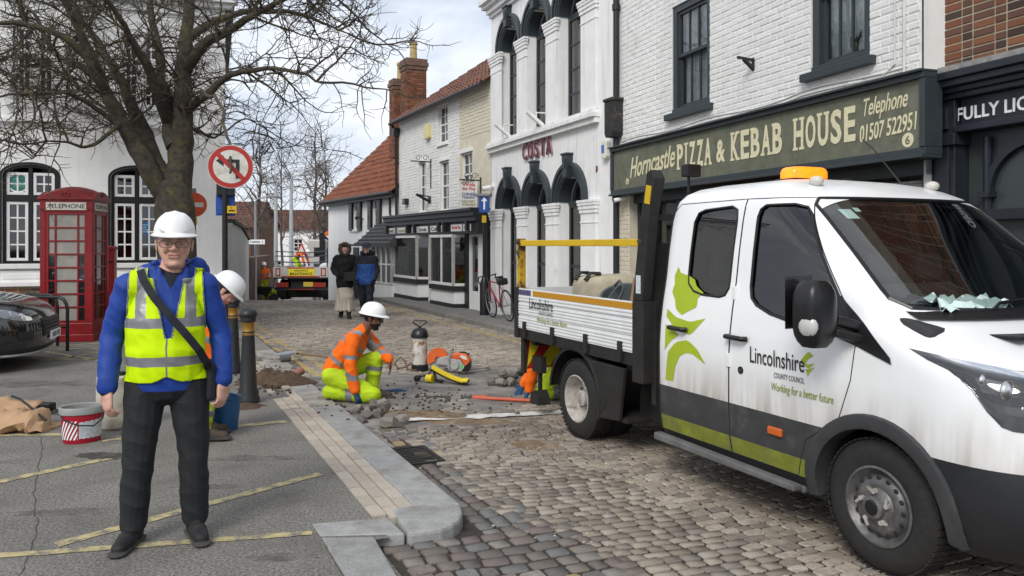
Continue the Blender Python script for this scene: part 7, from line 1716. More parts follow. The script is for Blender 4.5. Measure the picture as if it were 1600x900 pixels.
def rule6(fc, tags, ix):
    t = tags.copy(); x, z = np.abs(fc[:,0]), fc[:,2]; m = tags == 'top'; t[m & ((z > 1.27) | (x > .205))] = 'dark'; t[m & (z < .80)] = 'leg'; return t
MW2 = dict(HVM); MW2.update({'top': mat('royal_blue_coat', (.018,.075,.27), .7, var=.15, bump=.2), 'dark': mat('dark_navy_coat', (.012,.014,.022), .8, var=.2), 'leg': NAVY, 'boot': SHOEB})
B.finish('body', wm, MW2, rule6, {'top': (.012, 8, 1), 'dark': (.012, 8, 1), 'leg': (.014, 9, 1)})
b = MB(); vs = []; n_ = 24
for i in range(7):
    t_ = i/6; a = math.pi/2*t_
    for j in range(n_): th = 2*math.pi*j/n_; vs.append(hq(math.cos(th)*.098*math.cos(a)**.6, math.sin(th)*.118*math.cos(a)**.6-.005, .045+.095*math.sin(a)))
b.add(vs, [(i*n_+j, i*n_+(j+1)%n_, (i+1)*n_+(j+1)%n_, (i+1)*n_+j) for i in range(6) for j in range(n_)])
vs = []
for i in range(9): th = R(20+140*i/8); vs += [hq(math.cos(th)*.098, math.sin(th)*.116, .05), hq(math.cos(th)*.10, math.sin(th)*.185, .035)]
b.add(vs, [(2*i, 2*i+1, 2*i+3, 2*i+2) for i in range(8)]); b.build('cap', mat('cap_navy', (.03,.04,.06), .85, var=.3, scale=30), wm, smooth=60); glasses(wm, hq, dark=False)
# ------------------------------------------------ 7./8. far workers
def far_worker(label, loc, rz, up=None):
    t = thing('person', label, 'person', loc, rz); J = dict(STD); J.update(up or {})
    B, hq = fig(J, 1.1, 1.1, hand=('glove','glove')); B.mesh(.014, 3)
    B.finish('body', t, HVM, bands(B, [(J['pel'],J['chest'],.2,.4,(['top'],.4)), (J['pel'],J['chest'],.65,.85,(['top'],.4)), (J['shL'],J['elL'],.6,.8,(['top'],.1)), (J['shR'],J['elR'],.6,.8,(['top'],.1)), (J['knL'],J['anL'],.3,.5,(['leg'],.12)), (J['knR'],J['anR'],.3,.5,(['leg'],.12))]), {'leg': (.02, 8, 1)}); hard_hat(t, hq); return t
YW = 37.5
far_worker('far worker in orange jacket and white helmet standing at the wheelbarrow', ((412-800)/F*YW, YW, fall(YW)-.10), R(20), dict(wrL=(.2,-.3,1.05), elL=(.27,-.05,1.15), wrR=(-.2,-.25,.95)))
# ================================================================== TREES
BARK = mat('bark', (.066,.056,.042), .95, var=.5, scale=9, bump=.9, bscale=22, dirt=(.11,.10,.035), dscale=5, dlo=.54, dhi=.68)
TWIG = mat('twig', (.066,.053,.039), .95, var=.4, scale=3, dirt=(.12,.105,.03), dscale=2.2, dlo=.55, dhi=.7)
def wiggle(p, d, L_, n, amp, droop, rnd):
    pts = [p.copy()]; d = d.normalized()
    for i in range(n):
        d = (d+Vector((rnd.uniform(-amp,amp), rnd.uniform(-amp,amp), rnd.uniform(-amp,amp)+droop))).normalized(); pts.append(pts[-1]+d*(L_/n))
    return pts
def spawn(limbs, rnd, l1, l2, l3, r1=.030, r2=.014, r3=.007, dens=1.0, upb=.15, tips=True):
    b1, b2 = MB(), MB()
    def kids(pts, n, Lr, spread, rnd, f0=.25):
        out_ = []
        for _ in range(n):
            t = f0+(1-f0)*rnd.random()**.8; k = t*(len(pts)-1); i = min(int(k), len(pts)-2); p = pts[i].lerp(pts[i+1], k-i); d = (pts[i+1]-pts[i]).normalized()
            a = Vector((rnd.gauss(0,1), rnd.gauss(0,1), rnd.gauss(0,.8)+upb)); a = (a-d*a.dot(d)).normalized(); out_.append((p, (d*(1-spread)+a*spread).normalized(), rnd.uniform(*Lr), t))
        return out_
    for pts, r in limbs:
        LL = sum((b-a).length for a, b in zip(pts, pts[1:]))
        L1 = kids(pts, max(2, int(LL*2.7*dens)), l1, .72, rnd, .22)
        if tips: L1.append((pts[-1], (pts[-1]-pts[-2]).normalized(), l1[1], 1))
        for p, d, L_, t in L1:
            q = wiggle(p, d, L_, 7, .26, .02, rnd); rr = min(r1, r*.6); b1.tube(q, [rr*(1-.62*i/7) for i in range(8)], 5, cap=False)
            for p2, d2, Lb, t2 in kids(q, int(rnd.uniform(5,8)*dens+.5), l2, .75, rnd, .12)+[(q[-1], (q[-1]-q[-2]).normalized(), l2[1], 1)]:
                q2 = wiggle(p2, d2, Lb, 5, .32, -.02, rnd); b2.tube(q2, [r2*(1-.5*i/5) for i in range(6)], 4, cap=False)
                for p3, d3, Lc, t3 in kids(q2, int(rnd.uniform(3,6)*dens+.5), l3, .7, rnd, .15)+[(q2[-1], (q2[-1]-q2[-2]).normalized(), l3[1], 1)]:
                    q3 = wiggle(p3, d3, Lc, 3, .35, .05, rnd); b2.tube(q3, [r3*(1-.45*i/3) for i in range(4)], 3, cap=False)
    return b1, b2
TY = 14.3; rnd = random.Random(11)
def tp(pts): return [P(x, y, TY+dy) for x, y, dy in pts]
def smooth_path(pts, n=5):
    out_ = []
    for i in range(len(pts)-1):
        p0, p1, p2, p3 = pts[max(i-1,0)], pts[i], pts[i+1], pts[min(i+2,len(pts)-1)]
        for k in range(n):
            t = k/n; out_.append(.5*((2*p1)+(p2-p0)*t+(2*p0-5*p1+4*p2-p3)*t*t+(3*p1-p0-3*p2+p3)*t**3))
    return out_+[pts[-1]]
LIMBS = [
 ([(276,300,0),(286,240,.05),(288,190,.1),(287,130,.15),(296,60,.3),(300,-30,.5),(312,-130,.6),(318,-220,.7)], (.26,.03)),
 ([(262,312,0),(232,262,-.2),(208,225,-.35),(190,185,-.5),(170,145,-.6),(158,115,-.7),(120,50,-1.0),(90,-20,-1.3),(60,-110,-1.6)], (.20,.03)),
 ([(268,292,0),(242,245,.1),(222,200,.3),(200,150,.5),(178,105,.6),(145,55,.9),(110,0,1.2),(80,-70,1.4)], (.17,.03)),
 ([(170,150,-.6),(150,110,-.9),(112,72,-1.1),(60,40,-1.3),(0,34,-1.5),(-60,40,-1.7)], (.10,.02)),
 ([(272,230,0),(258,170,.4),(250,100,.8),(238,30,1.2),(230,-60,1.6),(225,-150,1.8)], (.14,.03)),
 ([(262,190,.2),(235,120,-.5),(205,60,-1.0),(168,5,-1.5),(140,-60,-1.9)], (.11,.02)),
 ([(288,175,.1),(325,148,-.3),(365,115,-.6),(410,108,-.9),(455,112,-1.1),(500,125,-1.2)], (.09,.015)),
 ([(291,110,.2),(330,62,-.2),(375,35,-.4),(420,10,-.6),(470,-15,-.9),(530,-40,-1.1)], (.11,.018)),
 ([(296,60,.3),(350,25,.6),(420,18,.9),(470,24,1.1),(510,36,1.2),(545,50,1.2)], (.085,.012)),
 ([(292,150,.1),(318,146,-.9),(342,160,-1.9),(351,200,-2.7),(356,240,-3.3),(360,268,-3.42)], (.035,.016)),
 ([(190,190,-.5),(165,208,-.8),(128,232,-1.1),(100,222,-1.3),(70,225,-1.5)], (.045,.012)),
 ([(200,210,-.4),(140,160,-.9),(90,148,-1.3),(30,150,-1.6),(-30,160,-1.8)], (.055,.012)),
 ([(300,-20,.5),(370,-50,.2),(440,-40,0),(490,-25,-.2),(530,0,-.3)], (.08,.012)),
 ([(240,262,0),(215,205,.8),(160,165,1.3),(100,120,1.6),(40,100,1.8)], (.06,.012)),
 ([(160,118,-.7),(100,90,-.2),(50,20,.1),(10,-30,.3)], (.07,.015)),
 ([(300,200,.1),(330,215,.6),(350,205,1.0),(385,190,1.3),(420,205,1.5)], (.03,.01)),
]
tree = thing('bare_tree', 'large bare tree with twisting mossy limbs in front of the white building', 'tree', P(276, 500, TY)*1); tree.location.z = 0
TO = tree.location.copy(); b = MB(); limbs = []
tr = [Vector((TO.x+.04, TY, -.05)), Vector((TO.x+.02, TY, .25)), P(277,430,TY), P(276,380,TY), P(274,335,TY), P(274,300,TY), P(276,285,TY)]
sp = smooth_path(tr, 4); b.tube([p-TO for p in sp], [float(np.interp(i/(len(sp)-1), [0,.15,.35,.7,1], [.50,.38,.335,.335,.25])) for i in range(len(sp))], 18)
b.v = [(v[0]+.03*noise.noise((v[0]*4,v[1]*4,v[2]*2)), v[1]+.03*noise.noise((v[0]*4+7,v[1]*4,v[2]*2)), v[2]) for v in b.v]; b.build('trunk', BARK, tree, smooth=70)
for pts, (r0, r1_) in LIMBS:
    q = smooth_path(tp(pts), 5); q = [p+Vector((noise.noise(p*1.3), noise.noise(p*1.3+Vector((9,0,0))), noise.noise(p*1.3+Vector((0,9,0)))))*.08*min(1, i/4)+Vector((noise.noise(p*4.5), noise.noise(p*4.5+Vector((9,0,0))), noise.noise(p*4.5+Vector((0,9,0)))))*.045*min(1, i/4) for i, p in enumerate(q)]; n_ = len(q); b = MB()
    b.tube([p-TO for p in q], [r0+(r1_-r0)*(i/(n_-1))**.8 for i in range(n_)], 10); b.build('limb', BARK, tree, smooth=70); limbs.append(([p-TO for p in q], (r0+r1_)/2)) if r0 != .035 else None
b1, b2 = spawn(limbs, rnd, (.5,1.35), (.28,.7), (.12,.32), r1=.024, r2=.011, r3=.0062, dens=1.12)
b1.build('branches', TWIG, tree, kind='stuff'); b2.build('crown', TWIG, tree, kind='stuff')
BIRCH = mat('far_bark', (.11,.09,.075), .95, var=.3)
def far_tree(label, px, Y, ytop, spread, seed, r=.14, nl=9):
    t = thing('bare_tree', label, 'tree', ((px-800)/F*Y, Y, fall(Y)-.19)); rn = random.Random(seed); H = HZ-(ytop-HY)/F*Y-t.location.z; b = MB()
    tr = [Vector((0,0,-.3))]+[Vector((.2*noise.noise((seed,i*.4,0)), .2*noise.noise((seed,i*.4,5)), H*i/8)) for i in range(1,9)]; b.tube(tr, [r*(1-.85*i/8) for i in range(9)], 8); limbs = []
    for i in range(nl):
        k = .3+.62*i/nl; p = tr[int(k*8)].lerp(tr[min(8,int(k*8)+1)], k*8 % 1); a = rn.uniform(0,6.28); L_ = spread*(1.15-k)*rn.uniform(.8,1.3); q = wiggle(p, Vector((math.cos(a),math.sin(a),.9)), L_, 6, .2, .06, rn); b.tube(q, [r*.4*(1-.75*j/6) for j in range(7)], 5); limbs.append((q, r*.3))
    limbs.append((tr[5:], r*.3)); b.build('trunk', BIRCH, t, smooth=60); b1, b2 = spawn(limbs, rn, (.7,1.6), (.4,.9), (.25,.5), r1=.030, r2=.017, r3=.011, dens=.5); b1.build('branches', BIRCH, t, kind='stuff'); b2.build('crown', BIRCH, t, kind='stuff')
far_tree('tall thin bare birch rising behind the far lamp columns', 492, 56, 205, 3.2, 1, .15); far_tree('bushy bare tree beside the red roofed cottage gable', 508, 47, 240, 2.6, 2, .16, 11); far_tree('dark bare tree above the brick house behind the lane wall', 405, 50, 228, 3.0, 3, .17, 11)
far_tree('small bare tree in front of the distant white house', 498, 58, 330, 2.4, 5, .13, 8); far_tree('slim bare tree between the two lamp columns', 440, 60, 225, 3.0, 6, .13)

# ================================================================== TELEPHONE BOX
TRED = mat('box_red', (.225,.010,.013), .4, var=.18, scale=6, dirt=(.13,.02,.02), dscale=2.4, dlo=.55, dhi=.8); OPAL = mat('dirty_perspex', (.31,.29,.26), .35, var=.35, scale=4, dirt=(.2,.18,.16), dscale=2)
tb = thing('telephone_box', 'red cast iron telephone box with dirty glazing beside the tree', 'telephone box', ((110-800)/F*13.6, 13.75, 0), R(10)); S = .41; tb.scale = (1,1,1.055)
b = MB(); b.box(-S-.02,S+.02,-S-.02,S+.02,0,.12); b.box(-S,S,-S,S,.12,.30); b.build('plinth', TRED, tb, bevel=.01)
for sx in (-1,1):
    for sy in (-1,1): b = MB(); b.box(sx*S-(.09 if sx > 0 else 0), sx*S+(.09 if sx < 0 else 0), sy*S-(.09 if sy > 0 else 0), sy*S+(.09 if sy < 0 else 0), .30, 2.12); b.build('corner_post', TRED, tb, bevel=.012)
b = MB(); b.box(-S,S,-S,S,2.06,2.28); b.box(-S-.03,S+.03,-S-.03,S+.03,2.25,2.285); b.build('fascia', TRED, tb, bevel=.008)
b = MB(); vs = []                                          # curved pediments and sail dome
for i in range(13):
    for j in range(13):
        u, v = -1+2*i/12, -1+2*j/12; z = 2.285+.10*(1-u*u)*1.0+.10*(1-v*v)+.0; vs.append((u*S*.98, v*S*.98, z))
b.add(vs, [(i*13+j,(i+1)*13+j,(i+1)*13+j+1,i*13+j+1) for i in range(12) for j in range(12)])
for ax in (0,1):
    for sg in (-1,1):
        q = [(-S,2.28)]+[(-S+2*S*i/14, 2.285+.115*(1-(-1+2*i/14)**2)) for i in range(15)]+[(S,2.28)]
        M_ = Matrix.Rotation(R(90)*ax, 4, 'Z'); b.prism(q, sg*S-.03, sg*S+.03, 0, M_)
b.build('roof', TRED, tb, smooth=30)
for k in range(4):
    M_ = Matrix.Rotation(R(90)*k, 4, 'Z'); b = MB(); b.box(-.31,.31,-S-.012,-S,2.09,2.21,0,M_); sn = b.build('sign_panel', mat('opal_sign', (.62,.60,.52), .4, var=.1), tb)
    o = text_fit('TELEPHONE', sn, -.29, .29, 2.115, 2.185, -S-.0125, INK, bold=.01, depth=.002); o.matrix_local = M_
    cr_ = MB()
    for dx, dz, r_ in ((-.05,.03,.02),(0,.045,.024),(.05,.03,.02)): cr_.ball((dx,-S-.035,2.315+dz), (r_,.012,r_), 10, 6, 0, M_)
    cr_.box(-.07,.07,-S-.04,-S-.02,2.30,2.325,0,M_); cr_.build('crown', TRED, tb)
    # door / glazed side
    z0, z1 = .34, 2.02; xs = [-S+.10,-S+.13,-S+.235,S-.235,S-.13,S-.10]; f_ = MB(); y0, y1 = -S+.01, -S+.05
    f_.box(-S+.09,S-.09,y0,y1,.30,z0,0,M_); f_.box(-S+.09,S-.09,y0,y1,z1,2.06,0,M_); f_.box(-S+.09,xs[1],y0,y1,z0,z1,0,M_); f_.box(xs[4],S-.09,y0,y1,z0,z1,0,M_)
    for x in (xs[2], xs[3]): f_.box(x-.012,x+.012,y0+.002,y1-.004,z0,z1,0,M_)
    for i in range(1,8): z = z0+(z1-z0)*i/8; f_.box(xs[1],xs[4],y0+.004,y1-.006,z-.012,z+.012,0,M_)
    dr = f_.build('door' if k == 0 else 'glazed_side', TRED, tb)
    for i in range(8):
        for a, c in ((xs[1],xs[2]),(xs[2],xs[3]),(xs[3],xs[4])):
            g = MB(); za, zb2 = z0+(z1-z0)*i/8, z0+(z1-z0)*(i+1)/8; g.add([M_ @ Vector(q) for q in ((a,y0+.02,za),(c,y0+.02,za),(c,y0+.02,zb2),(a,y0+.02,zb2))], [(0,1,2,3)]); g.build('pane', OPAL if (k == 0 and a == xs[2]) or i > 4 else G_WIN, dr)
b = MB(); b.box(-S+.1,S-.1,S-.2,S-.12,.3,1.9); b.build('back_board', mat('grey_board', (.2,.2,.19), .8), tb)
pb = thing('post_box', 'narrow red post box standing behind the telephone box', 'post box', ((170-800)/F*15.2, 15.2, 0), R(12)); b = MB(); b.box(-.12,.12,-.1,.1,.0,1.52); b.prism([(-.14,1.52),(.14,1.52),(.14,1.55),(.10,1.60),(-.10,1.60),(-.14,1.55)], -.12, .12); b.box(-.14,.14,-.12,.12,.0,.1); b.build('body', TRED, pb, bevel=.015); b = MB(); b.box(-.09,.09,-.104,-.1,1.28,1.31); b.build('slot', SATIN, pb)
# bicycle stands
def hoop(x, Y, label, rz):
    t = thing('bicycle_stand', label, 'bicycle stand', ((x-800)/F*Y, Y, 0), rz, None); b = MB(); pts = [(-.36,0,-.02),(-.36,0,.62)]+[(-.36+.14*(1-math.cos(a)), 0, .62+.2*math.sin(a)) for a in (.5,1.0,1.57)]+[(.22+.14*math.sin(a), 0, .62+.2*math.cos(a)) for a in (0,.57,1.07,1.57)]+[(.36,0,-.02)]
    b.tube(pts, .026, 10); b.build('hoop', SATIN, t, smooth=60); b = MB(); b.bar((-.36,0,.36),(.36,0,.36),.03,.03); b.build('crossbar', SATIN, t); return t
hoop(72, 12.3, 'black hoop bicycle stand touching the car bonnet', R(-8)); hoop(58, 12.9, 'black hoop bicycle stand next to the telephone box', R(-8))

# ================================================================== PARKED CAR
CBLK = mat('car_black', (.006,.006,.007), .12, var=0, spec=.6, coat=1.0); CPL = mat('car_plastic', (.02,.02,.021), .5, var=.1)
car = thing('parked_car', 'glossy black parked car nosing in beside the telephone box', 'car', (-7.12, 10.75, 0), R(18))
cW = [(.18,.80),(.24,.86),(.35,.90),(.6,.92),(.8,.92),(.92,.90),(1.0,.85),(1.1,.80),(1.3,.72),(1.42,.64),(1.48,.50),(1.51,.25)]
cF = [(.18,.70),(.22,.78),(.3,.83),(.45,.86),(.6,.85),(.72,.80),(.80,.74),(.86,.64),(.91,.48),(.96,.20),(1.0,-.10),(1.04,-.35),(1.1,-.48),(1.2,-.68),(1.3,-.90),(1.4,-1.15),(1.45,-1.35),(1.49,-1.7),(1.51,-2.0)]
cRr = [(.18,-3.4),(.3,-3.52),(.7,-3.58),(1.0,-3.5),(1.2,-3.35),(1.4,-3.1),(1.48,-2.8),(1.51,-2.5)]
cL = [(.18,.5),(.6,.62),(.85,.7),(1.0,.55),(1.1,.4),(1.51,.2)]
def car_ring(z):
    w_, xf, xr, L_ = ip(cW,z), ip(cF,z), ip(cRr,z), ip(cL,z); xc = xf-L_; p = 2.7; h = [(xr, 0), (xr, w_*.5), (xr+.05, w_*.85), (xr+.25, w_*.98)]
    for i in range(1, 19): h.append((xr+.25+(xc-xr-.25)*i/18, w_))
    for i in range(1, 17): th = math.pi/2*i/16; h.append((xc+L_*math.sin(th)**(2/p), w_*max(0,math.cos(th))**(2/p)))
    return [(x, y, z) for x, y in h]+[(x, -y, z) for x, y in reversed(h[1:-1])]
def car_pt(sg, th, z, off=.004):
    w_, xf, L_ = ip(cW,z), ip(cF,z), ip(cL,z); xc = xf-L_; p = 2.7; return Vector((xc+L_*math.sin(th)**(2/p)+off, sg*(w_*max(0,math.cos(th))**(2/p)+off), z))
b = MB(); zs = [.18,.21,.25,.3,.36,.44,.52,.6,.67,.73,.78,.82,.86,.89,.92,.945,.97,1.0,1.03,1.06,1.1,1.16,1.22,1.28,1.34,1.4,1.44,1.47,1.495,1.51]; rs = [car_ring(z) for z in zs]; n_ = len(rs[0])
for r_ in rs: b.v += r_
for i in range(len(zs)-1):
    for j in range(n_):
        a, c = i*n_+j, i*n_+(j+1)%n_; b.f.append([a,a+n_,c+n_,c]); z = (zs[i]+zs[i+1])/2; b.m.append(1 if z < .3 else (2 if 1.03 < z < 1.42 else 0)); b.c.append(None)
b.f.append(list(range((len(zs)-1)*n_, len(zs)*n_))); b.m.append(0); b.c.append(None)
o = b.build('body', [CBLK, CPL, DKGLASS], car, smooth=35)
bmx = bmesh.new(); bmx.from_mesh(o.data); bmesh.ops.recalc_face_normals(bmx, faces=bmx.faces); bmx.to_mesh(o.data); bmx.free()
for sg in (-1,1):
    for x in (0.0, -2.68):
        Mx = Matrix.Translation((x, sg*.90, .335)) @ Matrix.Rotation(R(90)*(1 if sg < 0 else -1), 4, 'X'); wt = bpy.data.objects.new('wheel', None); COL.objects.link(wt); wt.parent = car
        b = MB(); b.lathe(tyre_prof(.335,.22,.24), 40, 0, Mx @ Matrix.Translation((0,0,-.09)), cap=False); b.build('tyre', RUBBER, wt, smooth=40)
        b = MB(); b.lathe([(.24,.0),(.23,.02),(.21,-.02),(.06,-.01),(.05,.01),(.001,.012)], 30, 0, Mx); b.build('rim', mat('alloy_dark', (.08,.08,.085), .3, .7), wt, smooth=40)
        b = MB(); b.lathe([(.40,-.02),(.40,.022),(.355,.022),(.355,-.02)], 40, 0, Mx); b.build('wheel_arch', CPL, wt, smooth=40)
    vs = []
    for i in range(11):
        t = i/10; th = R(12+42*t); zc = .80-.13*t; hh = .018+.05*math.sin(math.pi*min(1,.15+t*.85))
        for j in range(5): vs.append(car_pt(sg, th, zc-hh+2*hh*j/4, .006))
    q = [(i*5+j,i*5+j+1,(i+1)*5+j+1,(i+1)*5+j) for i in range(10) for j in range(4)]; b = MB(); b.add(vs, q); hd = b.build('headlamp', LENS, car); b = MB(); b.add([v-Vector((.004,0,0)) for v in vs], q); b.build('lamp_bowl', mat('lamp_dark_chrome', (.25,.26,.28), .15, .8, var=.4, scale=30), hd)
    for k in range(3):
        th = R(20+11*k); b = MB(); c_ = car_pt(sg, th, .78-.035*k, .008); b.tube([c_+Vector((0,0,-.035)), c_+Vector((.01,-.02*sg,.0)), c_+Vector((0,0,.035))], .008, 5); b.build('light_blade', WLET, hd)
    b = MB(); vs = [car_pt(sg, R(30+20*i/6), .40+.12*j/3, .004) for i in range(7) for j in range(4)]; b.add(vs, [(i*4+j,i*4+j+1,(i+1)*4+j+1,(i+1)*4+j) for i in range(6) for j in range(3)]); b.build('side_intake', CPL, car)
    b = MB(); b.box(-.62,-.45,min(sg*.84,sg*1.0),max(sg*.84,sg*1.0),1.0,1.1); b.build('mirror', CBLK, car, bevel=.03)
b = MB(); vs = [car_pt(1, R(58+64*i/16) if R(58+64*i/16) <= math.pi/2 else math.pi/2, .40+.25*j/5, .004) for i in range(1) for j in range(1)]
vs = []
for i in range(17):
    y_ = -.46+.92*i/16
    for j in range(6):
        z = .42+.24*j/5; w_, xf, L_ = ip(cW,z), ip(cF,z), ip(cL,z); vs.append((xf-L_+L_*max(0,1-(abs(y_)/w_)**2.7)**(1/2.7)+.005, y_, z))
b = MB(); b.add(vs, [(i*6+j,(i+1)*6+j,(i+1)*6+j+1,i*6+j+1) for i in range(16) for j in range(5)]); gr = b.build('grille', CPL, car)
for k in range(5): z = .45+.045*k; b = MB(); b.tube([(ip(cF,z)-ip(cL,z)+ip(cL,z)*max(0,1-(abs(y_)/ip(cW,z))**2.7)**(1/2.7)+.012, y_, z) for y_ in [-.44+.88*i/14 for i in range(15)]], .008, 5); b.build('grille_bar', SATIN, gr)
b = MB(); b.box(.862,.885,-.26,.26,.36,.47); pl_ = b.build('number_plate', WLET, car)
b = MB(); b.box(.8855,.8875,-.21,.0,.385,.45); b.box(.8855,.8875,.04,.2,.385,.45); b.build('plate_characters', GREYPL, pl_)
b = MB(); b.tube([car_pt(-1, R(10+80*i/12), .215, .012) for i in range(13)]+[car_pt(1, R(90-80*i/12), .215, .012) for i in range(1,13)], .018, 6); b.build('splitter', mat('silver_trim', (.3,.3,.3), .4), car)

# ================================================================== SIGNS AND POSTS
SRED = mat('sign_red', (.42,.028,.02), .45, var=.1, dirt=(.16,.06,.03), dscale=9, dlo=.6, dhi=.75); SWH = mat('sign_white', (.62,.61,.56), .5, var=.15, scale=14, dirt=(.40,.37,.28), dscale=6, dlo=.55, dhi=.75); SBLU = mat('sign_blue', (.015,.075,.32), .45, var=.05); SORG = mat('faded_red', (.62,.085,.025), .5, var=.1)
def disc(b, r, y0, y1, M=None, n=36): b.lathe([(r,0),(r,y1-y0)], n, 0, (M or Matrix()) @ Matrix.Translation((0,-y0,0)) @ Matrix.Rotation(R(90), 4, 'X'))
YS = 10.9; c = P(357, 260, YS); t = thing('road_sign', 'round no left turn road sign on black pole under the tree', 'road sign', ((349-800)/F*YS, YS+.06, 0), R(18))
b = MB(); b.cyl((0,0,0),(0,0,2.62),.038,n=14); b.cyl((0,0,0),(0,0,1.0),.058,n=14); b.build('pole', SATIN, t, smooth=40)
zc = c.z; xo = .075
b = MB(); disc(b, .298, .035, .05, Matrix.Translation((xo,0,zc))); dk = b.build('sign_back', mat('sign_edge', (.5,.49,.46), .5), t)
b = MB(); r0, r1 = .288, .228; n_ = 40; vs = []
for i in range(n_): a = 2*math.pi*i/n_; vs += [(xo+r0*math.cos(a),-.0525,zc+r0*math.sin(a)),(xo+r1*math.cos(a),-.0525,zc+r1*math.sin(a))]
b.add(vs, [(2*i,2*((i+1)%n_),2*((i+1)%n_)+1,2*i+1) for i in range(n_)]); b.build('red_ring', SRED, t)
b = MB(); disc(b, .23, .05, .0515, Matrix.Translation((xo,0,zc))); b.build('face', SWH, t)
b = MB(); b.box(xo+.065,xo+.115,-.0555,-.052,zc-.16,zc+.10); b.box(xo-.10,xo+.065,-.0555,-.052,zc+.055,zc+.10); b.add([(xo-.19,-.0545,zc+.0775),(xo-.09,-.0545,zc+.0),(xo-.09,-.0545,zc+.15)], [(0,1,2)]); b.build('arrow', INK, t)
b = MB(); M_ = Matrix.Translation((xo,0,zc)) @ Matrix.Rotation(R(45), 4, 'Y'); b.box(-.24,.24,-.0585,-.056,-.03,.03,0,M_); b.build('red_bar', SRED, t)
b = MB(); b.box(-.11,.13,-.03,.05,2.30,2.48); b.build('sign_box', SATIN, t, bevel=.01)
b = MB(); b.box(-.10,-.02,.045,.055,2.05,2.29); b.box(.03,.12,.045,.055,2.05,2.29); b.box(-.12,.13,.056,.06,2.03,2.31); b.build('blue_plate', SBLU, t)
b = MB(); b.box(.03,.15,-.05,-.04,2.06,2.16); b.build('yellow_tag', YELL, t); b = MB(); b.box(.05,.13,-.052,-.0505,2.085,2.105); b.box(.08,.095,-.052,-.0505,2.125,2.14); b.build('tag_print', INK, t)
YN = 15.3; t = thing('road_sign', 'faded round no entry road sign half hidden by the tree trunk', 'road sign', ((303-800)/F*YN, YN, 0), R(18)); c = P(303, 320, YN)
b = MB(); b.cyl((0,.03,0),(0,.03,2.7),.038,n=12); b.build('pole', GREYPL, t, smooth=40); b = MB(); disc(b, .235, 0, .012, Matrix.Translation((0,0,c.z))); b.build('face', SORG, t, smooth=40); b = MB(); b.box(-.17,.17,-.0155,-.0125,c.z-.045,c.z+.045); b.build('white_bar', SWH, t); b = MB(); b.box(-.1,.06,-.02,-.01,c.z-.38,c.z-.24); b.build('yellow_tag', YELL, t)
YO = 18.4; t = thing('road_sign', 'blue ahead only road sign on black post beside the shops', 'road sign', ((757-800)/F*YO, YO, 0), R(-8))
b = MB(); b.cyl((0,0,0),(0,0,2.75),.045,n=14); b.build('pole', SATIN, t, smooth=40); b = MB(); b.lathe([(.11,0),(.11,.72),(.075,.82),(.05,.9)], 18); b.build('base', SATIN, t, smooth=40)
zb_ = P(757,318,YO).z; b = MB(); b.box(-.12,.13,-.06,-.045,zb_-.205,zb_+.205); pn = b.build('panel', SBLU, t); b = MB(); b.box(-.015,.025,-.064,-.06,zb_-.14,zb_+.08); b.add([(-.065,-.0625,zb_+.05),(.075,-.0625,zb_+.05),(.005,-.0625,zb_+.15)], [(0,1,2)]); b.build('arrow', WLET, pn)
b = MB(); b.box(-.05,.05,-.06,-.045,zb_-.44,zb_-.28); b.build('yellow_tag', YELL, t); b = MB(); b.box(-.2,.16,-.1,.1,2.72,2.79); b.build('sign_lamp', GREYPL, t, bevel=.02)
def post(px, Y, ytop, r, label, m, arm=False, sign=False):
    zt = HZ-(ytop-HY)/F*Y; g_ = fall(Y)-.19; t = thing('lamp_column', label, 'lamp post', ((px-800)/F*Y, Y, g_)); b = MB(); H = zt-g_; b.tube([(0,0,0),(0,0,H*.3),(0,0,H)], [r,r*.85,r*.6], 12); b.build('column', m, t, smooth=40)
    if arm: b = MB(); b.tube([(0,0,H),(.1,0,H+.12),(.5,0,H+.2)], .03, 8); b.build('arm', m, t, smooth=50); b = MB(); b.prism([(.45,H+.14),(1.0,H+.17),(1.0,H+.26),(.5,H+.26)], -.09, .09); b.build('lantern', GREYPL, t, bevel=.02)
    if sign: z = HZ-(378-HY)/F*Y-g_; b = MB(); b.box(-.28,.42,-.06,-.045,z-.1,z+.1); o = b.build('street_name_plate', WLET, t); b = MB(); b.box(-.15,.22,-.063,-.0605,z-.03,z+.03); b.box(-.22,-.19,-.063,-.0605,z-.04,z+.05); b.box(.3,.35,-.063,-.0605,z-.03,z+.03); b.build('plate_print', GREYPL, o)
    return t
LAMPG = mat('column_grey', (.40,.42,.43), .5, .3, var=.1)
post(431, 40, 290, .13, 'plain grey lamp column standing nearer the lane wall', LAMPG); post(455, 43, 279, .14, 'taller pale lamp column with side lantern behind the works lorry', LAMPG, True); post(399, 34, 315, .07, 'thin grey lamp post with street name plate by the brick wall', STEEL, True, True)
def bollard(x, y, label):
    g = PG(x, y); t = thing('bollard', label, 'bollard', (g.x, g.y, 0)); b = MB()
    b.lathe([(.115,0),(.115,.05),(.105,.07),(.105,.11),(.088,.15),(.062,.70),(.062,.74)], 24); b.build('post', BLACK, t, smooth=40)
    b = MB(); b.lathe([(.062,.70),(.064,.72),(.06,.725),(.06,.815),(.064,.82),(.064,.835)], 24); b.build('gold_band', mat('gold_paint', (.36,.20,.045), .4, .5, var=.15), t, smooth=40)
    b = MB(); b.lathe([(.062,.83),(.078,.845),(.078,.885),(.088,.895),(.092,.92),(.075,.955),(.04,.975),(.0001,.98)], 24); b.build('cap', BLACK, t, smooth=40)
bollard(388, 629, 'black bollard with gold band beside the dirt heap'); bollard(364, 583, 'black bollard with gold band right behind the stooping worker')

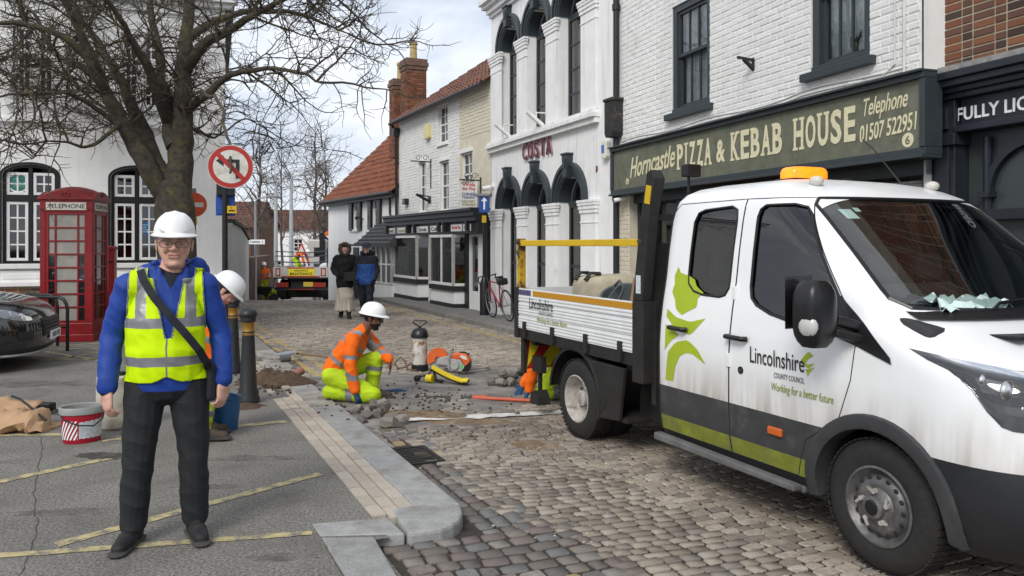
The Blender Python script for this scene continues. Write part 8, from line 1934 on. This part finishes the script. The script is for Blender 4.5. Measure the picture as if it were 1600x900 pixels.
# ================================================================== BICYCLE
bk = Vector(CO.w(1.72, -.42, 0)); bi = thing('bicycle', 'red framed road bicycle leaning by the white arched building', 'bicycle', bk, CO.o.rotation_euler.z+math.pi); bi.rotation_euler = (R(-9), 0, CO.o.rotation_euler.z+math.pi)
for x in (-.5, .5):
    w_ = bpy.data.objects.new('wheel', None); COL.objects.link(w_); w_.parent = bi; c = Vector((x,0,.34)); b = MB(); b.tube([c+Vector((.325*math.cos(a),0,.325*math.sin(a))) for a in [2*math.pi*i/36 for i in range(36)]], .017, 8, closed=True); b.build('tyre', RUBBER, w_)
    b = MB(); b.tube([c+Vector((.302*math.cos(a),0,.302*math.sin(a))) for a in [2*math.pi*i/36 for i in range(36)]], .010, 6, closed=True); b.build('rim', STEEL, w_); b = MB()
    for i in range(18): a = 2*math.pi*i/18; b.cyl(c+Vector((0,.02*(-1)**i,0)), c+Vector((.3*math.cos(a),0,.3*math.sin(a))), .0016, n=3)
    b.cyl(c+Vector((0,-.05,0)), c+Vector((0,.05,0)), .018, n=8); b.build('spokes', STEEL, w_)
FR = mat('bike_red', (.30,.02,.04), .3, var=.05); pts = {'bb':(-.06,0,.28),'st':(-.2,0,.80),'hd':(.36,0,.82),'hl':(.40,0,.68),'ra':(-.5,0,.34),'fa':(.5,0,.34)}
b = MB()
for a, c, r_ in (('bb','st',.017),('st','hd',.016),('bb','hl',.019),('hd','hl',.021),('ra','bb',.010),('ra','st',.009),('hl','fa',.013)): b.cyl(pts[a], pts[c], r_, n=8)
b.build('frame', FR, bi, smooth=40); b = MB(); b.prism([(-.36,.92),(-.12,.925),(-.10,.945),(-.36,.965)], -.05, .05); b.cyl(pts['st'], (-.22,0,.93), .013, n=8); b.build('saddle', SATIN, bi, bevel=.012)
b = MB(); b.tube([(.46,-.2,.78),(.52,-.21,.85),(.50,-.2,.93),(.42,-.19,.95),(.36,0,.94),(.42,.19,.95),(.50,.2,.93),(.52,.21,.85),(.46,.2,.78)], .014, 6); b.cyl(pts['hd'], (.34,0,.95), .016, n=8); b.build('handlebars', SATIN, bi)
b = MB(); b.box(-.52,-.26,-.09,.09,.78,.92); b.build('saddle_bag', SATIN, bi, bevel=.03); b = MB(); b.lathe([(.085,0),(.085,.01)], 20, 0, Matrix.Translation((-.06,-.02,.28)) @ Matrix.Rotation(R(90),4,'X')); b.bar((-.06,-.05,.28),(.05,-.06,.16),.02,.02); b.bar((-.06,.05,.28),(-.17,.06,.40),.02,.02); b.build('crankset', STEEL, bi)
# ================================================================== FAR WORKS LORRY
YT = 35.5; gz = fall(YT)-.14; lr = thing('works_lorry', 'white highway maintenance lorry with orange crane seen from behind', 'lorry', ((470-800)/F*YT, YT, gz), R(0))
LW = mat('lorry_white', (.47,.46,.43), .5, var=.12, dirt=(.45,.42,.36), dscale=2); HWn = 1.2
b = MB(); b.box(-HWn,HWn,0,5.2,.98,1.08); b.build('deck', CHAS, lr)
b = MB(); b.box(-HWn,HWn,-.03,.02,1.05,1.50); tg_ = b.build('tailboard', LW, lr)
b = MB()
for x0, x1, z0, z1 in ((-1.12,-.9,1.1,1.46),(.9,1.12,1.1,1.46)):
    for q in ((x0,x0+.05,z0,z1),(x1-.05,x1,z0,z1),(x0,x1,z0,z0+.05),(x0,x1,z1-.05,z1)): b.box(q[0],q[1],-.036,-.031,q[2],q[3])
b.box(-.86,.86,-.037,-.031,1.06,1.11); b.box(-.6,.6,-.0372,-.0312,1.44,1.49); b.build('red_marking', SRED, tg_)
b = MB(); b.box(-.55,.62,-.045,-.037,1.12,1.43); sn = b.build('yellow_sign', mat('sign_yellow', (.70,.58,.02), .5, var=.05), tg_)
text_fit('HIGHWAY', sn, -.28, .35, 1.30, 1.40, -.046, INK, bold=.02, depth=.002); text_fit('MAINTENANCE', sn, -.46, .53, 1.15, 1.27, -.046, INK, bold=.02, depth=.002)
for sx in (-1,1):
    b = MB(); b.box(sx*HWn-.03,sx*HWn+.03,0.0,5.2,1.08,1.50); b.build('side_board', LW, lr)
    b = MB(); b.box(sx*.82-.27,sx*.82+.27,-.05,.05,.62,.82); b.build('tail_lamp', mat('tail_red', (.30,.035,.02), .35, var=.3, scale=20), lr)
    for y_ in (1.1, 5.9):
        b = MB(); b.cyl((sx*1.16,y_,.46),(sx*.78,y_,.46),.46,n=24); b.build('wheel', RUBBER, lr, smooth=40)
    b = MB(); b.box(sx*1.0-.22,sx*1.0+.22,.55,.58,.1,.7); b.build('mudflap', CHAS, lr)
    b = MB(); b.tube([(sx*1.15,.1,1.5),(sx*1.15,.1,2.35 if sx > 0 else 2.2)], .03, 6); b.build('corner_stanchion', LW if sx < 0 else SATIN, lr)
b = MB(); b.box(.12,.55,-.03,.0,.64,.84); b.build('number_plate', mat('plate_yellow', (.55,.38,.05), .5), lr)
b = MB(); b.box(-1.15,1.15,.0,.2,.48,.60); b.build('under_run_bar', CHAS, lr); b = MB(); b.box(-.5,.6,-.012,0,.50,.525); b.build('bar_stripe', SRED, lr)
b = MB(); b.box(-.5,.5,.2,7,.55,.95); b.box(-1.1,1.1,1.8,4.5,.5,.95); b.box(-.75,.75,.65,.72,.12,.95); b.box(-1.15,1.15,2.0,2.1,.1,.95); b.build('chassis', CHAS, lr)  # chassis, plus thin dark cross panels added to darken the underside
for z in (1.75, 2.0, 2.2):
    b = MB(); b.tube([(-1.15,.05,z),(-.4,.05,z-.03),(.5,.05,z-.05),(1.15,.05,z+.02)], .025, 6); b.build('rail', mat('rail_navy', (.02,.035,.07), .5) if z < 2.1 else SATIN, lr)
b = MB(); b.box(-1.1,1.1,5.4,7.1,.7,2.75); b.build('cab', LW, lr, bevel=.08); b = MB(); b.box(.45,.75,5.38,5.405,1.9,2.35); b.box(-.75,-.45,5.38,5.405,1.9,2.35); b.build('rear_window', DKGLASS, lr)
b = MB(); b.bar((-.2,4.9,1.1),(-.2,4.9,3.1),.25,.25); b.bar((-.2,4.9,2.95),(.5,4.9,2.5),.1,.1); b.build('crane_mast', SATIN, lr)
b = MB(); b.prism([(-.1,2.98),(.0,2.93),(1.05,3.10),(1.05,3.22),(.15,3.22),(-.08,3.1)], 4.8, 5.0); b.bar((1.05,4.9,3.17),(1.4,4.9,3.2),.08,.08); b.build('crane_arm', mat('crane_orange', (.62,.13,.02), .45), lr)
b = MB(); b.prism([(-.75,2.05),(-.25,2.05),(-.5,2.62)], 2.0, 2.03); b.build('warning_triangle', SRED, lr); b = MB(); b.prism([(-.66,2.10),(-.34,2.10),(-.5,2.47)], 1.985, 2.0); b.build('triangle_face', SWH, lr)
b = MB(); b.lathe([(.25,0),(.27,.5),(.25,.55)], 16, 0, Matrix.Translation((.45,1.6,1.08))); b.build('dark_drum', mat('drum_navy', (.03,.04,.06), .6), lr, smooth=40)
b = MB(); b.ball((.85,1.0,1.45), (.28,.3,.22)); b.build('white_sack', mat('sack_white', (.6,.6,.58), .8, var=.1), lr, smooth=60)
far_worker('worker in orange jacket leaning over on the works lorry deck', ((466-800)/F*(YT+2.2), YT+2.2, gz+1.08), R(75), dict(pel=(0,.15,.80), chest=(0,-.12,1.0), neck=(0,-.32,1.06), head=(0,-.45,1.03), hf=(0,-.5,-.85), hu=(0,-.85,.5), shL=(.18,-.25,1.03), shR=(-.18,-.25,1.03), elL=(.22,-.35,.78), elR=(-.22,-.35,.78), wrL=(.2,-.42,.55), wrR=(-.2,-.42,.55), hipL=(.1,.15,.75), hipR=(-.1,.15,.75)))
wbY = 35.2; t = thing('wheelbarrow', 'black wheelbarrow at the feet of the far standing worker', 'wheelbarrow', ((408-800)/F*wbY, wbY, fall(wbY)-.19), R(10))
b = MB(); n_ = 4; v0 = [(-.30,-.28,.35),(.35,-.28,.35),(.35,.28,.35),(-.30,.28,.35)]; v1 = [(-.52,-.36,.68),(.5,-.36,.66),(.5,.36,.66),(-.52,.36,.68)]; b.add(v0+v1, [(3,2,1,0)]+[(i,(i+1)%4,(i+1)%4+4,i+4) for i in range(4)]); b.build('tray', SATIN, t)
b = MB(); b.cyl((.55,-.05,.19),(.55,.05,.19),.19,n=18); b.build('wheel', RUBBER, t)
for s_ in (-1,1): b = MB(); b.tube([(.55,s_*.08,.19),(.1,s_*.25,.34),(-.4,s_*.28,.5),(-.75,s_*.28,.72)], .02, 6); b.tube([(-.2,s_*.26,.36),(-.32,s_*.26,0)], .02, 6); b.build('handle', SATIN, t)
t = thing('crouched_worker_heap', 'lime hi-vis heap standing in for a crouching worker beside the wheelbarrow', 'clothing', ((424-800)/F*36, 36, fall(36)-.19)); b = MB()  # plain heap stands in for a crouching second worker
for i in range(7): b.ball((.16*math.cos(i*2.4)*(.4+.1*i), .15*math.sin(i*2.4), .14+.055*i), (.26-.02*i,.22,.13), 12, 8)
b.v = [(v[0]+.05*noise.noise(Vector(v)*5), v[1], v[2]+.05*noise.noise(Vector(v)*6)) for v in b.v]; b.build('heap', HIVL, t, smooth=60)

# ================================================================== WORK THINGS ON THE GROUND
def gthing(name, label, cat, x, y, z=0.0, rz=0, group=None):
    g = PG(x, y, z); return thing(name, label, cat, (g.x, g.y, z), rz, group)
# striped bucket
t = gthing('bucket', 'red and white striped plastic bucket with grey rim and handle', 'bucket', 128, 689, 0, R(30)); BRED = mat('bucket_red', (.40,.012,.03), .4, var=.05)
b = MB(); b.lathe([(.135,.0),(.14,.006),(.160,.26),(.157,.26),(.137,.012),(.0001,.012)], 40, 0, None, 1, .8); b.build('tub', BRED, t, smooth=40)
b = MB(); b.lathe([(.160,.235),(.170,.24),(.172,.29),(.166,.297),(.155,.292),(.153,.24)], 40, 0, None, 1, .8, cap=False); b.build('rim', mat('bucket_grey', (.27,.29,.28), .5), t, smooth=40)
def bk_pt(a, z, off=.0025): r = .14+(.16-.14)*z/.26+off; return Vector((r*math.cos(a), r*.8*math.sin(a), z))
for i in range(7):
    b = MB(); vs = []
    for k in range(9):
        z = .035+.155*k/8; a0 = R(186+i*12.5-14+z*210); a1 = a0+R(6.2); a0 = max(R(188), min(R(256), a0)); a1 = max(R(188), min(R(256), a1)); vs += [bk_pt(a0,z), bk_pt(a1,z)]
    b.add(vs, [(2*k,2*k+1,2*k+3,2*k+2) for k in range(8)]); b.build('white_stripe', WLET, t)
b = MB(); vs = []
for k in range(13): a = R(260+88*k/12); j_ = .006*(k % 2); vs += [bk_pt(a,.04+j_,.003), bk_pt(a,.175+j_+.02*k/12,.003)]
b.add(vs, [(2*k,2*k+2,2*k+3,2*k+1) for k in range(12)]); b.build('label', mat('label_grey', (.50,.53,.56), .5, var=.25, scale=40), t)
b = MB(); b.tube([(-.165,-.02,.245),(-.14,-.13,.215),(-.03,-.175,.165),(.08,-.165,.15),(.15,-.09,.19),(.168,-.01,.245)], .006, 6); b.build('handle', SATIN, t); 
# white drum
t = gthing('plastic_drum', 'tall dirty white plastic drum behind the standing man', 'drum', 180, 668, 0); b = MB(); b.lathe([(.13,0),(.15,.02),(.155,.12),(.15,.14),(.155,.16),(.155,.36),(.15,.38),(.155,.40),(.15,.46),(.13,.47),(.0001,.47)], 30); b.build('barrel', mat('dirty_white', (.46,.43,.36), .6, var=.2, dirt=(.2,.16,.11), dscale=5, dlo=.5, dhi=.7), t, smooth=40); b = MB(); b.lathe([(.04,.47),(.04,.5),(.0001,.5)], 14, 0, Matrix.Translation((.06,0,0))); b.build('lid', SATIN, t)
# blue bucket
t = gthing('bucket', 'blue bucket beside the boots of the stooping worker', 'bucket', 352, 671, 0); b = MB(); b.lathe([(.10,0),(.105,.01),(.135,.28),(.145,.285),(.145,.30),(.13,.295),(.10,.015),(.0001,.015)], 30); b.build('tub', mat('bucket_blue', (.02,.09,.22), .45, var=.1), t, smooth=40); b = MB(); b.tube([(-.14,0,.29),(-.13,-.08,.33),(0,-.12,.37),(.13,-.08,.33),(.14,0,.29)], .006, 6); b.build('handle', STEEL, t)
# paper sack with metal clamp
KR = mat('kraft_brown', (.42,.265,.15), .85, var=.2, scale=9, bump=.5, bscale=24)
t = gthing('paper_sack', 'torn open brown paper sack lying on the plaza', 'sack', 22, 672, 0); b = MB(); vs = []; nu, nv = 30, 12
for i in range(nu):
    x = -.50+.82*i/(nu-1); e_ = min(1, (.33-x)/.10 if x > .23 else 1); e_ = max(.12, e_)
    for j in range(nv):
        a = 2*math.pi*j/nv; h = .105*e_; y_ = .20*math.cos(a)*(.75+.25*e_); z = .075*e_*(1+math.sin(a))*(1.0+.15*(math.sin(a) > 0))
        q = Vector((x, y_, z)); nn = .045*(.4-abs(noise.noise(q*7))*1.6)+.02*noise.noise(q*22); vs.append((x+nn*.6, y_+nn, max(.0, z+nn*1.2*(math.sin(a) > -.5))))
b.add(vs, [(i*nv+j,(i+1)*nv+j,(i+1)*nv+(j+1)%nv,i*nv+(j+1)%nv) for i in range(nu-1) for j in range(nv)]+[tuple(range(nv)), tuple(reversed(range((nu-1)*nv, nu*nv)))]); b.build('sack_body', KR, t, smooth=40)
b = MB(); vs = []
for i in range(13):
    for j in range(5):
        q = Vector((-.48+.6*i/12, .0+.20*j/4, .15+.13*j/4-.08*(i/12)**2*j/4)); nn = .05*(.4-abs(noise.noise(q*8))*1.6); vs.append((q.x+nn, q.y+nn*.5, q.z+nn))
b.add(vs, [(i*5+j,(i+1)*5+j,(i+1)*5+j+1,i*5+j+1) for i in range(12) for j in range(4)]); o = b.build('torn_flap', KR, t, smooth=50); m_ = o.modifiers.new('s','SOLIDIFY'); m_.thickness = .004
b = MB(); b.tube([(-.12,.16,.27),(-.02,.12,.25),(.10,.04,.21),(.22,-.02,.15),(.32,-.06,.10)], .010, 6); b.build('black_seam', SATIN, t)
t = gthing('hand_tool', 'black square hand tool lying on the end of the brown sack', 'tool', 74, 647, 0, R(-10)); b = MB(); b.box(-.09,.06,-.05,.05,.03,.11); b.build('body', SATIN, t, bevel=.012); b = MB(); b.tube([(.05,0,.05),(.16,-.01,.04),(.16,-.03,.03),(.05,-.03,.03)], .009, 6); b.bar((-.05,-.05,.05),(-.1,-.10,.01),.03,.02); b.build('handle', SATIN, t)
# soil heap by the bollard
p = PG(425, 597, 0); tag(blob_sheet('soil_heap', p, .52, .30, .1, .17, DIRT, 7.7, edge=.3, nr=14, na=56, ztop=lambda X, Y: .0), 'heap of brown soil on the pavement beside the gold banded bollard', 'soil')
p = PG(378, 636, 0); tag(blob_sheet('soil_scatter', p, .32, .16, .1, .04, DIRT, 2.7, edge=.5, nr=8, na=40, ztop=lambda X, Y: .0), 'thin scatter of soil around the foot of the nearer bollard', 'soil')
t = gthing('pipe_offcut', 'short red clay pipe offcut on the soil heap', 'pipe', 459, 586, .04, R(60)); b = MB(); b.lathe([(.04,0),(.04,.14),(.05,.14),(.05,0),(.04,0)], 16, 0, Matrix.Rotation(R(75),4,'Y')); b.build('pipe', mat('clay_pipe', (.3,.13,.1), .8), t, smooth=40)
WOOD = mat('tool_wood', (.22,.14,.08), .7, var=.25, scale=12)
def tool_line(name, label, cat, a, c, za, zc, r, m):
    A_ = PG(a[0], a[1], za); C_ = PG(c[0], c[1], zc); t = thing(name, label, cat, (A_.x, A_.y, za)); d = C_-A_; d.z = zc-za; b = MB(); b.tube([(0,0,.02), d*.5+Vector((0,0,.02)), d+Vector((0,0,.02))], r, 8); b.build('shaft', m, t, smooth=50); return t, d
t, d = tool_line('shovel', 'long handled shovel lying behind the kneeling worker', 'shovel', (464,554), (618,571), .06, .02, .018, WOOD)
b = MB(); vs = [(-.30+.30*i/5, -.11+.22*j/4, .03+.02*((j-2)/2)**2-.03*(1-i/5)) for i in range(6) for j in range(5)]; b.add(vs, [(i*5+j,(i+1)*5+j,(i+1)*5+j+1,i*5+j+1) for i in range(5) for j in range(4)]); o = b.build('blade', STEEL, t); o.modifiers.new('s','SOLIDIFY').thickness = .006; o.rotation_euler.z = R(25)
t = gthing('rubber_mallet', 'dark rubber mallet head resting on the shovel by the soil', 'mallet', 446, 566, 0, R(30)); b = MB(); b.cyl((-.07,0,.06),(.07,0,.06),.05,n=14); b.build('head', mat('mallet_grey', (.12,.12,.12), .8), t, bevel=.008); b = MB(); b.cyl((0,0,.06),(.05,.3,.03),.014,n=8); b.build('handle', WOOD, t)
# pressure sprayer
zr = -.07
t = gthing('pressure_sprayer', 'rust stained white pressure sprayer bottle with black pump handle', 'sprayer', 656, 579, zr); b = MB(); b.lathe([(.10,0),(.115,.01),(.115,.08),(.105,.09)], 24); b.build('base', SATIN, t, smooth=40); b = MB(); b.lathe([(.098,.08),(.10,.12),(.10,.44),(.09,.47)], 24); b.build('tank', mat('tank_white', (.55,.52,.46), .55, var=.2, dirt=(.20,.10,.045), dscale=9, dlo=.49, dhi=.6), t, smooth=40)
b = MB(); b.lathe([(.118,.45),(.12,.48),(.10,.54),(.07,.57),(.02,.575),(.02,.60),(.0001,.6)], 20); b.build('cap', SATIN, t, smooth=40); b = MB(); b.tube([(0,0,.59),(-.05,0,.62),(-.095,0,.655),(-.08,0,.675),(.08,0,.675),(.095,0,.655),(.05,0,.62),(0,0,.59)], .011, 6); b.build('pump_handle', SATIN, t)
b = MB(); b.tube([(-.11,0,.1),(-.2,-.06,.05),(-.30,-.02,.03),(-.34,.05,.10),(-.27,.06,.17),(-.20,.03,.12),(-.16,-.1,.03),(-.02,-.16,.03)], .010, 6); b.build('hose', mat('hose_brown', (.12,.06,.04), .7), t)
# disc cutter
t = gthing('disc_cutter', 'orange and grey petrol disc cutter standing on the tarmac patch', 'disc cutter', 703, 581, zr, R(-8)); t.scale = (.8,.8,.85); CO_ = mat('saw_orange', (.62,.11,.02), .45, var=.1, dirt=(.3,.2,.15), dscale=7, dlo=.58, dhi=.75); CG = mat('saw_grey', (.34,.33,.31), .6, var=.2)
MX = Matrix.Rotation(R(90),4,'X')
b = MB(); b.lathe([(.165,-.002),(.165,.002)], 36, 0, Matrix.Translation((-.20,0,.175)) @ MX); b.build('blade', STEEL, t)
b = MB(); vs = []; n_ = 18
for i in range(n_+1): a = R(20+185*i/n_); vs += [(-.20+.05*math.cos(a),-.035,.19+.05*math.sin(a)),(-.20+.185*math.cos(a),-.035,.19+.185*math.sin(a)),(-.20+.185*math.cos(a),.035,.19+.185*math.sin(a)),(-.20+.05*math.cos(a),.035,.19+.05*math.sin(a))]
b.add(vs, [(4*i+j,4*i+4+j,4*i+4+(j+1)%4,4*i+(j+1)%4) for i in range(n_) for j in range(4)]); b.build('guard', CO_, t, smooth=40)
b = MB(); b.prism([(-.22,.12),(.0,.10),(.06,.20),(.02,.27),(-.18,.22)], -.06, -.02); b.prism([(.0,.03),(.22,.02),(.26,.10),(.2,.2),(.03,.22),(-.03,.12)], -.09, .09); b.lathe([(.075,0),(.07,.03),(.0001,.03)], 20, 0, Matrix.Translation((.10,-.09,.115)) @ MX); b.build('engine', CG, t, bevel=.012)
b = MB(); b.prism([(.02,.215),(.2,.20),(.26,.09),(.34,.11),(.36,.2),(.30,.29),(.16,.31),(.04,.29)], -.065, .065); b.build('cover', CO_, t, bevel=.02)
b = MB(); b.prism([(.24,.215),(.31,.20),(.29,.255),(.2,.275),(.18,.255)], -.068, .068); b.build('grip_hole', SWH, t); b = MB(); b.prism([(.22,.02),(.33,.02),(.36,.1),(.355,.18),(.27,.11)], -.07, .07); b.tube([(.16,-.02,.31),(.25,-.02,.315),(.33,-.02,.28)], .016, 6); b.build('rear_grip', SATIN, t, bevel=.008)
b = MB(); b.tube([(.02,-.10,.06),(.01,-.11,.2),(.03,-.11,.35),(.03,.11,.35),(.01,.11,.2)], .012, 8); b.build('front_handle', STEEL, t, smooth=50)
b = MB(); b.box(.18,.26,-.0935,-.0915,.07,.13); b.build('green_label', mat('label_green', (.2,.45,.2), .5, var=.5, scale=50), t)
t = gthing('water_hose', 'grey rubber hose curling behind the disc cutter', 'hose', 715, 577, zr); b = MB(); b.tube(smooth_path([Vector(q) for q in ((-.3,.1,.015),(-.05,-.12,.015),(.15,-.1,.015),(.3,.0,.015),(.42,.12,.015),(.3,.28,.015),(.1,.3,.015))], 6), .012, 6); b.build('tube', mat('hose_grey', (.33,.31,.28), .7), t, smooth=60)
# yellow saw support / knee pad
t = gthing('knee_board', 'yellow and black padded kneeling strap lying in front of the sprayer', 'knee pad', 700, 598, zr, R(-8)); b = MB(); vs = []
for i in range(15):
    q = i/14; x = -.20+.46*q; z = .03+.16*(1-q)**1.6+.012*(q > .9); 
    for y_, dz in ((-.055,.0),(.055,.02)): vs.append((x, y_-.06*q, z+dz))
b.add(vs, [(2*i,2*i+2,2*i+3,2*i+1) for i in range(14)]); YP = mat('pad_yellow', (.70,.52,.01), .55, var=.08); o = b.build('pad', YP, t); o.modifiers.new('s','SOLIDIFY').thickness = .012
b = MB(); b.add([(v[0]*1.05+.002, v[1]*1.32+.012, v[2]-.018) for v in vs], [(2*i,2*i+2,2*i+3,2*i+1) for i in range(14)]); o = b.build('backing', SATIN, t); o.modifiers.new('s','SOLIDIFY').thickness = .012
b = MB(); b.cyl((-.25,-.07,.06),(-.17,-.09,.06),.05,n=14); b.build('roll', YP, t, smooth=40); b = MB(); b.tube([(-.38,-.05,.05),(-.33,-.05,.09),(-.26,-.05,.10),(-.18,-.02,.16),(-.14,-.05,.04),(-.05,-.08,.03)], .022, 6); b.cyl((-.38,-.06,.05),(-.38,-.02,.05),.04,n=12); b.build('strap', SATIN, t)
# blue glove on the ground
t = gthing('work_glove', 'discarded blue work glove lying on the tarmac patch', 'glove', 622, 613, -.05, R(10)); Bg = Body(); add_hand(Bg, (-.08,0,.02), (1,.1,0), (0,0,-1), 1, 'g', .15, 1.15, .3); Bg.cap((-.13,0,.02),(-.08,0,.02),.035,.03,'g',(0,1,0),1,.5); Bg.mesh(.007, 3); Bg.finish('glove', t, {'g': GLOVEB})
# gully frame, plank, orange tool
t = gthing('drain_surround', 'black plastic gully frame lying by the excavation', 'gully frame', 675, 630, -.09, R(4)); b = MB(); b.box(-.20,.20,-.17,-.12,0,.05); b.box(-.20,.20,.12,.17,0,.05); b.box(-.20,-.14,-.12,.12,0,.05); b.box(.14,.20,-.12,.12,0,.05); b.build('frame', SATIN, t, bevel=.01); b = MB(); b.box(-.14,.14,-.12,.12,.0,.006); b.build('well', CHAS, t)
t = gthing('stone_slab', 'broken pale stone strip beside the gully frame', 'slab', 708, 631, -.09, R(22)); b = MB(); b.slab([(-.17,-.05),(.12,-.035),(.19,.02),(.12,.05),(-.12,.03)], 0, .035); b.build('slab', mat('pale_stone', (.36,.33,.28), .85, var=.25, bump=.4), t, bevel=.008)
t, d = tool_line('jack_handle', 'long orange handled tamper lying towards the truck tail', 'tool', (738,624), (832,629), -.085, -.085, .02, mat('tool_orange', (.50,.10,.05), .5, var=.15)); b = MB(); b.cyl((-.1,0,.022),(.03,0,.022),.015,n=8); b.build('tip', SATIN, t); b = MB(); b.cyl((0,0,.022),(.16,0,.022),.026,n=10); b.build('grip', MATS['tool_orange'], t); b = MB(); b.box(d.x-.02,d.x+.1,d.y-.07,d.y+.07,0,.09); b.build('head', SATIN, t, bevel=.015)
# loose stones
STN = [mat('loose_stone_%d' % i, c_, .85, var=.3, scale=14, bump=.5, bscale=50) for i, c_ in enumerate(((.21,.185,.155),(.16,.14,.125),(.26,.24,.21)))]
def stone_mesh(seed, name='loose_sett'):
    rn = random.Random(seed); bm = bmesh.new(); bmesh.ops.create_cube(bm, size=1); bmesh.ops.subdivide_edges(bm, edges=bm.edges, cuts=1, use_grid_fill=True)
    for v in bm.verts: L_ = v.co.length; v.co *= (.62/L_)**.5; v.co += Vector((rn.uniform(-.1,.1), rn.uniform(-.1,.1), rn.uniform(-.1,.1)))
    me = bpy.data.meshes.new(name); bm.to_mesh(me); bm.free(); me.materials.append(STN[seed % 3]); return me
SM = [stone_mesh(i) for i in range(6)]; rs_ = random.Random(4)
def loose(x, y, z, s, label, grp, dz=0):
    g = PG(x, y, z); o = bpy.data.objects.new('loose_sett', rs_.choice(SM)); COL.objects.link(o); o.location = (g.x, g.y, z+s*.30+dz); o.rotation_euler = (rs_.uniform(-.5,.5), rs_.uniform(-.5,.5), rs_.uniform(0,6)); s *= .82; o.scale = (s*rs_.uniform(1.0,1.6), s*rs_.uniform(.8,1.1), s*rs_.uniform(.6,.9)); tag(o, label, 'stone', grp)
LA = 'grey loose sett in the pile in front of the kneeling worker'; LB_ = 'grey loose sett in the heap beside the truck tail'; LG = 'loose setts piled before the kneeling worker'; LH = 'loose setts heaped by the truck tail'
for x, y, s, dz in ((555,650,.11,0),(577,646,.11,0),(590,638,.10,.0),(572,656,.12,0),(590,654,.13,.0),(583,648,.10,.07),(600,650,.11,.06),(607,668,.14,0),(566,662,.10,0),(628,662,.12,0),(598,640,.10,.05),(610,655,.10,0),(560,641,.08,0),(618,668,.09,0)): loose(x, y, -.06, s, LA, LG, dz)
for x, y, s, dz in ((768,602,.13,0),(784,603,.14,0),(800,602,.14,0),(815,601,.13,0),(830,600,.13,0),(776,596,.12,.0),(792,594,.13,.0),(808,593,.13,.0),(822,593,.12,.0),(784,598,.11,.09),(800,597,.12,.09),(814,596,.11,.09),(838,597,.12,0)): loose(x, y, -.095, s, LB_, LH, dz)
loose(808, 650, -.1, .06, 'single small dark stone lying on the white road line', None)
b = MB(); rn = random.Random(9)
for _ in range(260):
    x, y = rn.uniform(560,1000), rn.uniform(640,860)
    if rn.random() < .45: x, y = rn.gauss(835,45), rn.gauss(700,16)
    g = PG(x, y, -.1); s_, n_q = toSN(g.x, g.y)
    if n_q < 1.9: continue
    q = rn.uniform(.004,.011); b.ball((g.x, g.y, road_z(g.x,g.y)+q*.5), (q,q*.8,q*.6), 6, 4)
o = b.build('gravel_crumbs', mat('crumbs', (.42,.36,.28), .9, var=.3), None, kind='stuff'); tag(o, 'pale gravel crumbs scattered over the setts', 'gravel')
b = MB(); rn = random.Random(19)
for _ in range(420):
    x, y = rn.gauss(640,70), rn.gauss(632,18)
    if rn.random() < .5: x, y = rn.gauss(420,28), rn.gauss(600,12)
    g = PG(x, y, -.05); s_, n_q = toSN(g.x, g.y); zz = road_z(g.x,g.y) if n_q > 1.84 else .0
    q = rn.uniform(.006,.02); b.ball((g.x, g.y, zz+q*.4), (q,q*.8,q*.7), 6, 4)
o = b.build('soil_clods', DIRT, None, kind='stuff'); tag(o, 'small brown soil clods strewn around the digging', 'soil')
# gully grate in the gutter
sG = 6.22; X, Y = SN(sG, 2.0); t = thing('gully_grate', 'dark iron gully grate set in the gutter by the kerb', 'grate', (X, Y, road_z(X, Y)-.012), ang); b = MB(); b.box(-.26,.26,-.17,-.14,0,.02); b.box(-.26,.26,.14,.17,0,.02); b.box(-.26,-.23,-.14,.14,0,.02); b.box(.23,.26,-.14,.14,0,.02); b.build('frame', CHAS, t)
for i in range(9): x = -.19+.0475*i; b = MB(); b.box(x-.012,x+.012,-.14,.14,.002,.018); b.build('bar', CHAS, t)
b = MB(); b.box(-.24,.24,-.15,.15,-.012,-.006); b.build('pit', INTERIOR, t)
